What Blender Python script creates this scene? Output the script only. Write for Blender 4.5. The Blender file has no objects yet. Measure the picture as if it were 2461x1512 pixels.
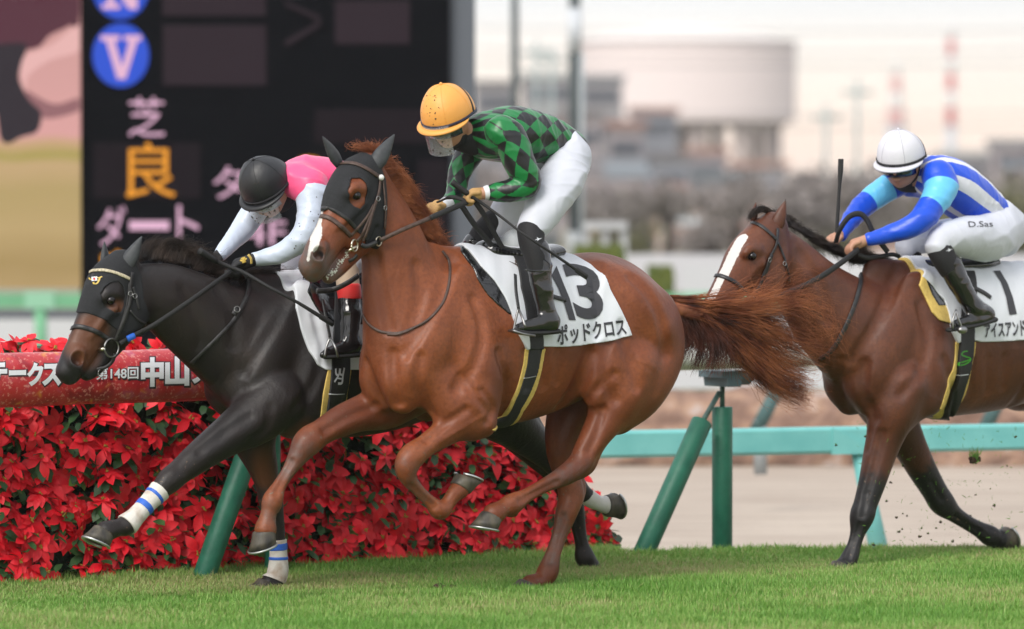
import bpy, bmesh, math, random
import numpy as np
from mathutils import Vector, Matrix
from mathutils.bvhtree import BVHTree
random.seed(7); rng = np.random.default_rng(7)
R = math.radians
scn = bpy.context.scene
COL = scn.collection
# ------------------------------------------------------------------ camera
FPX, CU, CV, VH, CAMH = 11176.0, 1230.5, 756.0, 430.0, 1.945
PITCH = math.atan((CV - VH) / FPX)
cam_d = bpy.data.cameras.new('camera'); cam = bpy.data.objects.new('camera', cam_d); COL.objects.link(cam)
cam.location = (0, 0, CAMH); cam.rotation_euler = (math.pi / 2 - PITCH, 0, 0)
cam_d.sensor_width = 36; cam_d.lens = 36 * FPX / 2461; cam_d.clip_start = 0.5; cam_d.clip_end = 5000
cam_d.dof.use_dof = True; cam_d.dof.focus_distance = 21.9; cam_d.dof.aperture_fstop = 1.9
scn.camera = cam
# ------------------------------------------------------------------ sky and sun
SUN_EL, SUN_AZ = R(42), R(-150)      # azimuth measured from +Y towards +X
w = bpy.data.worlds.new('World'); scn.world = w; w.use_nodes = True
nt = w.node_tree; bg = nt.nodes['Background']
sky = nt.nodes.new('ShaderNodeTexSky'); sky.sky_type = 'NISHITA'; sky.sun_disc = False
sky.sun_elevation = SUN_EL; sky.sun_rotation = SUN_AZ; sky.dust_density = 4; sky.air_density = 1
tc = nt.nodes.new('ShaderNodeTexCoord'); sp = nt.nodes.new('ShaderNodeSeparateXYZ')
nt.links.new(tc.outputs['Generated'], sp.inputs[0])
ramp = nt.nodes.new('ShaderNodeValToRGB'); nt.links.new(sp.outputs['Z'], ramp.inputs[0])
e = ramp.color_ramp.elements
e[0].position = 0.0; e[0].color = (11.2, 9.1, 7.8, 1)
e[1].position = 1.0; e[1].color = (8.6, 8.9, 9.4, 1)
for pos, c in ((0.010, (11.4, 9.3, 7.8)), (0.022, (11.2, 10.1, 8.9)), (0.031, (10.9, 10.3, 9.6)), (0.037, (9.4, 9.5, 9.5)), (0.12, (9.4, 9.5, 9.8))):
    q = e.new(pos); q.color = (*c, 1)
# thin stratus bands
mp = nt.nodes.new('ShaderNodeMapping'); mp.inputs['Scale'].default_value = (6, 6, 160)
nz = nt.nodes.new('ShaderNodeTexNoise'); nz.inputs['Scale'].default_value = 1.0; nz.inputs['Detail'].default_value = 3
nt.links.new(tc.outputs['Generated'], mp.inputs[0]); nt.links.new(mp.outputs[0], nz.inputs[0])
mr = nt.nodes.new('ShaderNodeMapRange'); mr.inputs[1].default_value = .3; mr.inputs[2].default_value = .7
mr.inputs[3].default_value = .93; mr.inputs[4].default_value = 1.05
nt.links.new(nz.outputs[0], mr.inputs[0])
ml = nt.nodes.new('ShaderNodeVectorMath'); ml.operation = 'SCALE'
nt.links.new(ramp.outputs[0], ml.inputs[0]); nt.links.new(mr.outputs[0], ml.inputs['Scale'])
mx = nt.nodes.new('ShaderNodeMix'); mx.data_type = 'RGBA'; mx.inputs[0].default_value = 0.82
nt.links.new(sky.outputs[0], mx.inputs[6]); nt.links.new(ml.outputs[0], mx.inputs[7])
nt.links.new(mx.outputs[2], bg.inputs[0]); bg.inputs[1].default_value = 0.088
sun_d = bpy.data.lights.new('sun', 'SUN'); sun = bpy.data.objects.new('sun', sun_d); COL.objects.link(sun)
sun_d.energy = 1.9; sun_d.angle = R(28); sun_d.color = (1, .96, .9)
sd = Vector((math.sin(SUN_AZ) * math.cos(SUN_EL), math.cos(SUN_AZ) * math.cos(SUN_EL), math.sin(SUN_EL)))
sun.rotation_euler = sd.to_track_quat('Z', 'Y').to_euler()
scn.view_settings.view_transform = 'Standard'; scn.view_settings.look = 'None'
scn.view_settings.exposure = 0.54; scn.view_settings.gamma = 1
# ------------------------------------------------------------------ projection helpers (pixels of a 2461 px wide view)
CAMP = np.array([0, 0, CAMH]); FW = np.array([0, math.cos(PITCH), -math.sin(PITCH)]); UP = np.array([0, math.sin(PITCH), math.cos(PITCH)])
def ray(u, v): return FW + np.array([1, 0, 0]) * (u - CU) / FPX + UP * (CV - v) / FPX
def atY(u, v, Y): d = ray(u, v); return CAMP + d * (Y / d[1])
def ground(u, v, z=0.0): d = ray(u, v); return CAMP + d * ((z - CAMH) / d[2])
TH = R(36.8)
class Frame:
    """a vertical plane along the running direction; local x runs to the rear, local y away from the near side"""
    def __init__(s, O, th=TH):
        s.O = np.array([O[0], O[1], 0.0]); s.th = th
        s.ex = np.array([math.cos(th), math.sin(th), 0]); s.ey = np.array([-math.sin(th), math.cos(th), 0])
    def L(s, p): q = np.asarray(p) - s.O; return np.array([q @ s.ex, q @ s.ey, q[2]])
    def W(s, l): return s.O + s.ex * l[0] + s.ey * l[1] + np.array([0, 0, 1]) * l[2]
    def P(s, u, v, w=0.0, yaw=None, piv=None):      # local point seen at (u,v) on the plane w metres to the near side
        d = ray(u, v)
        if yaw is None: n, o = -s.ey, s.O
        else:
            t = s.th + yaw; n = np.array([math.sin(t), -math.cos(t), 0]); o = s.W(piv)
        t = (w - (CAMP - o) @ n) / (d @ n)
        return s.L(CAMP + d * t)
    def px(s, l): return s.W(l)[1] / FPX             # metres per view pixel at that point
    def rayL(s, u, v):
        d = ray(u, v); d = d / np.linalg.norm(d); o = s.L(CAMP)
        return Vector(o), Vector((d @ s.ex, d @ s.ey, d[2]))
# ------------------------------------------------------------------ materials
MATS = {}
def mat(name, col=(.5, .5, .5), rough=.6, col2=None, nscale=8, bump=0, bscale=60, metal=0, spec=.5, coat=0, sheen=0, emit=None, trans=0, alpha=1, detail=4, c0=.35, c1=.65, stretch=None):
    if name in MATS: return MATS[name]
    m = bpy.data.materials.new(name); m.use_nodes = True; MATS[name] = m
    n = m.node_tree; b = n.nodes['Principled BSDF']
    b.inputs['Base Color'].default_value = (*col, 1); b.inputs['Roughness'].default_value = rough
    b.inputs['Metallic'].default_value = metal; b.inputs['Specular IOR Level'].default_value = spec
    b.inputs['Coat Weight'].default_value = coat; b.inputs['Sheen Weight'].default_value = sheen
    b.inputs['Transmission Weight'].default_value = trans; b.inputs['Alpha'].default_value = alpha
    t = n.nodes.new('ShaderNodeTexCoord'); vec = t.outputs['Object']
    if stretch:
        mm = n.nodes.new('ShaderNodeMapping'); mm.inputs['Scale'].default_value = stretch; n.links.new(vec, mm.inputs[0]); vec = mm.outputs[0]
    if col2:
        z = n.nodes.new('ShaderNodeTexNoise'); z.inputs['Scale'].default_value = nscale; z.inputs['Detail'].default_value = detail
        n.links.new(vec, z.inputs[0]); r = n.nodes.new('ShaderNodeValToRGB'); n.links.new(z.outputs[0], r.inputs[0])
        r.color_ramp.elements[0].position = c0; r.color_ramp.elements[0].color = (*col, 1)
        r.color_ramp.elements[1].position = c1; r.color_ramp.elements[1].color = (*col2, 1)
        n.links.new(r.outputs[0], b.inputs['Base Color'])
    if bump:
        z = n.nodes.new('ShaderNodeTexNoise'); z.inputs['Scale'].default_value = bscale; z.inputs['Detail'].default_value = 3
        n.links.new(vec, z.inputs[0]); bb = n.nodes.new('ShaderNodeBump'); bb.inputs['Strength'].default_value = 1; bb.inputs['Distance'].default_value = bump
        n.links.new(z.outputs[0], bb.inputs['Height']); n.links.new(bb.outputs[0], b.inputs['Normal'])
    if emit:
        b.inputs['Emission Color'].default_value = (*emit[0], 1); b.inputs['Emission Strength'].default_value = emit[1]
    return m
# ------------------------------------------------------------------ object helpers
def tag(o, label=None, cat=None, group=None, kind=None):
    if label: o['label'] = label
    if cat: o['category'] = cat
    if group: o['group'] = group
    if kind: o['kind'] = kind
    return o
def empty(name, loc, rz=0.0):
    o = bpy.data.objects.new(name, None); COL.objects.link(o); o.location = Vector(loc); o.rotation_euler = (0, 0, rz); o.empty_display_size = .1
    return o
def link(name, me, mats, parent=None, off=None):
    o = bpy.data.objects.new(name, me); COL.objects.link(o)
    for m in (mats if isinstance(mats, (list, tuple)) else [mats]): me.materials.append(m)
    if parent: o.parent = parent
    if off is not None: o.location = Vector(off)
    return o
def mesh(name, V, Fc, smooth=True):
    me = bpy.data.meshes.new(name)
    me.from_pydata([tuple(map(float, v)) for v in V], [], [tuple(int(i) for i in f) for f in Fc]); me.update()
    if smooth: me.polygons.foreach_set('use_smooth', [True] * len(me.polygons))
    return me
def fast_mesh(name, V, Q, smooth=True):
    V = np.asarray(V, np.float32); Q = np.asarray(Q, np.int32); n = len(Q); k = Q.shape[1]
    me = bpy.data.meshes.new(name); me.vertices.add(len(V)); me.vertices.foreach_set('co', V.ravel())
    me.loops.add(n * k); me.loops.foreach_set('vertex_index', Q.ravel())
    me.polygons.add(n); me.polygons.foreach_set('loop_start', np.arange(n, dtype=np.int32) * k)
    me.polygons.foreach_set('use_smooth', np.full(n, smooth)); me.update(calc_edges=True); return me
def attr(me, name, vals):
    a = me.attributes.new(name, 'FLOAT', 'POINT'); a.data.foreach_set('value', np.asarray(vals, np.float32))
class MB:
    """collects shapes into one mesh"""
    def __init__(s): s.v = []; s.f = []; s.m = []
    def add(s, V, Fc, mi=0):
        b = len(s.v); s.v += [tuple(map(float, p)) for p in V]; s.f += [tuple(i + b for i in f) for f in Fc]; s.m += [mi] * len(Fc); return s
    def box(s, x0, x1, y0, y1, z0, z1, mi=0):
        V = [(x, y, z) for z in (z0, z1) for y in (y0, y1) for x in (x0, x1)]
        return s.add(V, [(0, 2, 3, 1), (4, 5, 7, 6), (0, 1, 5, 4), (2, 6, 7, 3), (0, 4, 6, 2), (1, 3, 7, 5)], mi)
    def tube(s, pts, rad, n=10, caps=True, mi=0):
        pts = [np.asarray(p, float) for p in pts]; N = len(pts)
        rad = [rad] * N if np.isscalar(rad) else rad
        V = []; prev = None
        for i, p in enumerate(pts):
            t = pts[min(i + 1, N - 1)] - pts[max(i - 1, 0)]; t = t / (np.linalg.norm(t) + 1e-9)
            if prev is None:
                a = np.array([0, 0, 1.]) if abs(t[2]) < .9 else np.array([1., 0, 0])
                prev = np.cross(t, a)
            x = prev - t * (prev @ t); x /= np.linalg.norm(x) + 1e-9; y = np.cross(t, x); prev = x
            for j in range(n):
                an = 2 * math.pi * j / n; V.append(p + (x * math.cos(an) + y * math.sin(an)) * rad[i])
        Fc = [(i * n + j, i * n + (j + 1) % n, (i + 1) * n + (j + 1) % n, (i + 1) * n + j) for i in range(N - 1) for j in range(n)]
        if caps: Fc += [tuple(range(n - 1, -1, -1)), tuple((N - 1) * n + j for j in range(n))]
        return s.add(V, Fc, mi)
    def ribbon(s, pts, nrm, width, thick, mi=0):
        """flat strap: pts centre line, nrm outward normals"""
        pts = [np.asarray(p, float) for p in pts]; N = len(pts); V = []
        wd = [width] * N if np.isscalar(width) else width
        for i, p in enumerate(pts):
            t = pts[min(i + 1, N - 1)] - pts[max(i - 1, 0)]; t = t / (np.linalg.norm(t) + 1e-9)
            n = np.asarray(nrm[i], float); n = n - t * (n @ t); n /= np.linalg.norm(n) + 1e-9; b = np.cross(t, n)
            h = wd[i] / 2
            for a, c in ((-h, 0), (-h * .8, thick), (h * .8, thick), (h, 0), (h * .8, -thick * .3), (-h * .8, -thick * .3)): V.append(p + b * a + n * c)
        Fc = [(i * 6 + j, i * 6 + (j + 1) % 6, (i + 1) * 6 + (j + 1) % 6, (i + 1) * 6 + j) for i in range(N - 1) for j in range(6)]
        Fc += [(5, 4, 3, 2, 1, 0), tuple((N - 1) * 6 + j for j in range(6))]
        return s.add(V, Fc, mi)
    def sphere(s, c, r, nu=12, nv=8, ax=None, mi=0):
        c = np.asarray(c, float); r = (r, r, r) if np.isscalar(r) else r
        A = np.eye(3) if ax is None else np.asarray(ax)
        V = []
        for i in range(nv + 1):
            ph = math.pi * i / nv
            for j in range(nu):
                an = 2 * math.pi * j / nu
                V.append(c + A.T @ np.array([r[0] * math.sin(ph) * math.cos(an), r[1] * math.sin(ph) * math.sin(an), r[2] * math.cos(ph)]))
        return s.add(V, [(i * nu + j, (i + 1) * nu + j, (i + 1) * nu + (j + 1) % nu, i * nu + (j + 1) % nu) for i in range(nv) for j in range(nu)], mi)
    def ring(s, c, R1, r, nrm, n=24, m=6, mi=0, a0=0, a1=2 * math.pi):
        nrm = np.asarray(nrm, float); nrm /= np.linalg.norm(nrm); a = np.array([0, 0, 1.]) if abs(nrm[2]) < .9 else np.array([1., 0, 0])
        x = np.cross(nrm, a); x /= np.linalg.norm(x); y = np.cross(nrm, x); c = np.asarray(c, float)
        R1 = (R1, R1) if np.isscalar(R1) else R1
        pts = [c + x * R1[0] * math.cos(a0 + (a1 - a0) * i / n) + y * R1[1] * math.sin(a0 + (a1 - a0) * i / n) for i in range(n + 1)]
        return s.tube(pts, r, m, mi=mi, caps=True)
    def build(s, name, mats, parent=None, off=None, smooth=True):
        me = mesh(name, s.v, s.f, smooth); o = link(name, me, mats, parent)
        if off is not None:
            for v in me.vertices: v.co -= Vector(off)
        me.polygons.foreach_set('material_index', s.m)
        return o
def catmull(P, sub=6):
    P = [np.asarray(p, float) for p in P]
    if len(P) < 3: return [P[0] + (P[-1] - P[0]) * i / sub for i in range(sub + 1)]
    Q = [2 * P[0] - P[1]] + P + [2 * P[-1] - P[-2]]; out = []
    for i in range(1, len(Q) - 2):
        a, b, c, d = Q[i - 1], Q[i], Q[i + 1], Q[i + 2]
        for j in range(sub):
            t = j / sub
            out.append(.5 * ((2 * b) + (-a + c) * t + (2 * a - 5 * b + 4 * c - d) * t * t + (-a + 3 * b - 3 * c + d) * t ** 3))
    out.append(P[-1]); return out
# ------------------------------------------------------------------ implicit surfaces (smooth unions polygonised with surface nets)
class SDF:
    def __init__(s, fr, h=.0065): s.fr = fr; s.h = h; s.ops = []
    def chain(s, pts, k=.05, q=1.0, sub=7, op='add', w=None, yaw=None, piv=None, mirror=False, axis=None, ld=False):
        """pts: (u,v,w,r_px[,q]) seen in the frame; q squashes across the animal"""
        out = []
        for p in pts:
            if ld: l = np.array(p[:3]); r = p[3]
            else: l = s.fr.P(p[0], p[1], p[2], yaw, piv); r = p[3] * s.fr.px(l)
            out.append(np.array([*l, r, p[4] if len(p) > 4 else q]))
        if len(out) > 1: out = catmull(out, sub)
        if axis is None: axis = np.array([0, 1., 0])
        if yaw: axis = np.array([-math.sin(yaw), math.cos(yaw), 0])
        s.ops.append((out, k, op, np.asarray(axis, float)))
        if mirror: s.ops.append(([np.array([o[0], -o[1], o[2], o[3], o[4]]) for o in out], k, op, np.asarray(axis, float) * [1, -1, 1]))
        return out
    def build(s, name, mats, parent=None, off=None, smooth_it=1, cut=None):
        h = s.h; lo = np.full(3, 1e9); hi = -lo
        for pts, k, op, ax in s.ops:
            if op != 'add': continue
            for p in pts:
                m = p[3] * max(1, p[4]) + 3 * h; lo = np.minimum(lo, p[:3] - m); hi = np.maximum(hi, p[:3] + m)
        n = np.ceil((hi - lo) / h).astype(int) + 1
        G = np.full(n, .3, np.float32)
        AX = [lo[i] + h * np.arange(n[i], dtype=np.float64) for i in range(3)]
        for pts, k, op, ax in s.ops:
            A = np.array(pts); mg = k + 2.5 * h
            rr = (A[:, 3] * np.maximum(1, A[:, 4]))[:, None] + mg
            a = np.clip(np.floor(((A[:, :3] - rr).min(0) - lo) / h).astype(int), 0, n - 1)
            b = np.clip(np.ceil(((A[:, :3] + rr).max(0) - lo) / h).astype(int) + 1, 1, n)
            if (b <= a).any(): continue
            T = np.full(b - a, .3, np.float32)
            segs = [(A[i], A[i + 1]) for i in range(len(A) - 1)] or [(A[0], A[0])]
            for p0, p1 in segs:
                r = max(p0[3] * max(1, p0[4]), p1[3] * max(1, p1[4])) + mg
                c = np.clip(np.floor((np.minimum(p0[:3], p1[:3]) - r - lo) / h).astype(int), a, b)
                d = np.clip(np.ceil((np.maximum(p0[:3], p1[:3]) + r - lo) / h).astype(int) + 1, a, b)
                if (d <= c).any(): continue
                X = (AX[0][c[0]:d[0]] - p0[0]).astype(np.float32)[:, None, None]; Y = (AX[1][c[1]:d[1]] - p0[1]).astype(np.float32)[None, :, None]; Z = (AX[2][c[2]:d[2]] - p0[2]).astype(np.float32)[None, None, :]
                qq = (p0[4] + p1[4]) / 2; g = np.float32(1 / qq - 1); axf = ax.astype(np.float32)
                ba = p1[:3] - p0[:3]; ba = ba + (1 / qq - 1) * (ba @ ax) * ax; l2 = float(ba @ ba) + 1e-12; ba = ba.astype(np.float32)
                if abs(qq - 1) > 1e-3:
                    t = (X * axf[0] + Y * axf[1] + Z * axf[2]) * g
                    X = X + t * axf[0]; Y = Y + t * axf[1]; Z = Z + t * axf[2]
                t = np.clip((X * ba[0] + Y * ba[1] + Z * ba[2]) / np.float32(l2), 0, 1)
                D = np.sqrt((X - t * ba[0]) ** 2 + (Y - t * ba[1]) ** 2 + (Z - t * ba[2]) ** 2) - (np.float32(p0[3]) + t * np.float32(p1[3] - p0[3]))
                if qq < 1: D = D * np.float32(qq ** .5)
                sl = tuple(slice(c[i] - a[i], d[i] - a[i]) for i in range(3)); T[sl] = np.minimum(T[sl], D)
            gl = tuple(slice(a[i], b[i]) for i in range(3)); V = G[gl]
            if op == 'sub': V, T = -V, T
            hh = np.maximum(k - np.abs(V - T), 0) / max(k, 1e-6)
            M = np.minimum(V, T) - hh * hh * k * .25
            G[gl] = -M if op == 'sub' else M
        for c in (cut or []):       # half spaces: (point, normal) keeps the side opposite the normal
            p, nn = np.asarray(c[0]), np.asarray(c[1])
            D = ((AX[0] - p[0]) * nn[0])[:, None, None] + ((AX[1] - p[1]) * nn[1])[None, :, None] + ((AX[2] - p[2]) * nn[2])[None, None, :]
            G = np.maximum(G, D.astype(np.float32))
        G[0] = G[-1] = .3; G[:, 0] = G[:, -1] = .3; G[:, :, 0] = G[:, :, -1] = .3
        V, Q = nets(G, lo, h)
        for _ in range(smooth_it): V = lap(V, Q)
        s.V = V; s.Q = Q; s.G = G; s.lo = lo; s.AX = AX
        Vo = V if off is None else V - np.asarray(off)
        me = fast_mesh(name, Vo, Q); o = link(name, me, mats, parent)
        s.bvh = BVHTree.FromPolygons([Vector(v) for v in V], Q.tolist())
        return o
def lap(V, Q):
    E = np.concatenate([Q[:, [0, 1]], Q[:, [1, 2]], Q[:, [2, 3]], Q[:, [3, 0]]])
    S = np.zeros_like(V); C = np.zeros(len(V))
    for i in range(3):
        S[:, i] = np.bincount(E[:, 0], V[E[:, 1], i], len(V)) + np.bincount(E[:, 1], V[E[:, 0], i], len(V))
    C = np.bincount(E[:, 0], minlength=len(V)) + np.bincount(E[:, 1], minlength=len(V)); C = np.maximum(C, 1)
    return V * .5 + .5 * S / C[:, None]
def nets(G, lo, h):
    S = G < 0
    c = np.zeros(np.array(G.shape) - 1, np.int8)
    O = [(i, j, k) for i in (0, 1) for j in (0, 1) for k in (0, 1)]
    sh = c.shape
    for o in O: c += S[o[0]:o[0] + sh[0], o[1]:o[1] + sh[1], o[2]:o[2] + sh[2]]
    I = np.argwhere((c > 0) & (c < 8)); N = len(I)
    vals = np.stack([G[I[:, 0] + o[0], I[:, 1] + o[1], I[:, 2] + o[2]] for o in O], 1)
    acc = np.zeros((N, 3)); cnt = np.zeros(N)
    for a in range(8):
        for b in range(a + 1, 8):
            if sum(abs(O[a][i] - O[b][i]) for i in range(3)) != 1: continue
            x = (vals[:, a] < 0) != (vals[:, b] < 0)
            t = vals[:, a] / np.where(x, vals[:, a] - vals[:, b], 1)
            acc += np.where(x[:, None], np.array(O[a]) + t[:, None] * (np.array(O[b]) - np.array(O[a])), 0); cnt += x
    V = lo + h * (I + acc / cnt[:, None])
    ID = np.full(sh, -1, np.int32); ID[I[:, 0], I[:, 1], I[:, 2]] = np.arange(N)
    Q = []
    for ax in range(3):
        s0 = [slice(None)] * 3; s1 = [slice(None)] * 3; s0[ax] = slice(0, -1); s1[ax] = slice(1, None)
        A = S[tuple(s0)]; B = S[tuple(s1)]
        b1, b2 = (ax + 1) % 3, (ax + 2) % 3
        for flip, M in ((0, A & ~B), (1, ~A & B)):
            E = np.argwhere(M); E = E[(E[:, b1] > 0) & (E[:, b2] > 0)]
            q = []
            for d1, d2 in ((-1, -1), (0, -1), (0, 0), (-1, 0)):
                C = E.copy(); C[:, b1] += d1; C[:, b2] += d2; q.append(ID[C[:, 0], C[:, 1], C[:, 2]])
            q = np.stack(q, 1); Q.append(q if not flip else q[:, ::-1])
    Q = np.concatenate(Q); return V, Q[(Q >= 0).all(1)]
def polydist(V, pts):
    """distance, arclength and segment direction to a polyline"""
    pts = [np.asarray(p, float)[:3] for p in pts]; best = np.full(len(V), 9.); T = np.zeros(len(V)); acc = 0
    for a, b in zip(pts[:-1], pts[1:]):
        ba = b - a; L = np.linalg.norm(ba) + 1e-9; t = np.clip((V - a) @ ba / L ** 2, 0, 1)
        d = np.linalg.norm(V - a - t[:, None] * ba, axis=1); m = d < best
        best[m] = d[m]; T[m] = acc + t[m] * L; acc += L
    return best, T
def sstep(a, b, x): t = np.clip((x - a) / (b - a), 0, 1); return t * t * (3 - 2 * t)
def hit(sdf, u, v, off=.0):
    o, d = sdf.fr.rayL(u, v); loc, n, i, dist = sdf.bvh.ray_cast(o, d, 60)
    if loc is None: return None, None
    if n.dot(d) > 0: n = -n
    return np.array(loc) + np.array(n) * off, np.array(n)
def near(sdf, p, off=0.):
    loc, n, i, dist = sdf.bvh.find_nearest(Vector(p)); return np.array(loc) + np.array(n) * off, np.array(n)
def drape(sdf, path, off=.004, sub=6, step=None):
    """image path -> points and normals lying on the surface"""
    P2 = catmull([np.array(p, float) for p in path], sub); pts = []; nr = []
    for p in P2:
        a, n = hit(sdf, p[0], p[1])
        if a is None: continue
        pts.append(a + n * off); nr.append(n)
    for _ in range(2):
        if len(nr) > 2: nr = [nr[0]] + [(nr[i - 1] + nr[i] + nr[i + 1]) / 3 for i in range(1, len(nr) - 1)] + [nr[-1]]
    return pts, nr

def poly2(X, Z, P):
    """signed distance to a polygon on a grid"""
    XX, ZZ = np.meshgrid(X, Z, indexing='ij'); d = np.full(XX.shape, 1e9); inside = np.zeros(XX.shape, bool)
    for i in range(len(P)):
        a, b = P[i], P[(i + 1) % len(P)]; ex, ez = b[0] - a[0], b[1] - a[1]
        t = np.clip(((XX - a[0]) * ex + (ZZ - a[1]) * ez) / (ex * ex + ez * ez + 1e-12), 0, 1)
        d = np.minimum(d, (XX - a[0] - t * ex) ** 2 + (ZZ - a[1] - t * ez) ** 2)
        c = (a[1] > ZZ) != (b[1] > ZZ); xi = a[0] + (ZZ - a[1]) * ex / (ez if abs(ez) > 1e-9 else 1e-9); inside ^= c & (XX < xi)
    return (np.sqrt(d) * np.where(inside, -1, 1)).astype(np.float32)
class Shell:
    """a layer lying on another surface inside a side-on outline"""
    def __init__(s, sdf, name, poly, off, mats, parent, holes=(), ymax=None, ymin=None, raw=False, smooth_poly=3, post=None, inner=None, capsule=None, h=None, half=None):
        fr = sdf.fr
        def loc(P): 
            if raw: return [np.array(p) for p in P]
            out = []
            for p in P:
                if p[0] == 'over':      # straight above or below the skin point seen at (u, v)
                    q, _ = hit(sdf, p[1], p[2]); q = fr.P(p[1], p[2], .15) if q is None else q; out.append((q[0], fr.P(p[1], p[3], 0)[2])); continue
                if len(p) == 3: q = fr.P(*p)
                else:
                    q, _ = hit(sdf, *p)
                    if q is None: q = fr.P(p[0], p[1], 0)
                out.append((q[0], q[2]))
            return out
        P = np.array(loc(poly)) if poly is not None else None
        if P is not None: lo2, hi2 = P.min(0) - .03, P.max(0) + .03
        else:
            A = np.array(capsule[0])[:, :3]; r = capsule[1] + .03; lo2 = (A.min(0) - r)[[0, 2]]; hi2 = (A.max(0) + r)[[0, 2]]
        ix = [np.searchsorted(sdf.AX[0], lo2[0]), np.searchsorted(sdf.AX[0], hi2[0])]; iz = [np.searchsorted(sdf.AX[2], lo2[1]), np.searchsorted(sdf.AX[2], hi2[1])]
        ix[0] = max(ix[0] - 1, 0); iz[0] = max(iz[0] - 1, 0)
        AX = [sdf.AX[0][ix[0]:ix[1]], sdf.AX[1], sdf.AX[2][iz[0]:iz[1]]]
        G = sdf.G[ix[0]:ix[1], :, iz[0]:iz[1]].copy(); H = sdf.h
        if h and h < H - 1e-6:                                   # trilinear refinement
            n = int(round(H / h))
            for ax in range(3):
                x0 = AX[ax]; x1 = np.linspace(x0[0], x0[-1], (len(x0) - 1) * n + 1); f = (x1 - x0[0]) / H; i0 = np.clip(f.astype(int), 0, len(x0) - 2); t = (f - i0).astype(np.float32)
                sh = [1, 1, 1]; sh[ax] = len(x1); t = t.reshape(sh)
                G = np.take(G, i0, ax) * (1 - t) + np.take(G, i0 + 1, ax) * t; AX[ax] = x1
            H = H / n
        if callable(off): o = off(AX).astype(np.float32)
        else: o = np.float32(off)
        D = G - o
        if P is not None: D = np.maximum(D, poly2(AX[0], AX[2], P)[:, None, :])
        for hole in holes:
            Ph = loc(hole); D = np.maximum(D, -poly2(AX[0], AX[2], Ph)[:, None, :])
        if ymax is not None: D = np.maximum(D, (AX[1] - ymax)[None, :, None])
        if ymin is not None: D = np.maximum(D, (ymin - AX[1])[None, :, None])
        if capsule is not None:
            XX, YY, ZZ = np.meshgrid(*AX, indexing='ij'); d, t = polydist(np.stack([XX.ravel(), YY.ravel(), ZZ.ravel()], 1), capsule[0])
            D = np.maximum(D, (d - capsule[1]).reshape(D.shape))
            for q in capsule[2:]:
                p, nn = q; D = np.maximum(D, ((XX - p[0]) * nn[0] + (YY - p[1]) * nn[1] + (ZZ - p[2]) * nn[2]))
        if inner is not None: D = np.maximum(D, -(G - np.float32(inner)))
        D = D.astype(np.float32)
        D[0] = D[-1] = .3; D[:, 0] = D[:, -1] = .3; D[:, :, 0] = D[:, :, -1] = .3
        V, Q = nets(D, np.array([AX[0][0], AX[1][0], AX[2][0]]), H); V = lap(V, Q)
        s.V = V; s.Q = Q; s.fr = fr; s.obj = link(name, fast_mesh(name, V, Q), mats, parent)
        s.bvh = BVHTree.FromPolygons([Vector(v) for v in V], Q.tolist())
def ends(a, b, e=0.0):
    """two cutting planes at the ends of a segment"""
    a, b = np.asarray(a)[:3], np.asarray(b)[:3]; t = (b - a) / np.linalg.norm(b - a); return (a - t * e, -t), (b + t * e, t)
def text_mesh(body, size=1.0, bold=0.0, cell=None):
    c = bpy.data.curves.new('t', 'FONT'); c.body = body; c.size = size; c.offset = bold; c.resolution_u = 4
    o = bpy.data.objects.new('t', c); COL.objects.link(o); dg = bpy.context.evaluated_depsgraph_get(); dg.update()
    me = bpy.data.meshes.new_from_object(o.evaluated_get(dg)); bpy.data.objects.remove(o); bpy.data.curves.remove(c)
    bm = bmesh.new(); bm.from_mesh(me); bmesh.ops.remove_doubles(bm, verts=bm.verts, dist=1e-5)
    xs = [v.co.x for v in bm.verts]; ys = [v.co.y for v in bm.verts]; x0, x1, y0, y1 = min(xs), max(xs), min(ys), max(ys)
    cell = cell or (y1 - y0) / 8
    for ax, a, b in ((0, x0, x1), (1, y0, y1)):
        k = int((b - a) / cell)
        for i in range(1, k):
            p = a + (b - a) * i / k; co = (p, 0, 0) if ax == 0 else (0, p, 0); no = (1, 0, 0) if ax == 0 else (0, 1, 0)
            bmesh.ops.bisect_plane(bm, geom=bm.verts[:] + bm.edges[:] + bm.faces[:], plane_co=co, plane_no=no)
    V = np.array([((v.co.x - x0) / (x1 - x0), (v.co.y - y0) / (y1 - y0)) for v in bm.verts]); bm.verts.index_update()
    Fc = [[v.index for v in f.verts] for f in bm.faces]; bm.free(); bpy.data.meshes.remove(me)
    return V, Fc, (x1 - x0) / (y1 - y0)
def poly_mesh(P, cell=.1):
    """2D polygon strokes in a unit box, diced"""
    bm = bmesh.new()
    for q in P:
        vs = [bm.verts.new((a, b, 0)) for a, b in q]; bm.faces.new(vs)
    bmesh.ops.triangulate(bm, faces=bm.faces[:])
    for ax in (0, 1):
        for i in range(1, int(1 / cell)):
            p = i * cell; bmesh.ops.bisect_plane(bm, geom=bm.verts[:] + bm.edges[:] + bm.faces[:], plane_co=(p, 0, 0) if ax == 0 else (0, p, 0), plane_no=(1, 0, 0) if ax == 0 else (0, 1, 0))
    bm.verts.index_update(); V = np.array([(v.co.x, v.co.y) for v in bm.verts]); Fc = [[v.index for v in f.verts] for f in bm.faces]; bm.free(); return V, Fc
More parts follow.
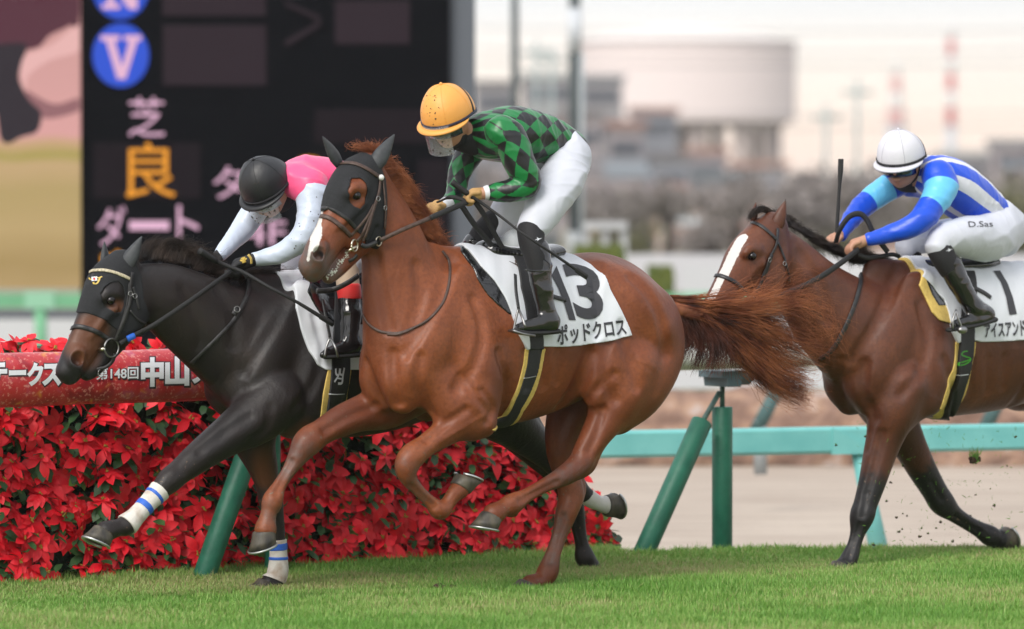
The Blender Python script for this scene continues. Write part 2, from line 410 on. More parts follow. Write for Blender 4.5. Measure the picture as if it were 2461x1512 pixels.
def decal(sdf, name, VF, quad, m, parent, off=.0015):
    """lays a flat print on a surface; quad = image positions of its lower left, lower right, upper right, upper left corner"""
    V, Fc = VF[:2]; q = [np.array(c, float) for c in quad]; out = []; ok = True; last = None
    for x, y in V:
        u, v = q[0] * (1 - x) * (1 - y) + q[1] * x * (1 - y) + q[2] * x * y + q[3] * (1 - x) * y
        p, n = hit(sdf, u, v)
        if p is None: out.append(None); continue
        out.append(p + n * off)
    keep = [f for f in Fc if all(out[i] is not None for i in f)]
    out = [o if o is not None else (0, 0, 0) for o in out]
    if not keep: print('decal miss', name); return None
    me = mesh(name, out, keep, False); bm = bmesh.new(); bm.from_mesh(me); bmesh.ops.delete(bm, geom=[v for v in bm.verts if not v.link_faces], context='VERTS')
    bm.normal_update(); d = np.array(sdf.fr.rayL(*q[0])[1]); bm.to_mesh(me); bm.free()
    return link(name, me, m, parent)
# ================================================================== HORSES
def coat(name, base, dark, light, black=(.012, .011, .012), white=(.62, .6, .57), rough=.5, shine=.25):
    m = mat(name, base, rough); n = m.node_tree; b = n.nodes['Principled BSDF']; N = n.nodes.new; Lk = n.links.new
    tc = N('ShaderNodeTexCoord')
    def noise(s, d=3):
        z = N('ShaderNodeTexNoise'); z.inputs['Scale'].default_value = s; z.inputs['Detail'].default_value = d; Lk(tc.outputs['Object'], z.inputs[0]); return z.outputs[0]
    def mixc(f, a, c, clampf=None):
        x = N('ShaderNodeMix'); x.data_type = 'RGBA'
        if hasattr(f, 'node'): Lk(f, x.inputs[0])
        else: x.inputs[0].default_value = f
        for i, q in ((6, a), (7, c)):
            if isinstance(q, tuple): x.inputs[i].default_value = (*q, 1)
            else: Lk(q, x.inputs[i])
        return x.outputs[2]
    def mrange(f, a, c, lo=0, hi=1):
        x = N('ShaderNodeMapRange'); x.inputs[1].default_value = a; x.inputs[2].default_value = c; x.inputs[3].default_value = lo; x.inputs[4].default_value = hi; Lk(f, x.inputs[0]); return x.outputs[0]
    def at(nm): x = N('ShaderNodeAttribute'); x.attribute_name = nm; return x.outputs['Fac']
    def add(a, c, op='ADD', v=None):
        x = N('ShaderNodeMath'); x.operation = op; Lk(a, x.inputs[0])
        if v is None: Lk(c, x.inputs[1])
        else: x.inputs[1].default_value = v
        return x.outputs[0]
    c = mixc(mrange(noise(2.2, 4), .35, .65), dark, base)
    c = mixc(mrange(noise(5, 5), .52, .75, 0, .6), c, light)
    c = mixc(mrange(noise(60, 6), .42, .7, 0, .5), c, dark)
    wob = mrange(noise(28, 4), .3, .7, -.16, .16)
    c = mixc(mrange(add(at('grey'), wob), .2, .8), c, (.09, .075, .068))
    c = mixc(mrange(add(at('black'), wob), .2, .8), c, black)
    wob2 = mrange(noise(70, 3), .3, .7, -.2, .2)
    c = mixc(mrange(add(at('white'), wob2), .42, .58), c, white)
    mud = N('ShaderNodeTexNoise'); mud.inputs['Scale'].default_value = 45; mud.inputs['Detail'].default_value = 2; Lk(tc.outputs['Object'], mud.inputs[0])
    md = mrange(mud.outputs[0], .68, .72); md2 = add(md, at('mud'), 'MULTIPLY'); c = mixc(md2, c, (.16, .11, .075))
    Lk(c, b.inputs['Base Color'])
    b.inputs['Coat Weight'].default_value = shine; b.inputs['Coat Roughness'].default_value = .34; b.inputs['Specular IOR Level'].default_value = .32
    b.inputs['Sheen Weight'].default_value = 0; b.inputs['Sheen Roughness'].default_value = .4
    st = N('ShaderNodeMapping'); st.inputs['Scale'].default_value = (7, 7, 4.5); Lk(tc.outputs['Object'], st.inputs[0])
    z = N('ShaderNodeTexNoise'); z.inputs['Scale'].default_value = 1.0; z.inputs['Detail'].default_value = 3; z.inputs['Distortion'].default_value = .8; Lk(st.outputs[0], z.inputs[0])
    b1 = N('ShaderNodeBump'); b1.inputs['Strength'].default_value = 1; b1.inputs['Distance'].default_value = .009; Lk(z.outputs[0], b1.inputs['Height'])
    z2 = N('ShaderNodeTexNoise'); z2.inputs['Scale'].default_value = 70; z2.inputs['Detail'].default_value = 6; z2.inputs['Roughness'].default_value = .65; Lk(tc.outputs['Object'], z2.inputs[0])
    b2 = N('ShaderNodeBump'); b2.inputs['Strength'].default_value = 1; b2.inputs['Distance'].default_value = .0028; Lk(z2.outputs[0], b2.inputs['Height']); Lk(b1.outputs[0], b2.inputs['Normal'])
    Lk(b2.outputs[0], b.inputs['Normal'])
    return m
COAT = {'chestnut': coat('chestnut_coat', (.235, .064, .020), (.115, .028, .010), (.33, .10, .036), shine=.16),
        'black': coat('black_coat', (.02, .0145, .013), (.012, .010, .0105), (.03, .018, .014), rough=.5, shine=.15),
        'bay': coat('bay_coat', (.14, .042, .017), (.06, .019, .010), (.21, .068, .027), shine=.16)}
M_hoof = mat('hoof_horn', (.03, .027, .024), .55, (.10, .085, .06), 26, bump=.001, bscale=80, stretch=(1, 1, .3))
M_steel = mat('steel', (.30, .30, .30), .38, metal=1)
M_brass = mat('bit_metal', (.65, .6, .48), .3, metal=1)
M_shoe = mat('horseshoe_metal', (.55, .56, .56), .4, metal=.9)
M_eye = mat('eye', (.006, .004, .004), .22, spec=.5)
M_brown = mat('brown_leather', (.045, .024, .018), .5, (.085, .05, .038), 60, bump=.0008, bscale=200)
M_black = mat('black_leather', (.012, .012, .013), .42, (.03, .029, .03), 40, bump=.0006, bscale=200)
M_rubber = mat('rubber_rein', (.016, .016, .017), .7, bump=.002, bscale=350)
M_hood = mat('hood_mesh', (.008, .009, .011), .85, (.017, .018, .021), 200, bump=.001, bscale=500)
M_ear = mat('ear_neoprene', (.045, .05, .055), .6, (.028, .031, .035), 30, bump=.001, bscale=90)
M_cloth = mat('cloth_white', (.68, .70, .75), .62, (.66, .69, .74), 6, bump=.002, bscale=18)
M_ink = mat('print_dark', (.035, .035, .042), .5)
M_yel = mat('yellow_felt', (.72, .52, .15), .9, (.60, .42, .11), 60, bump=.001, bscale=200)
M_girth = mat('girth_web', (.012, .012, .014), .6, (.022, .022, .024), 150, bump=.001, bscale=400)
M_patent = mat('patent_leather', (.008, .008, .009), .14, bump=.004, bscale=26, coat=.6)

def mask(V, specs):
    out = np.zeros(len(V))
    for pts, r0, r1 in specs:
        if not len(pts): print("mask miss"); continue
        d, t = polydist(V, pts if len(pts) > 1 else [pts[0], np.asarray(pts[0]) + 1e-4]); out = np.maximum(out, 1 - sstep(r0, r1, d))
    return out
def blend(a, b, n):
    a, b = np.asarray(a, float), np.asarray(b, float)
    return [a + (b - a) * i / n for i in range(n + 1)]
def loftrings(rings, caps=True):
    n = len(rings[0]); V = [p for r in rings for p in r]
    Fc = [(i * n + j, i * n + (j + 1) % n, (i + 1) * n + (j + 1) % n, (i + 1) * n + j) for i in range(len(rings) - 1) for j in range(n)]
    if caps: Fc += [tuple(range(n - 1, -1, -1)), tuple((len(rings) - 1) * n + j for j in range(n))]
    return V, Fc
def hoof(fr, root, cor, sole, toe, rc=.052, rs=.068):
    """cor, sole: local centres of the coronet and of the ground surface; toe: local direction of the toe"""
    cor, sole, toe = map(lambda q: np.asarray(q, float), (cor, sole, toe))
    ax = sole - cor; L = np.linalg.norm(ax); ax /= L
    nrm = ax - toe * (ax @ toe) * .75; nrm /= np.linalg.norm(nrm)
    t = toe - nrm * (toe @ nrm); t /= np.linalg.norm(t); s = np.cross(nrm, t)
    rings = []
    for f in (-.08, 0, .12, .5, 1, 1.0):
        r = rc * .9 if f < 0 else rc + (rs - rc) * f
        if len(rings) == 5: r *= .82
        c = cor + (sole - cor) * max(f, -.05); ring = []
        for j in range(20):
            a = 2 * math.pi * j / 20; x = math.cos(a); k = 1.12 if x > 0 else .86
            nn = 1.0 if f <= .12 else 1
            ring.append(c + t * x * r * k + s * math.sin(a) * r * .95 + nrm * (-.012 * (x) if f < .5 else 0))
        rings.append(ring)
    V, Fc = loftrings(rings); m = MB().add(V, Fc); o = m.build('hoof', M_hoof, root)
    m = MB(); pts = [sole + nrm * .004 + t * math.cos(a) * rs * (1.1 if math.cos(a) > 0 else .86) * .96 + s * math.sin(a) * rs * .93 for a in [R(-150 + 300 * i / 20) for i in range(21)]]
    m.ribbon(pts, [nrm] * 21, .017, .007); m.build('horseshoe', M_shoe, o)
    return o
def strap(sdf, root, name, path, width, m, off=.004, thick=.003, sub=6, buckle=None):
    p, n = drape(sdf, path, off, sub)
    if len(p) < 2: print('strap miss', name, path); return None
    b = MB(); b.ribbon(p, n, width, thick)
    return b.build(name, m, root)
def free_strap(fr, root, name, pts3, width, thick, m, nrm=None, sub=8):
    P = catmull(pts3, sub); nrm = np.array([0, -1., 0]) if nrm is None else nrm
    return MB().ribbon(P, [nrm] * len(P), width, thick).build(name, m, root)
def free_tube(root, name, pts3, rad, m, sub=8, n=8):
    P = catmull(pts3, sub)
    if not np.isscalar(rad): rad = np.interp(np.linspace(0, 1, len(P)), np.linspace(0, 1, len(rad)), rad)
    return MB().tube(P, rad, n).build(name, m, root)
def hair(name, root, guides, n, m, spread, wid=.0022, jit=.03, tip=.4, seg=12, clump=0, grav=0.0, spread_end=None, parent_len=(.6, 1.0), curl=0.0):
    """strands along blends of guide curves: every strand a thin three-sided tube"""
    gs = [np.array(catmull(g, 6)) for g in guides]; K = 40
    gs = [np.array([[np.interp(t, np.linspace(0, 1, len(g)), g[:, c]) for c in range(3)] for t in np.linspace(0, 1, K)]) for g in gs]
    Vs = []; Qs = []; b = 0; sp1 = spread if spread_end is None else spread_end
    T = np.linspace(0, 1, seg)
    CL = rng.normal(0, 1, (max(clump, 1), 3)); CL /= np.linalg.norm(CL, axis=1)[:, None]; CL *= rng.random((len(CL), 1)) ** .5; CF = rng.random(len(CL)); CP = rng.random((len(CL), 2)) * 6.28; CD = rng.normal(0, 1, (len(CL), 3))
    for i in range(n):
        ci = rng.integers(0, len(CL)); f = (np.clip(CF[ci] + rng.normal(0, .018), 0, .9999) if clump else rng.random()) * (len(gs) - 1); a = int(min(f, len(gs) - 2)) if len(gs) > 1 else 0; q = f - a
        g = gs[a] * (1 - q) + gs[a + 1] * q if len(gs) > 1 else gs[0]
        L = rng.uniform(*parent_len); tt = T * L
        c = np.stack([np.interp(tt, np.linspace(0, 1, K), g[:, k]) for k in range(3)], 1)
        o0 = rng.normal(0, 1, 3); o0 /= np.linalg.norm(o0); rr = rng.random() ** .5
        off = (CL[ci] + o0 * rr * .30) if clump else o0 * rr
        c = c + off * (spread + (sp1 - spread) * T[:, None] ** 1.2)
        wv = rng.normal(0, 1, 3); ph = rng.random() * 6.28; fr_ = rng.uniform(1.2, 3)
        c = c + wv * (jit * T[:, None] ** 1.5 * np.sin(T[:, None] * fr_ * 3.0 + ph))
        if clump: c = c + CD[ci] * (jit * .9 * T[:, None] ** 1.3 * np.sin(T[:, None] * 5 + CP[ci, 0]))
        if curl: c = c + rng.normal(0, 1, 3) * (curl * T[:, None] ** 2 * np.sin(T[:, None] * 9 + ph))
        c[:, 2] -= grav * T ** 2 * rng.random()
        tg = np.gradient(c, axis=0); tg /= np.linalg.norm(tg, axis=1)[:, None] + 1e-9
        x = np.cross(tg, rng.normal(0, 1, 3)); x /= np.linalg.norm(x, axis=1)[:, None] + 1e-9; y = np.cross(tg, x)
        wd = wid * (1 - (1 - tip) * T)[:, None] * rng.uniform(.6, 1.3)
        R3 = np.stack([c + x * wd, c + (-.5 * x + .87 * y) * wd, c + (-.5 * x - .87 * y) * wd], 1).reshape(-1, 3)
        Vs.append(R3); ii = np.arange(seg - 1)[:, None] * 3 + b
        for j in range(3): Qs.append(np.concatenate([ii + j, ii + (j + 1) % 3, ii + 3 + (j + 1) % 3, ii + 3 + j], 1))
        b += seg * 3
    return link(name, fast_mesh(name, np.concatenate(Vs), np.concatenate(Qs)), m, root)

def ear(fr, root, base, tip, w0, r, m, name='ear', yaw=None, piv=None, facing=-1, w1=None):
    """a hollow pointed ear from (u,v) base to tip"""
    b = fr.P(*base, w0, yaw, piv); t = fr.P(*tip, w1 if w1 is not None else w0, yaw, piv); ax = t - b; L = np.linalg.norm(ax); ax /= L
    side = np.cross(ax, np.array([facing * .6, .8 * (1 if w0 < 0 else -1) * 1.0, 0])); side /= np.linalg.norm(side); fwd = np.cross(side, ax)
    rings = []
    for f, k in ((-.12, .8), (0, .95), (.18, 1.08), (.4, .95), (.6, .72), (.8, .42), (.93, .2), (1, .06)):
        rings.append([b + ax * L * f + side * math.cos(a) * r * k + fwd * math.sin(a) * r * k * (.62 if math.sin(a) > 0 else .5) for a in [2 * math.pi * j / 14 for j in range(14)]])
    V, Fc = loftrings(rings); return MB().add(V, Fc).build(name, m, root)

TRUNK_GROOVES = [([(1518, 668), (1552, 700), (1580, 745), (1596, 800), (1600, 850)], .03, .007), ([(1490, 780), (1500, 830), (1520, 880), (1530, 930)], .03, .006),
    ([(1085, 630), (1060, 710), (1015, 790), (975, 850)], .035, .008), ([(1140, 720), (1160, 800), (1140, 880), (1095, 935)], .03, .007), ([(1200, 850), (1218, 925), (1205, 1000)], .03, .008),
    ([(945, 850), (945, 910), (960, 970)], .022, .008), ([(1010, 860), (1005, 925), (1035, 990)], .028, .007), ([(1420, 850), (1395, 915), (1350, 975)], .035, .009),
    ([(1440, 640), (1425, 720), (1432, 800)], .04, .006), ([(1265, 850), (1262, 930)], .03, .003), ([(1305, 850), (1305, 925)], .03, .003), ([(1345, 845), (1340, 915)], .03, .003)]
def carve(S, paths, du=0, dv=0, depth=1.0):
    """soft hollows between the muscles, laid on the skin found by a coarse first pass"""
    h = S.h; S.h = .013; o = S.build('tmp', COAT['bay']); me_ = o.data; bpy.data.objects.remove(o); bpy.data.meshes.remove(me_); S.h = h; ops = []
    for pts, r, d in paths:
        out = []
        for q in catmull([(u + du, v + dv, 0) for u, v in pts], 4):
            p, n = hit(S, q[0], q[1])
            if p is not None: out.append(np.array([*(p + n * (r - d * depth)), r, 1.0]) if d > 0 else np.array([*(p - n * (r + d)), r, 1.0]))
        if len(out) > 1: ops.append((out, .025 if d > 0 else .012, 'sub' if d > 0 else 'add', np.array([0, 1., 0])))
    S.ops += ops

def legmask(V, L, t0, t1, rad=.13):
    d, t = polydist(V, L); return sstep(t0, t1, t) * (1 - sstep(rad * .8, rad, d))
# ------------------------------------------------------------------ the chestnut in front
_g = ground(1290, 1418)
FA = Frame((0, 0)); FA = Frame(_g - .12 * FA.ey)
hA = empty('racehorse', FA.O, TH)
tag(hA, 'chestnut racehorse galloping in front with black hood, white star strip and saddlecloth 13', 'horse', 'galloping racehorses')
S = SDF(FA); W = FA
# trunk
trunk = [(978, 862, 0, 100, 1.0), (1040, 815, 0, 165, .62), (1110, 808, 0, 203, .55), (1190, 815, 0, 208, .6), (1280, 805, 0, 196, .66), (1370, 785, 0, 174, .74), (1440, 772, 0, 162, .82), (1505, 795, 0, 134, 1.0)]
S.chain(trunk, k=.02, sub=8)
# neck
S.chain([(893, 430, 0, 40, .8), (912, 480, 0, 52, .75), (932, 540, 0, 70, .7), (952, 620, 0, 92, .66), (968, 710, 0, 108, .66), (990, 800, 0, 118, .75)], k=.09, sub=10)
S.chain([(1040, 620, 0, 30), (1085, 640, 0, 42), (1150, 650, 0, 40)], k=.06, q=.7)                 # withers
# shoulder, pectorals, triceps (both sides)
S.chain([(1100, 690, .13, 50), (1050, 800, .17, 60), (1015, 880, .17, 56), (1005, 920, .15, 46)], k=.05, q=.55, mirror=True)
S.chain([(1130, 780, .17, 60), (1150, 880, .20, 72), (1150, 960, .20, 62)], k=.05, q=.6, mirror=True)
S.chain([(952, 870, .07, 38), (955, 915, .08, 44), (968, 955, .075, 40)], k=.03, mirror=True)
S.chain([(1050, 930, .14, 58), (1090, 985, .17, 56)], k=.05, q=.8)
S.chain([(985, 940, -.13, 58)], k=.05, q=.8)
# haunch
S.chain([(1440, 690, .12, 62), (1500, 730, .15, 82), (1545, 790, .15, 84)], k=.05, mirror=True)
S.chain([(1560, 760, .14, 68), (1575, 840, .16, 76), (1530, 920, .17, 84), (1480, 980, .17, 66)], k=.04, q=.8, mirror=False)
S.chain([(1470, 800, .18, 78), (1462, 880, .20, 80), (1445, 940, .21, 50)], k=.06, q=.7, mirror=False)
S.chain([(1530, 780, -.15, 80), (1480, 880, -.18, 90), (1400, 960, -.19, 78)], k=.05)
# near fore, folded
LF = [(1130, 960, .18, 58), (1118, 1000, .18, 47), (1068, 1040, .18, 34), (1022, 1072, .18, 28), (990, 1097, .18, 32), (977, 1122, .18, 29), (982, 1150, .18, 20), (1005, 1178, .18, 15), (1034, 1206, .18, 15.5), (1057, 1226, .18, 23.5), (1074, 1212, .18, 18), (1090, 1190, .18, 19), (1104, 1176, .17, 24)]
S.chain(LF, k=.03); S.chain([(1158, 1020, .2, 34), (1135, 1030, .19, 30)], k=.05)
# far fore, reaching
RF = [(960, 950, -.15, 66), (925, 978, -.15, 54), (870, 993, -.15, 44), (820, 1012, -.15, 38), (774, 1038, -.15, 32), (740, 1062, -.15, 35), (717, 1095, -.15, 25), (694, 1132, -.15, 17), (671, 1168, -.15, 16.5), (655, 1203, -.15, 25), (648, 1225, -.15, 20), (642, 1250, -.15, 21), (638, 1272, -.15, 27)]
S.chain(RF, k=.03)
# near hind, swinging forward
LH = [(1510, 880, .19, 76), (1490, 945, .2, 64), (1460, 1000, .2, 47), (1432, 1045, .2, 37), (1408, 1085, .2, 31), (1393, 1115, .2, 30), (1358, 1142, .2, 25), (1310, 1166, .2, 17.5), (1264, 1192, .2, 17.5), (1230, 1212, .2, 26), (1208, 1222, .2, 21), (1186, 1236, .2, 27)]
S.chain(LH, k=.03); S.chain([(1445, 1050, .2, 14), (1432, 1090, .2, 13), (1416, 1122, .2, 15), (1395, 1135, .2, 16)], k=.02)
# far hind on the ground
RH = [(1420, 940, -.18, 84), (1370, 1010, -.17, 58), (1352, 1080, -.16, 40), (1362, 1140, -.15, 32), (1372, 1190, -.14, 31), (1362, 1230, -.13, 27), (1345, 1285, -.13, 19), (1329, 1333, -.12, 19), (1316, 1375, -.12, 26), (1300, 1396, -.12, 22), (1275, 1405, -.12, 24)]
S.chain(RH, k=.03); S.chain([(1385, 1130, -.15, 14), (1393, 1175, -.15, 16), (1385, 1200, -.14, 16)], k=.02)
# head
PV = FA.P(893, 430, 0); YW = R(11)
def H(*a, **k): return S.chain(*a, yaw=YW, piv=PV, **k)
def HP(u, v, w): return FA.P(u, v, w, YW, PV)
H([(882, 402, 0, 36, 1.05), (852, 432, 0, 48, 1.0), (832, 478, 0, 56, .85), (812, 530, 0, 50, .72), (788, 575, 0, 45, .7), (768, 606, 0, 42, .75), (758, 630, 0, 38, .85)], k=.02, sub=6)
for sgn in (1, -1):
    H([(902, 445, .05 * sgn, 34), (897, 490, .062 * sgn, 42), (882, 540, .058 * sgn, 44), (858, 578, .04 * sgn, 32)], k=.04, q=.5)     # cheek
H([(878, 572, 0, 30), (842, 610, 0, 26), (808, 645, 0, 24), (790, 664, 0, 19)], k=.02, q=.9)   # lower jaw and chin
for sgn in (1, -1):
    H([(866, 452, .088 * sgn, 14), (850, 452, .09 * sgn, 14), (840, 462, .086 * sgn, 12)], k=.035)                           # brow
    H([(868, 487, .088 * sgn, 9), (850, 500, .075 * sgn, 9), (826, 528, .062 * sgn, 9), (806, 548, .05 * sgn, 6)], k=.02)       # facial crest
    H([(768, 592, .035 * sgn, 22), (760, 612, .046 * sgn, 21), (762, 634, .04 * sgn, 17)], k=.015)     # nostril rim
H([(748, 640, 0, 30), (752, 655, 0, 24)], k=.025)                                                # upper lip
H([(764, 618, .05, 9), (768, 606, .08, 17)], k=.008, op='sub', q=.9); H([(765, 614, -.055, 8), (770, 605, -.085, 13)], k=.008, op='sub')
H([(857, 470, .125, 11)], k=.01, op='sub'); H([(857, 470, -.125, 11)], k=.01, op='sub')
for sgn in (1, -1): H([(838, 606, .065 * sgn, 3.4), (808, 638, .055 * sgn, 3.4), (784, 668, .05 * sgn, 3.4)], k=.004, op='sub')
H([(905, 550, .1, 9), (885, 592, .08, 8)], k=.03, op='sub')
# grooves between muscles
def groove(S, pts, r=3, k=.02, off=.002, **kw):
    P3 = []
    for u, v, w in pts: P3.append((*S.fr.P(u, v, w), r * .002))
    S.chain(P3, k=k, op='sub', ld=True, **kw)
carve(S, TRUNK_GROOVES + [([(905, 620), (918, 700), (935, 790)], .03, .006), ([(1120, 985), (1075, 1015), (1025, 1060)], .012, .004), ([(905, 975), (840, 1000), (780, 1036)], .014, .004),
    ([(1450, 985), (1435, 1040), (1415, 1085)], .014, .005), ([(1475, 900), (1440, 930), (1410, 960)], .02, .005), ([(1000, 640), (1010, 720), (990, 800)], .035, .004),
    ([(868, 500), (845, 520), (820, 545)], .008, -.003), ([(1300, 1172), (1265, 1186)], .006, -.003), ([(700, 1100), (675, 1160)], .006, -.003), ([(1348, 1260), (1325, 1330)], .008, -.004), ([(1480, 830), (1460, 870), (1468, 910), (1445, 950)], .004, -.0022), ([(1160, 1000), (1110, 1030), (1060, 1060)], .004, -.002), ([(700, 1108), (680, 1150), (664, 1185)], .008, .003), ([(990, 1168), (1020, 1198), (1045, 1218)], .008, .003), ([(1340, 1158), (1290, 1182), (1250, 1204)], .009, .0035), ([(1352, 1240), (1335, 1300), (1322, 1350)], .009, .0035), ([(1455, 830), (1452, 900), (1475, 960)], .03, .005), ([(1160, 940), (1185, 980), (1170, 1015)], .012, .004), ([(1110, 905), (1150, 960), (1180, 990)], .014, .004), ([(880, 870), (900, 930), (930, 970)], .016, .005)], depth=2.0)
S.chain([(1010, 1080, .19, 9), (990, 1082, .2, 8)], k=.012); S.chain([(1070, 1216, .18, 9), (1076, 1224, .18, 8)], k=.01); S.chain([(752, 1040, -.14, 9), (728, 1052, -.13, 8)], k=.012); S.chain([(668, 1216, -.15, 9), (664, 1226, -.15, 8)], k=.01); S.chain([(1236, 1234, .2, 9), (1226, 1236, .2, 8)], k=.01)
bodyA = S.build('body', COAT['chestnut'], hA)
SA = S
V = S.V; me = bodyA.data
bl, _ = drape(S, [(775, 500), (768, 530), (762, 552)], 0); bl2, _ = drape(S, [(760, 552), (757, 572), (750, 592)], 0)
attr(me, 'white', mask(V, [(bl, .01, .022), (bl2, .022, .036), ([hit(S, 745, 600)[0], hit(S, 741, 622)[0]], .006, .016)]) if len(bl) > 1 else np.zeros(len(V)))
attr(me, 'grey', mask(V, [([FA.P(985, 1120, .18), FA.P(1010, 1182, .18)], .04, .11), ([FA.P(735, 1070, -.15), FA.P(690, 1130, -.15)], .04, .1), ([FA.P(1395, 1120, .2), FA.P(1330, 1158, .2)], .03, .1), ([FA.P(1350, 1240, -.13), FA.P(1320, 1350, -.12)], .03, .08), ([FA.P(650, 1215, -.15), FA.P(640, 1265, -.15)], .03, .07)]) * .42 + .65 * mask(V, [([HP(745, 625, 0), HP(775, 665, 0)], .07, .15), ([HP(857, 470, .1), HP(857, 471, .1)], .012, .026)]))
attr(me, 'black', mask(V, [([HP(770, 610, .085), HP(768, 613, .06)], .014, .028), ([HP(857, 470, .1), HP(857, 471, .1)], .017, .025)]) * .85)
legs = [[FA.P(*q[:3]) for q in L[3:]] for L in (LF, RF, LH, RH)]
attr(me, 'mud', mask(V, [(l, .06, .08) for l in legs]))
# hooves
def cs(fr, c, s_, toe, w, **k): 
    a = fr.P(*c, w); b = fr.P(*s_, w); t = fr.P(*toe, w) - b; return hoof(fr, fr_root, a, b, t / np.linalg.norm(t), **k)
fr_root = hA
cs(FA, (1104, 1172), (1123, 1148), (1150, 1152), .17)
cs(FA, (637, 1276), (633, 1312), (610, 1330), -.15)
cs(FA, (1184, 1240), (1166, 1268), (1130, 1270), .2)
cs(FA, (1272, 1407), (1255, 1422), (1225, 1421), -.12)
# eye
ec = HP(857, 470, .094)
oe = MB().sphere(ec, 11 * FA.px(ec)).build('eye', M_eye, hA)
ec2 = HP(857, 470, -.098); MB().sphere(ec2, 9.5 * FA.px(ec2)).build('eye', M_eye, hA)
# ears in neoprene
ear(FA, hA, (812, 388), (775, 328), -.055, .036, M_ear, 'ear_cover', YW, PV)
ear(FA, hA, (902, 396), (948, 323), .06, .037, M_ear, 'ear_cover', YW, PV, w1=.09)
# ------------------------------------------------------------------ tack of the chestnut
hoodA = Shell(SA, 'hood', [(795, 395), (770, 450), (762, 478), (757, 512), (775, 500), (800, 508), (835, 530), (862, 560), (880, 588), (905, 600), (924, 570), (930, 500), (926, 430), (908, 388), (870, 366, 0), (820, 366, 0), (790, 376, 0)],
    .006, M_hood, hA, holes=[[(830, 440), (842, 429), (865, 428), (878, 440), (881, 465), (876, 490), (865, 502), (850, 496), (836, 478), (828, 458)]], h=.00325)
hm_ = hoodA
strap(hoodA, hA, 'hood_binding', [(762, 508), (775, 500), (800, 505), (835, 527), (862, 556)], .017, M_black, .001, .0025)
class Multi:      # first surface hit among several layers
    def __init__(s, *L): s.L = L; s.fr = L[0].fr; s.bvh = s
    def ray_cast(s, o, d, mx=60):
        b = (None, None, None, None)
        for l in s.L:
            r = l.bvh.ray_cast(o, d, mx)
            if r[0] is not None and (b[0] is None or r[3] < b[3]): b = r
        return b
    def find_nearest(s, p):
        return min((l.bvh.find_nearest(p) for l in s.L), key=lambda r: r[3])
HA = Multi(hoodA, SA)
strap(HA, hA, 'browband', [(797, 412), (802, 402), (820, 394), (846, 393), (875, 403), (910, 425)], .021, M_brown, .004)
strap(HA, hA, 'cheekpiece', [(912, 428), (909, 461), (899, 493), (886, 527), (868, 566), (856, 580)], .016, M_brown, .006)
strap(HA, hA, 'cheekpiece', [(901, 486), (893, 512), (884, 545), (872, 578)], .014, M_brown, .009)
strap(HA, hA, 'noseband', [(755, 534), (768, 521), (792, 525), (820, 545), (842, 567)], .022, M_brown, .005)
strap(HA, hA, 'noseband_strap', [(842, 567), (862, 545), (882, 520), (897, 492)], .014, M_brown, .005)
strap(HA, hA, 'throat_latch', [(918, 432), (922, 470), (924, 510), (922, 550)], .012, M_brown, .006)
for uv in ((905, 478), (921, 500)):
    p, n = hit(HA, *uv); MB().ring(p + n * .012, .011, .0022, n, 14).build('buckle', M_steel, hA)
p, n = hit(HA, 912, 427); MB().sphere(p + n * .01, (.014, .014, .014), 12, 8).build('rosette', mat('enamel', (.7, .7, .68), .4), hA)
bitL = HP(852, 590, .075); MB().ring(bitL, .027, .0042, (.4, -.9, 0), 24).build('bit_ring', M_brass, hA)
MB().tube([HP(856, 592, .075), HP(838, 603, .062), HP(833, 603, .03)], .0065, 8).build('bit', M_brass, hA)
p2_ = HP(910, 580, .085); MB().ring(p2_, .021, .0032, (.3, -.95, 0), 20).build('martingale_ring', M_brass, hA)
free_strap(FA, hA, 'chin_strap', [HP(868, 588, .08), HP(880, 592, .085), HP(905, 582, .09)], .022, .006, M_black)
free_strap(FA, hA, 'bit_strap', [HP(858, 612, .07), HP(850, 622, .06), HP(838, 628, .04)], .016, .005, M_black)
# neck strap (breastplate)
strap(SA, hA, 'neck_strap', [(1062, 604), (1078, 628), (1081, 668), (1070, 716), (1050, 748), (1022, 774), (990, 790), (955, 801), (915, 797), (886, 778), (873, 755)], .013, M_brown, .003, .004)
strap(SA, hA, 'neck_strap_keeper', [(1028, 769), (1000, 786), (960, 803), (930, 805)], .010, M_brown, .007, .003)
# pads, cloth, girth
padA = Shell(SA, 'saddle_pad', [(1104, 590, 0), (1106, 604), (1128, 634), (1146, 670), (1172, 710), (1194, 732), (1224, 756), (1262, 762), (1262, 600), (1180, 570, 0)], .007, M_patent, hA)
def ripple(AX):
    X, Z = np.meshgrid(AX[0], AX[2], indexing='ij')
    return (.0125 + .0022 * np.sin(X * 24 + Z * 9) + .0012 * np.sin(X * 61 - Z * 30))[:, None, :]
clothA = Shell(SA, 'saddlecloth', [(1112, 596), (1122, 603), (1152, 640), (1188, 678), (1212, 716), (1229, 757), (1246, 805), (1264, 842), (1274, 838), (1300, 833), (1345, 834), (1391, 831), (1450, 822), (1517, 806), (1506, 778), (1484, 733), (1464, 694), (1441, 656), (1407, 631), (1365, 612), (1330, 598), (1330, 560, 0), (1120, 560, 0)], ripple, M_cloth, hA, h=.00325)
CA = Multi(clothA, SA)
decal(clothA, 'number', text_mesh('3', bold=.03), [(1388, 768), (1453, 768), (1440, 645), (1345, 630)], M_ink, hA, .0038)
decal(clothA, 'number', poly_mesh([[(.02, .82), (.42, 1), (.62, .72), (.86, .4), (1, 0), (.62, .0), (.5, .3), (.3, .6)]]), [(1340, 768), (1383, 770), (1360, 640), (1320, 640)], M_ink, hA, .0038)
decal(clothA, 'name_text', text_mesh('ポッドクロス', bold=.025), [(1339, 832), (1507, 805), (1499, 762), (1337, 782)], M_ink, hA, .0038)
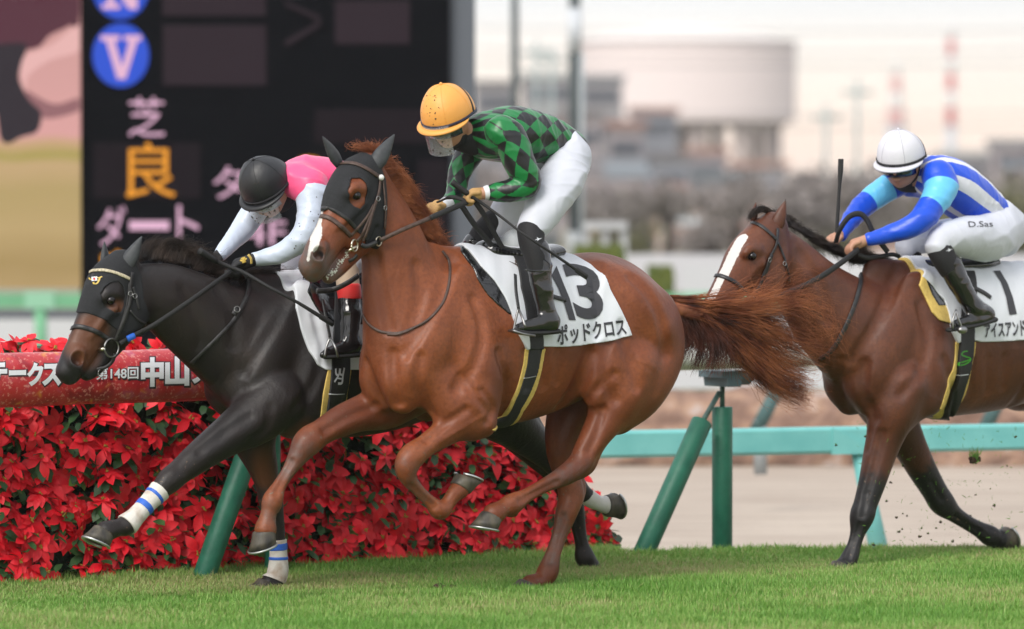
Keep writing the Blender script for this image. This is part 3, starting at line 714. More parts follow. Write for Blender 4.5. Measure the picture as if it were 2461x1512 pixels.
girthYA = Shell(SA, 'girth_edging', [(1262, 838), (1257, 875), (1249, 908), (1229, 960), (1206, 1000), (1180, 1034), (1196, 1045), (1222, 1026), (1256, 990), (1282, 950), (1300, 895), (1311, 838)], .006, M_yel, hA, h=.00325)
girthA = Shell(SA, 'girth', [(1264, 800), (1270, 838), (1265, 877), (1257, 910), (1238, 960), (1214, 1000), (1190, 1032), (1200, 1040), (1218, 1020), (1250, 982), (1272, 945), (1291, 893), (1302, 838), (1302, 800)], .011, M_girth, hA, h=.00325)
surcA = Shell(CA.L[0].__class__ and SA, 'surcingle', [(1226, 618), (1248, 690), (1262, 760), (1270, 840), (1302, 840), (1296, 760), (1284, 690), (1262, 618), (1262, 560, 0), (1226, 560, 0)], .019, M_girth, hA, h=.00325)
strap(Multi(girthA, SA), hA, 'girth_buckle', [(1252, 910), (1270, 908), (1288, 904)], .006, M_steel, .002, .002)
# race saddle
sd_ = SDF(FA, .005)
sd_.chain([(1170, 602, 0, 26, 1.6), (1210, 610, 0, 20, 2.6), (1270, 612, 0, 19, 3.4), (1325, 604, 0, 18, 3.0)], k=.01, sub=6)
sd_.build('saddle', M_patent, hA)
strap(Multi(clothA, padA), hA, 'stirrup_leather_end', [(1300, 700), (1330, 714), (1358, 722)], .022, M_black, .006, .004)
# mane and tail
def mat_hair(name, c1, c2, r=.55): return mat(name, c1, r, c2, 9, detail=3, spec=.35)
MH = mat_hair('chestnut_hair', (.16, .040, .017), (.44, .155, .062)); MHd = mat_hair('chestnut_hair_dark', (.05, .018, .014), (.16, .045, .025))
def gd(fr, *pts, ww=0): return [fr.P(u, v, w_) for u, v, w_ in pts]
def mane_guides(fr, roots, lift, flow, w0=0.0, wl=-.03):
    """roots: crest points; lift, flow: view pixel offsets of the middle and the tip"""
    out = []
    for (u, v), (a, b), (c, d) in zip(roots, lift, flow):
        out.append([fr.P(u, v, w0), fr.P(u + a, v + b, w0 + wl), fr.P(u + (a + c) / 2 + 3, v + (b + d) / 2 - 3, w0 + wl * 1.6), fr.P(u + c, v + d, w0 + wl * 1.5)])
    return out
mr_ = [(884, 380), (908, 398), (930, 428), (948, 458), (966, 486), (985, 515), (1003, 546), (1022, 572), (1040, 595)]
mane = mane_guides(FA, mr_, [(16, -14), (24, -8), (28, -2), (28, 2), (28, 6), (26, 8), (20, 6), (14, 4), (10, 0)], [(44, 14), (56, 34), (60, 52), (60, 58), (62, 56), (58, 44), (44, 38), (34, 28), (30, 10)])
hair('mane', hA, mane, 4600, MH, .018, .0011, .02, seg=10, spread_end=.042, parent_len=(.45, 1.05), clump=110, curl=.003)
hair('mane_wisps', hA, mane, 220, MH, .02, .001, .03, seg=10, spread_end=.06, parent_len=(.8, 1.15), curl=.006)
hair('forelock', hA, [gd(FA, (895, 372, 0), (870, 358, .02), (840, 352, .02), (828, 350, .02)), gd(FA, (900, 375, 0), (888, 352, 0), (880, 345, 0), (860, 348, 0)), gd(FA, (905, 378, 0), (910, 355, 0), (925, 350, 0), (945, 362, 0))], 260, MH, .014, .001, .014, seg=8, spread_end=.022, parent_len=(.3, 1))
# dock and tail
tl = SDF(FA, .006); tl.chain([(1605, 745, 0, 24), (1650, 748, -.02, 22), (1700, 765, -.03, 18), (1740, 790, -.04, 10)], k=.02, sub=5)
dock = tl.build('tail_dock', MH, hA)
TW = -.02
tailA = [gd(FA, (1612, 722, 0), (1680, 722, TW), (1780, 716, TW), (1860, 725, TW), (1925, 760, TW), (1955, 800, TW)),
         gd(FA, (1618, 728, 0), (1690, 735, TW), (1780, 750, TW), (1850, 778, TW), (1915, 812, TW), (1965, 828, TW)),
         gd(FA, (1620, 740, 0), (1690, 752, TW), (1765, 788, TW), (1825, 838, TW), (1870, 880, TW), (1925, 900, TW)),
         gd(FA, (1620, 752, 0), (1690, 770, TW), (1760, 818, TW), (1815, 878, TW), (1860, 925, TW), (1930, 960, TW)),
         gd(FA, (1622, 760, 0), (1680, 785, TW), (1740, 826, TW), (1785, 868, TW), (1830, 905, TW), (1880, 925, TW))]
hair('tail', hA, tailA, 2300, MH, .03, .0011, .04, seg=16, spread_end=.06, curl=.006, clump=70, parent_len=(.5, 1.28))
hair('tail_underhair', hA, tailA[1:4], 1200, MHd, .03, .0012, .03, seg=14, spread_end=.05, curl=.004, clump=36, parent_len=(.5, 1.0))
tb = [gd(FA, (1625, 740, .02), (1640, 790, .02), (1650, 830, .02), (1632, 872, .02)), gd(FA, (1650, 748, .0), (1672, 800, .0), (1680, 840, .0), (1668, 885, .0)), gd(FA, (1680, 755, .0), (1715, 800, .0), (1722, 850, .0), (1712, 900, .0)), gd(FA, (1700, 762, .0), (1745, 810, .0), (1780, 850, .0), (1810, 890, .0))]
hair('tail_short_hair', hA, tb, 1500, MHd, .03, .0012, .02, clump=40, seg=10, spread_end=.035, curl=.004, parent_len=(.45, 1.05))
tu = [gd(FA, (1690, 730, 0), (1770, 712, .02), (1840, 680, .05), (1900, 662, .05), (1960, 672, .05)),
      gd(FA, (1700, 732, 0), (1780, 725, .02), (1860, 700, .05), (1940, 700, .05), (1998, 722, .05)),
      gd(FA, (1710, 735, 0), (1800, 735, .02), (1900, 722, .05), (1970, 740, .05), (1990, 790, .05)),
      gd(FA, (1720, 745, 0), (1820, 760, .02), (1910, 745, .05), (1985, 770, .05), (1975, 850, .05))]
hair('tail_flyaway_hair', hA, tu, 300, MH, .03, .0009, .06, clump=40, seg=16, spread_end=.075, curl=.01, parent_len=(.5, 1.05))

fo = MB(); rf = np.random.default_rng(8)
for i in range(60):
    f = rf.random(); u = 835 - 50 * f + rf.normal(0, 3); v = 610 + 62 * f + rf.normal(0, 3.5); p, n = hit(SA, u, v)
    if p is not None: fo.sphere(p, rf.uniform(.002, .005), 6, 4)
fo.build('mouth_foam', mat('foam', (.62, .63, .56), .4), hA)
# ================================================================== JOCKEYS
M_skin = mat('skin', (.48, .26, .17), .5, (.42, .2, .13), 12, bump=.0004, bscale=200)
M_breech = mat('breeches_white', (.60, .62, .69), .6, (.56, .58, .65), 8, bump=.003, bscale=14)
M_sock = mat('sock_black', (.01, .01, .012), .75, bump=.002, bscale=150)
M_lens = mat('goggle_lens', (.01, .015, .04), .08, coat=1)
M_face_mask = mat('face_mask', (.014, .014, .018), .8, bump=.004, bscale=30)
M_clear = mat('clear_visor', (.85, .87, .88), .06, trans=0, alpha=.14, coat=1)
M_mud = mat('mud_spots', (.06, .045, .035), .9)
def silk(name, c1, pat=None, c2=None, bump=.006, extra=None):
    m = mat(name, c1, .36, bump=bump, bscale=11, sheen=.1); n = m.node_tree; b = n.nodes['Principled BSDF']; N = n.nodes.new; Lk = n.links.new
    if pat == 'diamond':      # harlequin checks in garment coordinates pu, pv
        A = N('ShaderNodeAttribute'); A.attribute_name = 'pu'; B = N('ShaderNodeAttribute'); B.attribute_name = 'pv'
        def mth(op, x, y): q = N('ShaderNodeMath'); q.operation = op; Lk(x, q.inputs[0]); (Lk(y, q.inputs[1]) if hasattr(y, 'node') else setattr(q.inputs[1], 'default_value', y)); return q.outputs[0]
        s = mth('ADD', A.outputs['Fac'], B.outputs['Fac']); d = mth('SUBTRACT', A.outputs['Fac'], B.outputs['Fac'])
        fs = mth('MODULO', mth('FLOOR', mth('ADD', s, 100.0), 0.0), 2.0); fd = mth('MODULO', mth('FLOOR', mth('ADD', d, 100.0), 0.0), 2.0)
        f = mth('ABSOLUTE', mth('SUBTRACT', fs, fd), 0.0)
        x = N('ShaderNodeMix'); x.data_type = 'RGBA'; Lk(f, x.inputs[0]); x.inputs[6].default_value = (*c1, 1); x.inputs[7].default_value = (*c2, 1); Lk(x.outputs[2], b.inputs['Base Color'])
    if pat == 'bands':        # extra = [(lo, hi)] intervals of pu shown in c2
        A = N('ShaderNodeAttribute'); A.attribute_name = 'pu'; r = N('ShaderNodeValToRGB'); r.color_ramp.interpolation = 'CONSTANT'; Lk(A.outputs['Fac'], r.inputs[0])
        el = r.color_ramp.elements; el[0].position = 0; el[0].color = (*extra[0][1], 1); el[1].position = extra[1][0]; el[1].color = (*extra[1][1], 1)
        for p, c in extra[2:]: q = el.new(p); q.color = (*c, 1)
        Lk(r.outputs[0], b.inputs['Base Color'])
    return m
class Head:
    def __init__(s, fr, c, yaw, pitch, roll=0):
        s.fr = fr; s.c = np.asarray(c, float); y, p = R(yaw), R(pitch)
        s.f = np.array([-math.cos(y) * math.cos(p), -math.sin(y) * math.cos(p), -math.sin(p)])
        s.s = np.array([-math.sin(y), math.cos(y), 0]); s.s = -s.s if s.s[1] > 0 else s.s     # s points to the rider's left / near side
        r = R(roll); u = np.cross(s.f, s.s); u = u if u[2] > 0 else -u; s.s, s.u = s.s * math.cos(r) + u * math.sin(r), u * math.cos(r) - s.s * math.sin(r)
    def p(s, f=0, side=0, up=0): return s.c + s.f * f + s.s * side + s.u * up
def face(S, hd):
    def c(pts, k=.012, **kw): S.chain([(*hd.p(*q[:3]), q[3]) for q in pts], ld=True, k=k, **kw)
    c([(-.01, 0, .03, .088), (.0, 0, .02, .088)]); c([(.03, 0, -.03, .068), (.045, 0, -.075, .045)], k=.04); c([(.055, 0, -.095, .024)], k=.03)
    for sg in (1, -1):
        c([(.06, .035 * sg, -.035, .03)], k=.03); c([(.0, .062 * sg, -.05, .022), (.04, .04 * sg, -.085, .018)], k=.03)
        c([(.1, .033 * sg, .0, .014)], k=.014, op='sub')
        c([(.0, .083 * sg, -.005, .018), (-.005, .084 * sg, -.035, .012)], k=.006, q=.5, axis=hd.s)
    c([(.095, 0, .005, .010), (.112, 0, -.028, .013)], k=.014); c([(.1, 0, -.066, .012)], k=.012); c([(.103, .018, -.064, .008), (.103, -.018, -.064, .008)], k=.008)
    c([(.115, .022, -.067, .003), (.118, 0, -.067, .003), (.115, -.022, -.067, .003)], k=.003, op='sub')
def helmet(hd, root, m_cover, m_band, rf=.146, rs=.122, ru=.142, peak=.042, seams=True, m_seam=None, strap_m=None, up=.028, m_peak=None, name='helmet'):
    H = lambda f, s, u: hd.p(f, s, u + up); V = []; nu, nv = 36, 14
    dome = lambda ph, a, k=1.0: H(rf * k * math.sin(ph) * math.cos(a) - .008, rs * k * math.sin(ph) * math.sin(a), ru * k * math.cos(ph) + (.0 if math.cos(a) > 0 else -.03 * math.sin(ph) * abs(math.cos(a))))
    for i in range(nv + 1):
        ph = R(97) * i / nv
        for j in range(nu):
            a = 2 * math.pi * j / nu; V.append(dome(ph, a, 1 + .008 * math.cos(6 * (a - .5)) * math.sin(ph)))
    Fc = [(i * nu + j, (i + 1) * nu + j, (i + 1) * nu + (j + 1) % nu, i * nu + (j + 1) % nu) for i in range(nv) for j in range(nu)]
    Fc = [tuple(dict.fromkeys(f)) for f in Fc]
    mb = MB().add(V, Fc); mb.v += []; o = mb.build(name, m_cover, root)
    md = o.modifiers.new('s', 'SOLIDIFY'); md.thickness = .012; md.offset = -1
    rim = lambda a, k=1.0, du=0: H(rf * k * math.cos(a) - .008, rs * k * math.sin(a), -.016 + du - (.03 * abs(math.cos(a)) if math.cos(a) < 0 else 0))
    b = MB(); b.ribbon([rim(2 * math.pi * i / 40, 1.0, .006) for i in range(41)], [rim(2 * math.pi * i / 40, 1.3) - rim(2 * math.pi * i / 40, .7) for i in range(41)], .013, .005); b.build('rim_band', m_band, o)
    V = []; n = 24
    for i in range(n + 1):
        a = R(-78 + 156 * i / n); ext = peak * max(0, math.cos(a * 90 / 80)) ** .6
        for k, du in ((.99, 0), (1.0, 0)):
            d = np.array([math.cos(a), math.sin(a)]); base = rim(a, .99); V.append(base)
            V.append(base + (hd.f * d[0] + hd.s * d[1]) * ext * .6 - hd.u * ext * .12); V.append(base + (hd.f * d[0] + hd.s * d[1]) * ext - hd.u * ext * .3); break
    Fc = [(i * 3 + j, i * 3 + j + 1, i * 3 + j + 4, i * 3 + j + 3) for i in range(n) for j in range(2)]
    pk = MB().add(V, Fc).build('peak', m_peak or m_cover, o); md = pk.modifiers.new('s', 'SOLIDIFY'); md.thickness = .007
    MB().sphere(H(-.008, 0, ru + .002), .008, 10, 6).build('button', m_cover, o)
    if seams:
        for k in range(6):
            a = math.pi * k / 3 + .5; pts = [dome(R(95) * i / 12, a, 1.004) for i in range(13)]
            MB().tube(pts, .0016, 5).build('seam', m_seam or m_cover, o)
    if strap_m:   # goggle strap round the shell
        for rollk, dz in ((0, 0),):
            pts = []
            for i in range(33):
                a = math.pi * (i / 32) * 1.0
                a = math.pi * i / 32; x = -.02 - .05 * math.sin(a); kk = math.sqrt(1 - (x / rf) ** 2) * 1.012; pts.append(H(x - .008, rs * math.cos(a) * kk, ru * math.sin(a) * kk - .018))
            MB().ribbon(pts, [p - hd.p(0, 0, 0) for p in pts], .016, .003).build('goggle_strap', strap_m, o)
    return o
def sheet(hd, rr, a0, a1, u0, u1, n=16, m=4, fw=0.0, taper=1.0):
    V = []
    for j in range(m + 1):
        u = u0 + (u1 - u0) * j / m
        for i in range(n + 1):
            a = R(a0 + (a1 - a0) * i / n) * (1 - (1 - taper) * (j / m)); V.append(hd.p(rr * math.cos(a) + fw, rr * .92 * math.sin(a), u))
    return V, [(j * (n + 1) + i, j * (n + 1) + i + 1, (j + 1) * (n + 1) + i + 1, (j + 1) * (n + 1) + i) for j in range(m) for i in range(n)]
def goggles(hd, root, m_lens=None, m_frame=None):
    V, Fc = sheet(hd, .110, -66, 66, -.050, .004, 18, 4, .010); o = MB().add(V, Fc).build('goggles', m_lens or M_lens, root); md = o.modifiers.new('s', 'SOLIDIFY'); md.thickness = .008
    V, Fc = sheet(hd, .113, -68, 68, .0, .012, 18, 1, .010); f = MB().add(V, Fc).build('frame', M_face_mask, o); md = f.modifiers.new('s', 'SOLIDIFY'); md.thickness = .01
    return o
def visor(hd, root, a0=-55, a1=40, u0=.02, u1=-.125, fw=.03, rr=.115):
    V, Fc = sheet(hd, rr, a0, a1, u0, u1, 18, 6, fw, .9); o = MB().add(V, Fc).build('face_shield', M_clear, root); md = o.modifiers.new('s', 'SOLIDIFY'); md.thickness = .002
    b = MB()
    for _ in range(70):
        a = R(rng.uniform(a0, a1)); u = rng.uniform(u1, u0); r = abs(rng.normal(0, .0022)) + .0008; nrm = hd.f * math.cos(a) + hd.s * math.sin(a)
        b.sphere(hd.p((rr + .001) * math.cos(a) + fw, rr * .92 * math.sin(a) * 1.01, u), r, 5, 3)
    b.build('mud_spatter', M_mud, o); return o
def spatter(sdf, root, uv, n, rmax=.004, name='mud_spatter'):
    b = MB(); (u0, u1), (v0, v1) = uv
    for _ in range(n):
        p, nn = hit(sdf, rng.uniform(u0, u1), rng.uniform(v0, v1))
        if p is not None: b.sphere(p, rng.uniform(.15, 1) ** 2 * rmax, 5, 3)
    if b.v: b.build(name, M_mud, root)
def fist(fr, root, c, wrist, palm_dir, m, name='glove', scale=1.0, yawside=1):
    """closed hand: c knuckle centre, wrist point (local). Fingers curl round the rein."""
    S = SDF(fr, .0035); c = np.asarray(c, float); wr = np.asarray(wrist, float); ax = c - wr; L = np.linalg.norm(ax); ax /= L
    dn = np.asarray(palm_dir, float); dn = dn - ax * (ax @ dn); dn /= np.linalg.norm(dn); sd = np.cross(ax, dn); k = scale
    def P(a, d, s): return c + ax * a * k + dn * d * k + sd * s * k
    S.chain([(*(wr - ax * .01), .027 * k), (*P(-.045, 0, 0), .028 * k), (*P(-.015, 0, 0), .030 * k)], ld=True, k=.01, q=.9)
    for i, s_ in enumerate((-.030, -.010, .010, .029)):
        l = (.9, 1.0, .95, .82)[i]
        S.chain([(*P(-.03, -.004, s_ * .9), .0135 * k), (*P(.004 * l, -.002, s_), .0125 * k), (*P(.028 * l, .012, s_), .0115 * k), (*P(.026 * l, .036 * l, s_ * .95), .0108 * k), (*P(.004, .042 * l, s_ * .9), .0100 * k)], ld=True, k=.004, sub=4)
    S.chain([(*P(-.045, .008, -.026), .015 * k), (*P(-.022, .026, -.036), .0125 * k), (*P(.002, .034, -.028), .0112 * k), (*P(.016, .04, -.012), .010 * k)], ld=True, k=.006, sub=4)
    o = S.build(name, m, root); return S
def limb_coords(V, pts):
    pts = [np.asarray(p, float)[:3] for p in pts]; d, t = polydist(V, pts)
    ang = np.zeros(len(V)); best = np.full(len(V), 9.)
    for a, b in zip(pts[:-1], pts[1:]):
        ax = b - a; L = np.linalg.norm(ax); ax = ax / L; tt = np.clip((V - a) @ ax / L, 0, 1); q = V - a - (tt * L)[:, None] * ax; dd = np.linalg.norm(q, axis=1)
        x = np.array([0, -1., 0]); x = x - ax * (x @ ax); x /= np.linalg.norm(x); y = np.cross(ax, x); an = np.arctan2(q @ y, q @ x); m = dd < best; ang[m] = an[m]; best[m] = dd[m]
    return t, ang
def folds(V, Q, amp, f, ax=(1, 0, .4), seed=0, bias=.35):
    e1 = V[Q[:, 2]] - V[Q[:, 0]]; e2 = V[Q[:, 3]] - V[Q[:, 1]]; fn = np.cross(e1, e2); N = np.zeros_like(V)
    for i in range(4):
        for c in range(3): N[:, c] += np.bincount(Q[:, i], fn[:, c], len(V))
    N /= np.linalg.norm(N, axis=1)[:, None] + 1e-9
    r = np.random.default_rng(seed); ph = r.uniform(0, 6.28, 9); ax = np.asarray(ax, float); ax /= np.linalg.norm(ax)
    o = np.cross(ax, [0, 1, 0]); o /= np.linalg.norm(o) + 1e-9
    a = V @ ax; b = V @ o; c = V[:, 1]
    f = f * 1.5
    wx = .035 * np.sin(b * 11 + ph[0]) + .03 * np.sin(c * 13 + a * 5 + ph[1]) + .012 * np.sin(b * 29 + ph[2])
    sa = lambda x: np.sqrt(np.sin(x) ** 2 + .02)
    d = (1 - sa((a + wx) * f + ph[3])) ** 2 * (.5 + .5 * np.sin(b * 9 + c * 7 + ph[4])) + .6 * (1 - sa((a * .7 + b * .5 - wx) * f * 1.37 + ph[5])) ** 2 * (.5 + .5 * np.sin(a * 8 - c * 10 + ph[6])) + .25 * (1 - sa((a * .8 - b * .6 + 1.7 * wx) * f * 1.9 + ph[7])) ** 2
    return V + N * (amp * (d - bias))[:, None]
def garment(fr, root, name, chains, m, h=.0055, k=.03, grow=0, cut=None, pat=None, wr=None, fold=None):
    S = SDF(fr, h); cs_ = []
    for c in chains:
        kw = c[1] if isinstance(c, tuple) and isinstance(c[1], dict) else {}; pts = c[0] if kw or isinstance(c, tuple) else c
        cs_.append(S.chain([(*p[:3], p[3] + grow, *p[4:]) for p in pts], k=kw.get('k', k), sub=kw.get('sub', 6), **{a: b for a, b in kw.items() if a not in ('k', 'sub')}))
    o = S.build(name, m, root, cut=cut)
    if fold:
        S.V0 = S.V; S.V = folds(S.V, S.Q, fold[0] * 1.5, fold[1], **(fold[2] if len(fold) > 2 else {})); o.data.vertices.foreach_set('co', np.asarray(S.V, np.float32).ravel()); o.data.update()
        S.bvh = BVHTree.FromPolygons([Vector(v) for v in S.V], S.Q.tolist())
    if pat:
        t, ang = limb_coords(S.V, [c[:3] for c in cs_[pat.get('chain', 0)]])
        attr(o.data, 'pu', t / pat['du'] + pat.get('ou', 0)); attr(o.data, 'pv', ang * pat['r'] / pat['dv'] + pat.get('ov', 0))
    S.obj = o; S.cs = cs_; return S
def boot(fr, root, shaft, foot, m=None, name='boot', sole=True):
    S = SDF(fr, .005); S.chain(shaft, k=.02, sub=5, q=.95); S.chain(foot, k=.03, sub=5, q=.85)
    o = S.build(name, m or M_patent, root); S.V = folds(S.V, S.Q, .0055, 18, (.25, 0, 1), 77, .3); o.data.vertices.foreach_set('co', np.asarray(S.V, np.float32).ravel()); o.data.update(); S.obj = o; return S
# ------------------------------------------------------------------ rider of the chestnut: green and black diamonds
def rider(fr, u, v, w_, label):
    l = fr.P(u, v, w_); o = empty('jockey', fr.W(l), fr.th); tag(o, label, 'person', 'jockeys riding in the race')
    return o, l
class Shift:      # frame whose local origin sits at the rider's foot
    pass
def shifted(fr, l):
    g = Frame(fr.O, fr.th); W0 = fr.W(l); g.O = W0.copy()
    g.L = lambda p, g=g: (lambda q: np.array([q @ g.ex, q @ g.ey, q[2]]))(np.asarray(p) - g.O)
    g.W = lambda q, g=g: g.O + g.ex * q[0] + g.ey * q[1] + np.array([0, 0, 1]) * q[2]
    def P(u, v, w=0.0, yaw=None, piv=None):
        d = ray(u, v); n = -g.ey; o = fr.O; t = (w - (CAMP - o) @ n) / (d @ n); return g.L(CAMP + d * t)
    g.P = P; return g
J1, l1 = rider(FA, 1290, 800, .3, 'jockey in green and black diamond silks and muddy orange helmet crouching over horse 13')
G1 = shifted(FA, l1)
torso = [(1148, 322, 0, 46, .95), (1178, 325, 0, 60, 1.15), (1228, 322, 0, 69, 1.2), (1285, 330, 0, 64, 1.15), (1335, 338, 0, 50, 1.1), (1365, 352, 0, 42, 1.15)]
uarm = [(1205, 318, .15, 42), (1228, 338, .18, 42), (1248, 390, .21, 39), (1266, 440, .22, 35)]
farm = [(1268, 446, .22, 33), (1235, 456, .2, 30), (1205, 461, .16, 26), (1180, 463, .13, 20), (1168, 464, .12, 17)]
fu = [(1150, 345, -.15, 36), (1125, 375, -.18, 34), (1105, 415, -.19, 29), (1098, 452, -.18, 26)]
ff = [(1098, 452, -.18, 25), (1090, 478, -.15, 24), (1072, 492, -.12, 19), (1062, 496, -.11, 16)]
nthigh = [(1368, 378, .07, 50), (1352, 430, .13, 56), (1322, 482, .19, 50), (1296, 522, .21, 44), (1280, 548, .22, 38)]
fthigh = [(1352, 380, -.08, 48), (1290, 440, -.14, 52), (1240, 485, -.2, 47), (1208, 520, -.22, 38), (1192, 540, -.23, 32)]
nshin = [(1276, 556, .225, 34), (1278, 585, .25, 31), (1290, 625, .28, 28), (1300, 680, .29, 25), (1310, 730, .3, 22), (1316, 765, .3, 22)]
fshin = [(1186, 535, -.23, 31), (1160, 560, -.25, 28), (1138, 600, -.27, 28), (1130, 660, -.28, 24)]
# figure: one continuous body with head and limbs
hd1 = Head(G1, G1.P(1078, 284, 0), 24, 27)
SB = SDF(G1, .006)
SB.chain([(*p[:3], p[3] * .86, *p[4:]) for p in torso], k=.03, sub=6); SB.chain([(1150, 325, 0, 26), (1115, 318, 0, 25), (1102, 305, 0, 24)], k=.03)
for c in (uarm + farm[1:], fu + ff[1:], nthigh + nshin[1:], fthigh + fshin[1:]): SB.chain([(*p[:3], p[3] * .7) for p in c], k=.03)
SB.chain([(1176, 463, .12, 13), (1150, 466, .1, 15), (1138, 468, .09, 15)], k=.02); SB.chain([(1066, 494, -.12, 13), (1052, 496, -.1, 13)], k=.02)
face(SB, hd1); SB.build('body', M_skin, J1)
helm_cover = mat('helmet_cover_orange', (.78, .36, .08), .5, bump=.003, bscale=20)
M_navy = mat('navy_band', (.012, .014, .04), .5)
he = helmet(hd1, J1, helm_cover, M_navy, strap_m=M_face_mask, m_seam=helm_cover)
# mud on the helmet
hs = type('o', (), {})(); hs.fr = G1; dgm = he.data; hs.bvh = BVHTree.FromPolygons([v.co for v in dgm.vertices], [p.vertices[:] for p in dgm.polygons])
spatter(hs, he, ((1004, 1060), (225, 300)), 60, .0045)
goggles(hd1, J1); visor(hd1, J1)
mk = SDF(G1, .005); mk.chain([(*hd1.p(.012, 0, -.07), .082), (*hd1.p(-.03, 0, -.1), .07), (*G1.P(1135, 335, 0), .075)], ld=True, k=.02, q=.9)
mk.build('face_mask', M_face_mask, J1, cut=[(hd1.p(.062, 0, 0), hd1.f * .8 + hd1.s * .3)])
M_sg = silk('silk_green_black', (.004, .17, .04), 'diamond', (.006, .007, .009))
dp = dict(du=.105, dv=.082, r=.135)
jk = garment(G1, J1, 'silks', [torso, ([(1190, 330, .08, 46), (1215, 335, .15, 42)], dict(k=.04)), ([(1165, 340, -.08, 42), (1150, 348, -.14, 36)], dict(k=.04))], M_sg, pat=dict(dp, ov=.35, ou=.2), k=.02, fold=(.006, 19, dict(ax=(1, 0, .5), seed=3)))
sl = garment(G1, J1, 'sleeve', [uarm + farm[1:]], M_sg, k=.03, pat=dict(du=.105, dv=.082, r=.08, ov=.2, ou=.45), cut=[ends(G1.P(1190, 462, .13), G1.P(1170, 464, .12))[1]], fold=(.004, 22, dict(ax=(.8, 0, 1), seed=5)))
sf = garment(G1, J1, 'sleeve', [fu + ff[1:]], M_sg, k=.03, pat=dict(du=.105, dv=.082, r=.07, ov=.1, ou=.1), cut=[ends(G1.P(1090, 480, -.12), G1.P(1066, 495, -.12))[1]], fold=(.005, 24, dict(ax=(.2, 0, 1), seed=6)))
cf = SDF(G1, .004); cf.chain([(1183, 462, .13, 18.5), (1172, 463, .12, 18)], k=.01); cf.build('cuff', M_cloth, J1)
cf = SDF(G1, .004); cf.chain([(1076, 489, -.12, 17.5), (1066, 494, -.11, 17)], k=.01); cf.build('cuff', M_cloth, J1)
M_glove = mat('glove_tan', (.55, .34, .14), .75, (.44, .26, .1), 25, bump=.002, bscale=60)
fist(G1, J1, G1.P(1132, 468, .09), G1.P(1166, 464, .115), (-.35, 0, -1), M_glove)
fist(G1, J1, G1.P(1046, 496, -.1), G1.P(1062, 495, -.11), (-.35, 0, -1), M_glove)
bc = garment(G1, J1, 'breeches', [[(1352, 352, 0, 48, 1.2), (1372, 380, 0, 46, 1.35), (1372, 398, 0, 38, 1.3)], nthigh, fthigh, [(1368, 372, .05, 46), (1372, 402, .08, 42)]], M_breech, k=.03, fold=(.0095, 13, dict(ax=(1, 0, -.75), seed=11)))
sk = garment(G1, J1, 'sock', [nshin[:4]], M_sock, k=.02); sk2 = garment(G1, J1, 'sock', [fshin[:3]], M_sock, k=.02)
b1 = boot(G1, J1, [(1293, 607, .27, 32), (1297, 650, .285, 30), (1303, 700, .295, 26.5), (1312, 745, .3, 24), (1318, 775, .3, 24)], [(1322, 776, .3, 23), (1298, 780, .31, 20), (1270, 784, .31, 17), (1250, 788, .31, 13), (1240, 789, .31, 9)])
boot(G1, J1, [(1140, 590, -.27, 31), (1128, 640, -.28, 28), (1125, 690, -.28, 24)], [(1125, 695, -.28, 22), (1095, 705, -.28, 16)])
sl_ = SDF(G1, .005); sl_.chain([(1338, 796, .3, 7, 2.4), (1300, 800, .31, 6, 3), (1262, 800, .31, 6, 3), (1236, 793, .31, 5, 2.2)], k=.01); sl_.build('boot_sole', M_rubber, b1.obj)
MB().ribbon([G1.P(u, v, .36) for u, v in ((1262, 649), (1290, 652), (1322, 650))], [(0, -1, 0)] * 3, .008, .004).build('boot_cuff', M_patent, b1.obj)
# knee emblem
decal(sk, 'emblem', ([(0, .35), (.45, .5), (.35, .15), (.6, .45), (1, .8), (.6, .72), (.3, 1), (.42, .68)], [[0, 1, 7], [1, 2, 3], [1, 3, 4, 5], [1, 5, 7], [5, 6, 7]]), [(1284, 582), (1302, 582), (1302, 570), (1284, 570)], M_cloth, sk.obj, .002)
# stirrup
st = MB(); st.tube(catmull([G1.P(1246, 742, .31), G1.P(1240, 765, .31), G1.P(1236, 785, .31), G1.P(1234, 797, .31)], 4), .006, 8); st.tube(catmull([G1.P(1246, 742, .31), G1.P(1256, 765, .36), G1.P(1262, 785, .38)], 4), .006, 8)
st.ribbon([G1.P(1228, 796, .33), G1.P(1250, 803, .33), G1.P(1280, 808, .33)], [(0, 0, 1)] * 3, .05, .008)
hA_st = st; 
# reins, whip and stirrup of the chestnut and its rider
st.v = [tuple(np.array(v) + l1) for v in st.v]; st.build('stirrup', M_steel, hA)
def mixed(fr, *pts): return [fr.P(*p) if not isinstance(p, np.ndarray) else p for p in pts]
ff_ = lambda *pts: [FA.P(*p) for p in pts]
r0 = HP(913, 578, .095)
P_ = catmull([r0, FA.P(970, 551, .14), FA.P(1034, 524, .14), FA.P(1082, 503, .12), FA.P(1122, 486, .1)], 8)
MB().ribbon(P_[:17], [(0, -1, .3)] * 17, .02, .006).build('rein', M_brown, hA)
MB().ribbon(P_[16:], [(0, -1, .3)] * len(P_[16:]), .026, .009).build('rein_grip', M_rubber, hA)
free_strap(FA, hA, 'rein', ff_((1106, 490, .1), (1140, 540, .08), (1190, 600, .06), (1236, 648, .08)), .028, .008, M_rubber)
free_strap(FA, hA, 'rein', ff_((1142, 486, .1), (1165, 520, .1), (1195, 575, .08), (1224, 625, .08)), .026, .008, M_rubber)
free_strap(FA, hA, 'rein', ff_((1122, 486, .1), (1106, 478, .08), (1080, 474, .04), (1052, 484, -.06)), .02, .007, M_rubber)
free_strap(FA, hA, 'rein', ff_((1050, 494, -.1), (1000, 520, -.16), (930, 560, -.16), (880, 592, -.12)), .02, .005, M_brown)
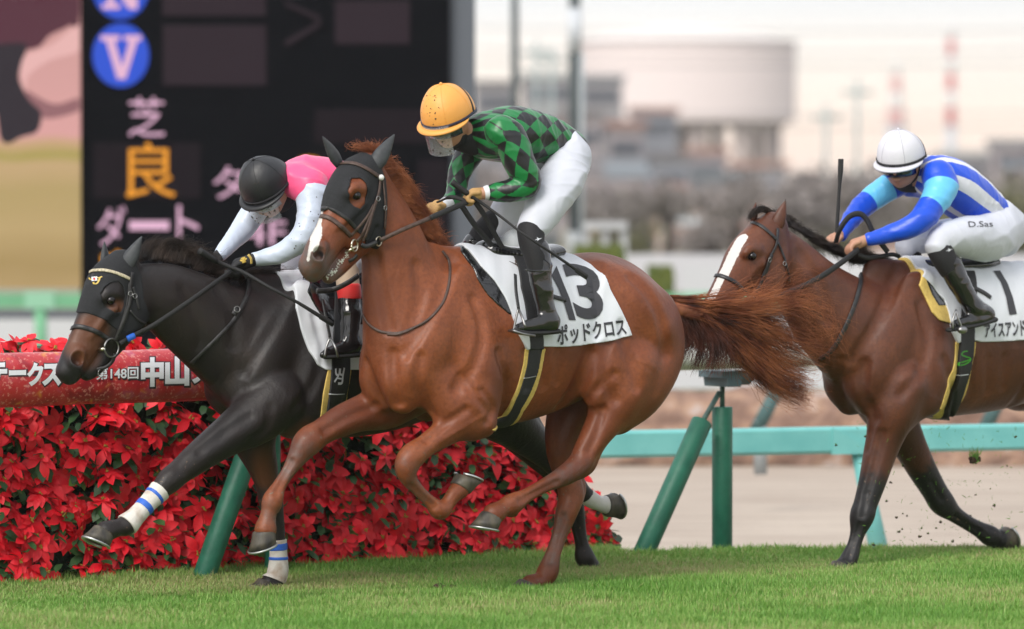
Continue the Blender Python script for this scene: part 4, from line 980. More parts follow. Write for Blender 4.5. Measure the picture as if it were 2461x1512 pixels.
for a, b in (((1222, 632, .12), (1262, 652, .14)), ((1228, 645, .13), (1270, 640, .14)), ((1236, 655, .14), (1250, 676, .15)), ((1240, 628, .12), (1228, 668, .14)), ((1248, 672, .15), (1280, 656, .16))):
    free_strap(FA, hA, 'rein_knot', [FA.P(*a), (FA.P(*a) + FA.P(*b)) / 2 + np.array([0, -.012, 0]), FA.P(*b)], .02, .007, M_brown)
def whip(fr, label, pts, rad, flap=None, group='riding whips'):
    L_ = [fr.P(*p) for p in pts]; o = empty('whip', fr.W(L_[0]), fr.th); tag(o, label, 'whip', group)
    P = [p - L_[0] for p in L_]; n = len(P)
    free_tube(o, 'shaft', P, rad, M_rubber); free_tube(o, 'handle', P[:2], [rad[0] * 1.5, rad[0] * 1.3], M_rubber)
    free_strap(fr, o, 'flap', [P[-2] * .35 + P[-1] * .65, P[-1]], .026, .007, M_rubber)
    return o
whip(FA, 'black whip held in tan glove of orange helmeted jockey, pointing down across saddlecloth 13', [(1086, 437, .08), (1124, 466, .11), (1160, 490, .13), (1205, 522, .2), (1257, 562, .34), (1335, 614, .38), (1410, 666, .38)], [.010, .009, .0075, .006, .005, .0065, .008])
# stirrup leather
free_strap(FA, hA, 'stirrup_leather', ff_((1238, 660, .24), (1240, 700, .29), (1246, 742, .33)), .018, .004, M_black)
# ------------------------------------------------------------------ the black horse on the rail side
_g = ground(668, 1414); FB = Frame((0, 0)); FB = Frame(_g - .15 * FB.ey)
hB = empty('racehorse', FB.O, TH); fr_root = hB
tag(hB, 'dark brown racehorse with black hood, head stretched low, white and blue bandages on its forelegs', 'horse', 'galloping racehorses')
S = SDF(FB)
S.chain([(603, 908, 0, 94, 1.0), (668, 862, 0, 158, .62), (740, 856, 0, 188, .56), (820, 856, 0, 196, .6), (910, 850, 0, 190, .66), (1000, 838, 0, 172, .74), (1080, 830, 0, 156, .82), (1150, 845, 0, 128, 1.0)], k=.02, sub=8)
S.chain([(318, 680, 0, 44, .8), (350, 700, 0, 66, .72), (402, 720, 0, 86, .64), (474, 764, 0, 106, .6), (566, 822, 0, 128, .66)], k=.09, sub=10)
S.chain([(620, 690, 0, 34), (680, 700, 0, 40), (750, 705, 0, 38)], k=.06, q=.7)
S.chain([(722, 730, .13, 50), (668, 830, .17, 60), (636, 900, .17, 56), (622, 945, .15, 46)], k=.05, q=.55, mirror=True)
S.chain([(750, 810, .17, 58), (762, 900, .20, 70), (745, 975, .20, 58)], k=.05, q=.6, mirror=True)
S.chain([(575, 905, .07, 38), (580, 945, .08, 42), (600, 975, .075, 38)], k=.03, mirror=True)
S.chain([(660, 950, .15, 60), (700, 1000, .17, 54)], k=.05, q=.8)
S.chain([(1100, 720, .12, 62), (1160, 760, .15, 80), (1200, 820, .15, 80)], k=.05, mirror=True)
S.chain([(1130, 840, .17, 90), (1110, 940, .2, 80)], k=.05, mirror=True)
LFB = [(660, 960, .18, 70), (615, 1000, .18, 62), (565, 1036, .18, 52), (515, 1070, .18, 43), (470, 1104, .18, 37), (432, 1134, .18, 31), (407, 1155, .18, 31), (385, 1178, .18, 24), (352, 1213, .18, 19), (324, 1243, .18, 20), (304, 1262, .18, 25), (286, 1268, .18, 21), (264, 1274, .18, 24), (254, 1278, .18, 26)]
S.chain(LFB, k=.03); S.chain([(640, 1020, .2, 32), (610, 1040, .2, 26)], k=.05)
RFB = [(600, 1010, -.15, 72), (612, 1065, -.15, 50), (630, 1118, -.15, 37), (643, 1165, -.15, 29), (650, 1200, -.15, 30), (658, 1232, -.15, 24), (666, 1280, -.15, 19), (669, 1330, -.15, 18), (668, 1372, -.15, 22), (660, 1396, -.15, 22), (648, 1404, -.15, 24)]
S.chain(RFB, k=.03)
LHB = [(1150, 930, .17, 100), (1195, 985, .16, 74), (1255, 1040, .15, 50), (1315, 1092, .14, 36), (1355, 1130, .14, 32), (1378, 1158, .14, 27), (1400, 1182, .14, 20), (1420, 1200, .14, 21), (1440, 1210, .14, 18), (1456, 1213, .14, 22)]
S.chain(LHB, k=.03)
RHB = [(1170, 930, -.15, 100), (1230, 1010, -.15, 64), (1290, 1080, -.14, 44), (1345, 1140, -.14, 32), (1368, 1180, -.13, 31), (1382, 1225, -.13, 23), (1392, 1275, -.13, 17), (1399, 1312, -.13, 17), (1405, 1338, -.13, 24), (1414, 1352, -.13, 22), (1418, 1362, -.13, 24)]
S.chain(RHB, k=.03)
def equine_head(S, pts, cheek, jaw, eye, crest, nostril, lip, mouth, PV, YW, ch_edge=None, ns=1.0):
    H = lambda *a, **k: S.chain(*a, yaw=YW, piv=PV, **k)
    H(pts, k=.02, sub=6)
    for sg in (1, -1):
        H([(u, v, w * sg, r) for u, v, w, r in cheek], k=.04, q=.5)
        eu, ev = eye; H([(eu + 9, ev - 17, .08 * sg, 12), (eu - 7, ev - 17, .081 * sg, 12), (eu - 16, ev - 8, .078 * sg, 10)], k=.035)
        H([(u, v, w * sg, r) for u, v, w, r in crest], k=.02)
        nu_, nv_ = nostril; H([(nu_ + 3, nv_ - 20, .035 * sg, 21), (nu_ - 4, nv_, .046 * sg, 21), (nu_ - 2, nv_ + 20, .04 * sg, 17)], k=.015)
        H([(nu_, nv_ + 3, .05 * sg, 10), (nu_ + 5, nv_ - 8, .08 * sg, 18)], k=.008, op='sub', q=.9)
        H([(eu, ev, .125 * sg, 11)], k=.01, op='sub')
        H([(u, v, w * sg, 3.2) for u, v, w in mouth], k=.004, op='sub')
    H(jaw, k=.02, q=.9); H(lip, k=.025)
PVB = FB.P(320, 680, 0); YB = R(0)
HPB = lambda u, v, w: FB.P(u, v, w, YB, PVB)
equine_head(S, [(296, 640, 0, 40, 1.05), (266, 682, 0, 55, .9), (246, 730, 0, 54, .8), (224, 780, 0, 48, .72), (200, 830, 0, 42, .7), (180, 866, 0, 38, .78), (172, 886, 0, 32, .85)],
    [(318, 690, .05, 36), (318, 738, .062, 44), (300, 782, .055, 40), (270, 812, .04, 28)], [(290, 808, 0, 28), (256, 848, 0, 25), (226, 884, 0, 22), (208, 899, 0, 17)],
    (266, 722), [(276, 742, .088, 9), (256, 758, .075, 9), (236, 786, .062, 9), (218, 808, .05, 6)], (184, 868), [(160, 893, 0, 26), (166, 905, 0, 20)], [(252, 850, .06), (226, 880, .052), (196, 908, .045)], PVB, YB)
carve(S, TRUNK_GROOVES[2:4], -386, 45)
carve(S, [([(440, 700), (470, 760), (480, 830)], .035, .007), ([(520, 690), (560, 760), (560, 830)], .04, .008), ([(600, 1000), (540, 1040), (480, 1085)], .018, .006), ([(650, 980), (640, 1030), (600, 1060)], .025, .004)], depth=.8)
bodyB = S.build('body', COAT['black'], hB); SBk = S; V = S.V; me = bodyB.data
attr(me, 'white', mask(V, [([FB.P(1420, 1202, .14), FB.P(1458, 1214, .14)], .05, .058)]))
attr(me, 'grey', V[:, 0] * 0); attr(me, 'black', np.maximum(mask(V, [([HPB(158, 888, 0), HPB(190, 905, 0), HPB(235, 878, .03)], .06, .1), ([HPB(188, 866, .085), HPB(185, 870, .06)], .02, .035)]), mask(V, [([HPB(266, 722, .1), HPB(267, 723, .1)], .018, .028)])))
attr(me, 'mud', mask(V, [([FB.P(*q[:3]) for q in L[4:]], .06, .08) for L in (LFB, RFB, RHB)]) * .6)
# warm brown muzzle and flank patches belong to the coat
m = COAT['black']; n = m.node_tree; bsdf = n.nodes['Principled BSDF']; src = bsdf.inputs['Base Color'].links[0].from_socket
A = n.nodes.new('ShaderNodeAttribute'); A.attribute_name = 'brown'; x = n.nodes.new('ShaderNodeMix'); x.data_type = 'RGBA'; n.links.new(A.outputs['Fac'], x.inputs[0]); n.links.new(src, x.inputs[6]); x.inputs[7].default_value = (.15, .052, .022, 1); n.links.new(x.outputs[2], bsdf.inputs['Base Color'])
attr(me, 'brown', np.clip(mask(V, [([HPB(222, 790, .05), HPB(196, 835, .05), HPB(212, 850, .05)], .045, .10), ([HPB(280, 742, .09), HPB(288, 755, .09)], .02, .06), ([FB.P(720, 1030, .2), FB.P(680, 1040, .15)], .02, .1), ([FB.P(625, 1080, -.1), FB.P(640, 1150, -.1)], .02, .08)]), 0, 1) * .75)
cs(FB, (252, 1280), (234, 1303), (199, 1290), .18)
cs(FB, (646, 1405), (636, 1418), (618, 1414), -.15)
cs(FB, (1456, 1213), (1482, 1212), (1490, 1240), .14)
cs(FB, (1418, 1364), (1421, 1378), (1442, 1376), -.13)
for sg in (1, -1): e_ = HPB(266, 722, .094 * sg); MB().sphere(e_, .021).build('eye', M_eye, hB)
ear(FB, hB, (302, 642), (341, 568), .06, .036, M_ear, 'ear_cover', YB, PVB, w1=.09); ear(FB, hB, (254, 640), (251, 580), -.055, .034, M_ear, 'ear_cover', YB, PVB)
hoodB = Shell(S, 'hood', [(228, 650), (196, 706), (186, 742), (183, 752), (206, 752), (232, 760), (262, 778), (290, 800), (320, 796), (350, 775), (345, 720), (338, 660), (322, 628), (300, 600, 0), (240, 605, 0)], .006, M_hood, hB,
    holes=[[(238, 706), (248, 690), (264, 680), (284, 676), (296, 690), (300, 712), (297, 735), (290, 750), (275, 752), (256, 740), (242, 724)]], h=.00325)
HB = Multi(hoodB, S)
M_beads = mat('browband_cream', (.62, .55, .38), .4, (.3, .26, .18), 120)
strap(HB, hB, 'browband', [(212, 658), (226, 651), (256, 651), (288, 660), (314, 672)], .016, M_beads, .004)
strap(HB, hB, 'cheekpiece', [(316, 655), (312, 690), (311, 725), (299, 765), (284, 800), (276, 818)], .018, M_black, .007)
strap(HB, hB, 'cheekpiece', [(309, 680), (304, 730), (292, 775), (280, 805)], .010, M_black, .006)
strap(HB, hB, 'noseband', [(173, 790), (184, 785), (205, 788), (235, 799), (264, 818)], .022, M_black, .005)
strap(HB, hB, 'throat_latch', [(318, 690), (326, 715), (333, 745)], .014, M_black, .006)
strap(HB, hB, 'throat_strap', [(312, 746), (326, 764), (345, 776), (366, 782)], .010, M_black, .006)
c_ = HPB(268, 836, .075); MB().ring(c_, .042, .0042, (.15, -1, 0), 28).build('bit_ring', M_steel, hB)
MB().tube([HPB(252, 838, .078), HPB(243, 840, .06), HPB(236, 840, .03)], .0085, 8).build('bit', M_brass, hB)
free_strap(FB, hB, 'chin_strap', [HPB(276, 850, .07), HPB(270, 868, .06), HPB(255, 882, .05), HPB(232, 888, .03)], .018, .006, M_black)
MB().ring(HPB(243, 897, .04), .019, .002, (.2, -1, 0), 18).build('chin_ring', M_steel, hB)
for uv in ((311, 706), (322, 712)):
    p, n_ = hit(HB, *uv); MB().ring(p + n_ * .01, .011, .002, n_, 12).build('buckle', M_steel, hB)
# gold emblem with a tiny flag on the hood
M_gold = mat('gold_print', (.55, .38, .06), .5)
def stroke(pts, w):      # 2D poly stroke in a unit box
    P = [np.array(p[:2], float) for p in catmull([(*p, 0) for p in pts], 6)]; L_, R_ = [], []
    for i, p in enumerate(P):
        t = P[min(i + 1, len(P) - 1)] - P[max(i - 1, 0)]; t /= np.linalg.norm(t) + 1e-9; nn = np.array([-t[1], t[0]]) * w / 2; L_.append(p + nn); R_.append(p - nn)
    V = L_ + R_; n = len(P); return V, [(i, i + 1, n + i + 1, n + i) for i in range(n - 1)]
def strokes(lst):
    V = []; Fc = []
    for pts, w in lst: a, b = stroke(pts, w); Fc += [tuple(i + len(V) for i in f) for f in b]; V += list(a)
    return np.array(V), Fc
decal(hoodB, 'hood_emblem', strokes([([(.5, .95), (.7, .8), (.95, .95)], .12), ([(.8, .85), (.7, .4), (.55, .1), (.35, .12), (.35, .3)], .13), ([(.5, .5), (.7, .52)], .1), ([(.02, .8), (.1, .6), (.22, .62)], .12)]), [(214, 684), (247, 684), (247, 664), (214, 664)], M_gold, hB, .002)
decal(hoodB, 'flag', poly_mesh([[(0, 0), (1, .1), (1, 1), (0, .9)]], .5), [(221, 676), (234, 676), (234, 665), (221, 665)], M_cloth, hB, .003)
decal(hoodB, 'flag_disc', poly_mesh([[(.5 + .5 * math.cos(a), .5 + .5 * math.sin(a)) for a in [i * 6.283 / 12 for i in range(12)]]], .5), [(225, 674), (230, 674), (230, 668), (225, 668)], mat('flag_red', (.6, .02, .02), .6), hB, .0045)
strap(S, hB, 'neck_strap', [(596, 668), (597, 695), (585, 728), (565, 765), (528, 806), (490, 844), (461, 872)], .022, M_black, .004, .005)
strap(S, hB, 'neck_strap_keeper', [(570, 742), (560, 758)], .03, M_black, .009, .004); p, n_ = hit(S, 568, 745); MB().ring(p + n_ * .014, .014, .0025, n_, 12).build('buckle', M_steel, hB)
padB = Shell(S, 'saddle_pad', [(720, 660), (735, 700), (752, 735), (770, 760), (800, 780), (900, 780), (900, 620, 0), (720, 620, 0)], .016, M_patent, hB)
clothB = Shell(S, 'saddlecloth', [('over', 706, 700, 610), (706, 700), (710, 740), (722, 790), (742, 845), (762, 877), (782, 889), (870, 889), (960, 885), (1010, 860), (985, 760), ('over', 940, 700, 610)], ripple, M_cloth, hB, h=.00325)
Shell(S, 'girth_edging', [(788, 885), (782, 915), (776, 945), (767, 1012), (790, 1050), (826, 1012), (834, 945), (840, 915), (844, 885)], .006, M_yel, hB, h=.00325)
girthB = Shell(S, 'girth', [(798, 700), (794, 850), (794, 885), (789, 945), (778, 1012), (790, 1040), (816, 1010), (828, 945), (837, 885), (837, 850), (832, 700)], .019, M_girth, hB, h=.00325)
decal(girthB, 'emblem', strokes([([(.1, .95), (.2, .6), (.5, .5)], .14), ([(.5, .95), (.45, .55), (.1, .1)], .14), ([(.55, .95), (.6, .6), (.9, .55)], .14), ([(.95, 1), (.85, .5), (.8, .05), (.45, .0)], .16), ([(.3, .35), (.75, .3)], .1)]), [(800, 922), (826, 922), (828, 884), (804, 884)], M_cloth, hB, .002)
for a, b in (((803, 958), (830, 957)),): strap(girthB, hB, 'girth_stitching', [(790, 947), (808, 948), (828, 947)], .004, M_cloth, .001, .001)
sd2 = SDF(FB, .005); sd2.chain([(735, 660, 0, 24, 1.6), (790, 668, 0, 19, 2.8), (860, 668, 0, 18, 3.2)], k=.01, sub=6); sd2.build('saddle', M_patent, hB)
# bandages
M_band = mat('bandage', (.66, .63, .58), .85, (.3, .2, .13), 14, c0=.45, c1=.8, bump=.002, bscale=60)
M_blue = mat('blue_tape', (.02, .12, .55), .5)
def bandage(S, L, i0, i1, r, name, root, m, off=.007, t0=0., t1=1.):
    P = [S.fr.P(*q[:3]) for q in L[i0:i1 + 1]]; P = catmull(P, 6); n = len(P) - 1; P = P[int(n * t0):int(n * t1) + 1]
    a, b = ends(P[0], P[1]), ends(P[-2], P[-1]); return Shell(S, name, None, off, m, root, capsule=(P, r, a[0], b[1]), h=.00325)
bandage(S, LFB, 7, 10, .075, 'bandage', hB, M_band, .007); bandage(S, LFB, 7, 10, .08, 'bandage_tape', hB, M_blue, .0095, .12, .22); bandage(S, LFB, 7, 10, .08, 'bandage_tape', hB, M_blue, .0095, .36, .46)
bandage(S, RFB, 6, 9, .075, 'bandage', hB, M_band, .007, .15, 1); bandage(S, RFB, 6, 9, .08, 'bandage_tape', hB, M_blue, .0095, .22, .29); bandage(S, RFB, 6, 9, .08, 'bandage_tape', hB, M_blue, .0095, .4, .47)
MHB = mat_hair('black_hair', (.014, .011, .010), (.06, .04, .03))
mr2 = [(322, 626), (345, 622), (372, 622), (400, 625), (428, 630), (455, 638), (482, 646), (510, 655), (540, 662), (575, 668)]
hair('mane', hB, mane_guides(FB, mr2, [(10, -16), (12, -26), (14, -32), (14, -34), (14, -32), (16, -28), (16, -20), (18, -12), (14, -8), (10, -4)], [(50, -18), (64, -26), (74, -26), (78, -16), (78, 0), (74, 12), (60, 16), (48, 12), (44, 6), (50, 0)]), 4600, MHB, .018, .0011, .02, seg=10, spread_end=.045, parent_len=(.5, 1.05), clump=110, curl=.003)
hair('mane_wisps', hB, [gd(FB, (560, 660, 0), (600, 655, 0), (650, 658, 0), (700, 660, 0)), gd(FB, (600, 664, 0), (640, 650, 0), (680, 660, 0), (720, 655, 0))], 160, MHB, .015, .001, .02, seg=9, spread_end=.03)
tlB = [gd(FB, (1250, 790, 0), (1330, 790, 0), (1420, 840, 0), (1480, 920, 0)), gd(FB, (1250, 810, 0), (1330, 830, 0), (1400, 890, 0), (1440, 960, 0))]
# the tail is hidden behind the chestnut: short, streaming
hair('tail', hB, [gd(FB, (1225, 790, 0), (1290, 800, 0), (1350, 850, 0), (1380, 930, 0)), gd(FB, (1225, 810, 0), (1280, 830, 0), (1330, 880, 0), (1350, 950, 0))], 900, MHB, .03, .0016, .02, seg=10, spread_end=.05)
# ---- rider of the black horse
J2, l2 = rider(FB, 800, 850, .3, 'jockey in pink silks with white sleeves, black helmet and black gloves on the dark horse'); G2 = shifted(FB, l2)
t2 = [(700, 430, 0, 44, .95), (735, 425, 0, 52, 1.15), (790, 440, 0, 62, 1.2), (840, 462, 0, 60, 1.15), (885, 500, 0, 50, 1.15), (905, 530, 0, 46, 1.2)]
na = [(748, 462, .165, 36), (752, 468, .17, 42), (748, 520, .2, 35), (732, 566, .21, 33)]; nf = [(733, 572, .21, 32), (705, 592, .18, 27), (668, 610, .13, 24), (630, 620, .09, 20), (615, 623, .08, 17)]
fa = [(672, 440, -.14, 36), (640, 470, -.17, 35), (606, 515, -.19, 31), (582, 552, -.19, 29)]; ffb = [(582, 552, -.19, 28), (562, 575, -.16, 24), (540, 600, -.12, 20), (530, 612, -.1, 17)]
nt2 = [(900, 545, .08, 50), (880, 575, .14, 52), (850, 610, .2, 46), (832, 640, .23, 36)]; ns2 = [(832, 645, .23, 30), (836, 690, .26, 27), (840, 730, .28, 27), (842, 780, .3, 26), (838, 815, .3, 23)]
ft2 = [(880, 545, -.08, 50), (800, 590, -.15, 46), (735, 620, -.22, 36), (706, 640, -.24, 32)]; fs2 = [(704, 645, -.25, 30), (712, 690, -.27, 28), (730, 740, -.28, 26)]
hd2 = Head(G2, G2.P(643, 452, 0), 18, 42)
SB2 = SDF(G2, .006); SB2.chain([(*p[:3], p[3] * .86, *p[4:]) for p in t2], k=.03, sub=6); SB2.chain([(700, 430, 0, 28), (670, 440, 0, 25), (655, 450, 0, 25)], k=.03)
for c in (na + nf[1:], fa + ffb[1:], nt2 + ns2[1:], ft2 + fs2[1:]): SB2.chain([(*p[:3], p[3] * .7) for p in c], k=.03)
face(SB2, hd2); SB2.build('body', M_skin, J2)
M_bh = mat('helmet_black', (.014, .015, .018), .45, bump=.002, bscale=30); he2 = helmet(hd2, J2, M_bh, M_face_mask, rf=.138, rs=.122, peak=.035, m_seam=M_bh)
hs = type('o', (), {})(); hs.fr = G2; hs.bvh = BVHTree.FromPolygons([v.co for v in he2.data.vertices], [p.vertices[:] for p in he2.data.polygons]); spatter(hs, he2, ((575, 640), (400, 480)), 40, .003)
goggles(hd2, J2, mat('goggle_clear', (.35, .36, .36), .15)); visor(hd2, J2, -50, 60, -.01, -.1, .025)
mk = SDF(G2, .005); mk.chain([(*hd2.p(-.02, 0, -.06), .084), (*hd2.p(-.05, 0, -.1), .07), (*G2.P(700, 440, 0), .06)], ld=True, k=.02, q=.9); mk.build('face_mask', M_face_mask, J2, cut=[(hd2.p(.035, 0, 0), hd2.f)])
M_pink = silk('silk_pink', (.85, .09, .24)); M_pale = silk('silk_pale_blue', (.54, .61, .74))
garment(G2, J2, 'silks', [t2, ([(715, 435, .08, 46), (745, 450, .145, 48)], dict(k=.04)), ([(700, 440, -.08, 40), (672, 452, -.13, 34)], dict(k=.04))], M_pink, k=.02, fold=(.008, 15, dict(ax=(1, 0, .6), seed=21)))
s2 = garment(G2, J2, 'sleeve', [na + nf[1:]], M_pale, k=.03, fold=(.005, 16, dict(ax=(.7, 0, 1), seed=22))); garment(G2, J2, 'sleeve', [fa + ffb[1:]], M_pale, k=.03, fold=(.003, 16, dict(ax=(.5, 0, 1), seed=23)))
spatter(s2, J2, ((690, 770), (470, 600)), 40, .004)
garment(G2, J2, 'breeches', [[(885, 505, 0, 50, 1.2), (905, 545, 0, 48, 1.3)], nt2, ft2], M_breech, k=.03, fold=(.006, 15, dict(seed=24)))
M_beige = mat('legging_beige', (.5, .38, .28), .6, bump=.002, bscale=30); garment(G2, J2, 'legging', [[(832, 628, .235, 34), (834, 660, .25, 29), (837, 690, .26, 28)]], M_beige, k=.02)
M_redb = mat('red_band', (.62, .03, .03), .5, bump=.002, bscale=30); garment(G2, J2, 'red_band', [[(837, 685, .262, 29), (839, 700, .265, 29.5), (841, 720, .27, 28)]], M_redb, k=.01, cut=[ends(G2.P(837, 684, .26), G2.P(840, 722, .27))[0], ends(G2.P(837, 684, .26), G2.P(840, 722, .27))[1]])
boot(G2, J2, [(840, 722, .27, 29), (842, 760, .29, 27), (840, 800, .3, 24), (842, 825, .3, 24)], [(848, 832, .3, 22), (820, 840, .31, 19), (792, 848, .31, 15), (776, 853, .31, 9)])
sl_ = SDF(G2, .005); sl_.chain([(862, 852, .3, 7, 2.4), (820, 856, .31, 6, 3), (782, 858, .31, 6, 2.4)], k=.01); sl_.build('boot_sole', M_rubber, J2)
boot(G2, J2, [(712, 690, -.27, 28), (722, 740, -.28, 26)], [(722, 745, -.28, 22), (700, 752, -.28, 16)])
M_gb = mat('glove_black', (.012, .012, .014), .7, bump=.002, bscale=60)
gl = fist(G2, J2, G2.P(566, 640, .05), G2.P(604, 626, .075), (-.35, 0, -1), M_gb, scale=1.12); fist(G2, J2, G2.P(510, 634, -.09), G2.P(528, 612, -.1), (-.35, 0, -1), M_gb, scale=1.05)
decal(gl, 'glove_emblem', strokes([([(0, .6), (.5, .3), (1, .6)], .25), ([(.5, .95), (.5, .05)], .25), ([(.2, .9), (.5, .55), (.8, .9)], .2), ([(.2, .1), (.8, .1)], .2)]), [(579, 634), (594, 629), (591, 616), (576, 621)], M_gold, J2, .002)
MB().ribbon(catmull([G2.P(596, 612, .11), G2.P(603, 622, .115), G2.P(604, 634, .11)], 5), [(0, -1, 0)] * 11, .012, .004).build('glove_trim', M_yel, J2)
ffB = lambda *pts: [FB.P(*p) for p in pts]
r0 = [HPB(288, 826, .08), HPB(330, 802, .09), FB.P(372, 780, .15), FB.P(450, 728, .18), FB.P(510, 685, .16), FB.P(552, 655, .1)]
free_strap(FB, hB, 'rein', r0, .024, .008, M_rubber)
free_strap(FB, hB, 'rein_tag', [HPB(306, 815, .1), HPB(322, 807, .1)], .03, .012, M_blue)
free_strap(FB, hB, 'rein', ffB((540, 655, .08), (580, 655, .08), (596, 668, .12)), .022, .008, M_rubber)
free_strap(FB, hB, 'rein_end', ffB((760, 700, .29), (800, 696, .31), (835, 680, .36), (862, 662, .38)), .026, .006, M_black)
whip(FB, 'black whip with red ring held in black glove of pink clad jockey, across white saddlecloth', [(479, 603, .06), (520, 628, .06), (548, 640, .08), (588, 656, .14), (646, 690, .25), (710, 724, .32), (801, 780, .36)], [.011, .0105, .01, .0085, .008, .0075, .011])
MB().ring(FB.P(534, 634, .07), .012, .004, (1, 0, -.5), 12).build('whip_ring', M_redb, bpy.data.objects['whip.001'] if 'whip.001' in bpy.data.objects else hB, off=None)
free_strap(FB, hB, 'stirrup_leather', ffB((775, 720, .26), (785, 770, .3), (793, 812, .33)), .016, .004, M_black)
b = MB(); b.tube(catmull(ffB((793, 812, .33), (784, 835, .33), (780, 858, .33)), 4), .006); b.tube(catmull(ffB((793, 812, .33), (806, 835, .38), (812, 858, .38)), 4), .006); b.build('stirrup', M_steel, hB)
# ------------------------------------------------------------------ the bay on the right
_g = ground(2030, 1368); FC = Frame((0, 0)); FC = Frame(_g + .12 * FC.ey)
hC = empty('racehorse', FC.O, TH); fr_root = hC
tag(hC, 'bay racehorse with broad white blaze and black legs behind the flying tail, saddlecloth 1', 'horse', 'galloping racehorses')
S = SDF(FC)
S.chain([(2094, 905, 0, 92, 1.0), (2150, 838, 0, 156, .62), (2215, 822, 0, 182, .56), (2290, 816, 0, 184, .6), (2380, 812, 0, 176, .66), (2470, 800, 0, 162, .74), (2550, 790, 0, 152, .82), (2620, 805, 0, 124, 1.0)], k=.02, sub=8)
S.chain([(1882, 596, 0, 44, .8), (1908, 640, 0, 66, .74), (1940, 690, 0, 86, .68), (1985, 745, 0, 108, .62), (2050, 800, 0, 128, .66)], k=.09, sub=10)
S.chain([(2100, 650, 0, 30), (2150, 662, 0, 38), (2210, 668, 0, 36)], k=.06, q=.7)
S.chain([(2200, 700, .13, 48), (2160, 800, .17, 58), (2128, 880, .17, 54), (2112, 925, .15, 44)], k=.05, q=.55, mirror=True)
S.chain([(2225, 780, .17, 56), (2240, 870, .20, 68), (2225, 945, .20, 58)], k=.05, q=.6, mirror=True)
S.chain([(2068, 890, .07, 36), (2072, 930, .08, 40), (2090, 965, .075, 36)], k=.03, mirror=True)
S.chain([(2150, 940, .15, 56), (2170, 985, .16, 50)], k=.05, q=.8)
S.chain([(2560, 690, .12, 60), (2620, 730, .15, 78), (2660, 790, .15, 78)], k=.05, mirror=True)
S.chain([(2600, 820, .17, 88), (2580, 920, .2, 76)], k=.05, mirror=True)
LFC = [(2165, 930, .16, 66), (2145, 985, .15, 60), (2128, 1045, .13, 46), (2112, 1100, .12, 39), (2096, 1160, .12, 33), (2080, 1212, .12, 29), (2072, 1240, .12, 30), (2062, 1278, .12, 19), (2053, 1310, .12, 17), (2043, 1338, .12, 21), (2033, 1356, .12, 22), (2026, 1362, .12, 22)]
S.chain(LFC, k=.03)
RFC = [(2120, 960, -.15, 68), (2150, 1012, -.15, 56), (2185, 1070, -.15, 42), (2217, 1130, -.15, 35), (2245, 1178, -.15, 31), (2264, 1208, -.15, 31), (2292, 1234, -.15, 21), (2326, 1257, -.15, 18), (2356, 1274, -.15, 20), (2378, 1287, -.15, 25), (2392, 1294, -.15, 22), (2400, 1296, -.15, 25)]
S.chain(RFC, k=.03)
S.chain([(2610, 880, .18, 100), (2590, 960, .19, 66), (2640, 1040, .19, 38), (2700, 1100, .19, 32), (2690, 1150, .19, 24), (2640, 1210, .19, 20), (2600, 1240, .19, 24), (2580, 1260, .19, 24)], k=.03)
S.chain([(2600, 900, -.17, 100), (2650, 980, -.16, 62), (2730, 1060, -.16, 36), (2780, 1130, -.16, 30), (2800, 1220, -.16, 20), (2790, 1290, -.16, 24), (2770, 1330, -.16, 24)], k=.03)
PVC = FC.P(1882, 596, 0); YC = R(10); HPC = lambda u, v, w: FC.P(u, v, w, YC, PVC)
equine_head(S, [(1856, 545, 0, 36, 1.05), (1828, 578, 0, 47, 1.0), (1794, 622, 0, 54, .88), (1766, 668, 0, 49, .76), (1742, 708, 0, 44, .74), (1724, 742, 0, 41, .8), (1718, 762, 0, 36, .85)],
    [(1876, 588, .05, 34), (1868, 634, .062, 43), (1850, 680, .058, 42), (1824, 710, .04, 30)], [(1842, 708, 0, 28), (1806, 742, 0, 25), (1776, 772, 0, 22), (1758, 786, 0, 18)],
    (1808, 616), [(1830, 632, .088, 9), (1812, 646, .075, 9), (1790, 674, .062, 9), (1772, 694, .05, 6)], (1732, 748), [(1716, 770, 0, 28), (1720, 782, 0, 22)], [(1802, 742, .06), (1776, 770, .052), (1752, 796, .045)], PVC, YC)
carve(S, TRUNK_GROOVES, 1070, 15, 1.3)
carve(S, [([(1925, 610), (1975, 690), (1985, 770)], .035, .006), ([(2120, 1040), (2105, 1110), (2085, 1180)], .014, .006), ([(2100, 1010), (2085, 1080)], .02, .004), ([(2066, 1264), (2052, 1300), (2040, 1340)], .009, .004), ([(2295, 1240), (2325, 1262), (2355, 1278)], .009, .004), ([(2240, 1160), (2262, 1200)], .012, .004), ([(2082, 1190), (2074, 1240)], .010, .004)], depth=1.3)
bodyC = S.build('body', COAT['bay'], hC); SCb = S; V = S.V; me = bodyC.data
b1_, _ = drape(S, [(1782, 572), (1772, 590), (1764, 608)], 0); b2_, _ = drape(S, [(1762, 606), (1750, 635), (1738, 660)], 0); b3_, _ = drape(S, [(1736, 660), (1722, 690), (1708, 720)], 0)
attr(me, 'white', mask(V, [(b1_, .025, .038), (b2_, .022, .034), (b3_, .014, .026)]))
attr(me, 'grey', mask(V, [([HPC(1712, 760, 0), HPC(1740, 785, 0)], .05, .1), ([HPC(1808, 616, .1), HPC(1808, 617, .1)], .012, .03)]))
LM = [legmask(V, [FC.P(*q[:3]) for q in LFC[2:]], .08, .34), legmask(V, [FC.P(*q[:3]) for q in RFC[2:]], .02, .22)]
attr(me, 'black', np.maximum(np.maximum(*LM), mask(V, [ ([HPC(1736, 744, .085), HPC(1734, 747, .06)], .01, .03), ([HPC(1808, 616, .1), HPC(1808, 617, .1)], .018, .028)])))
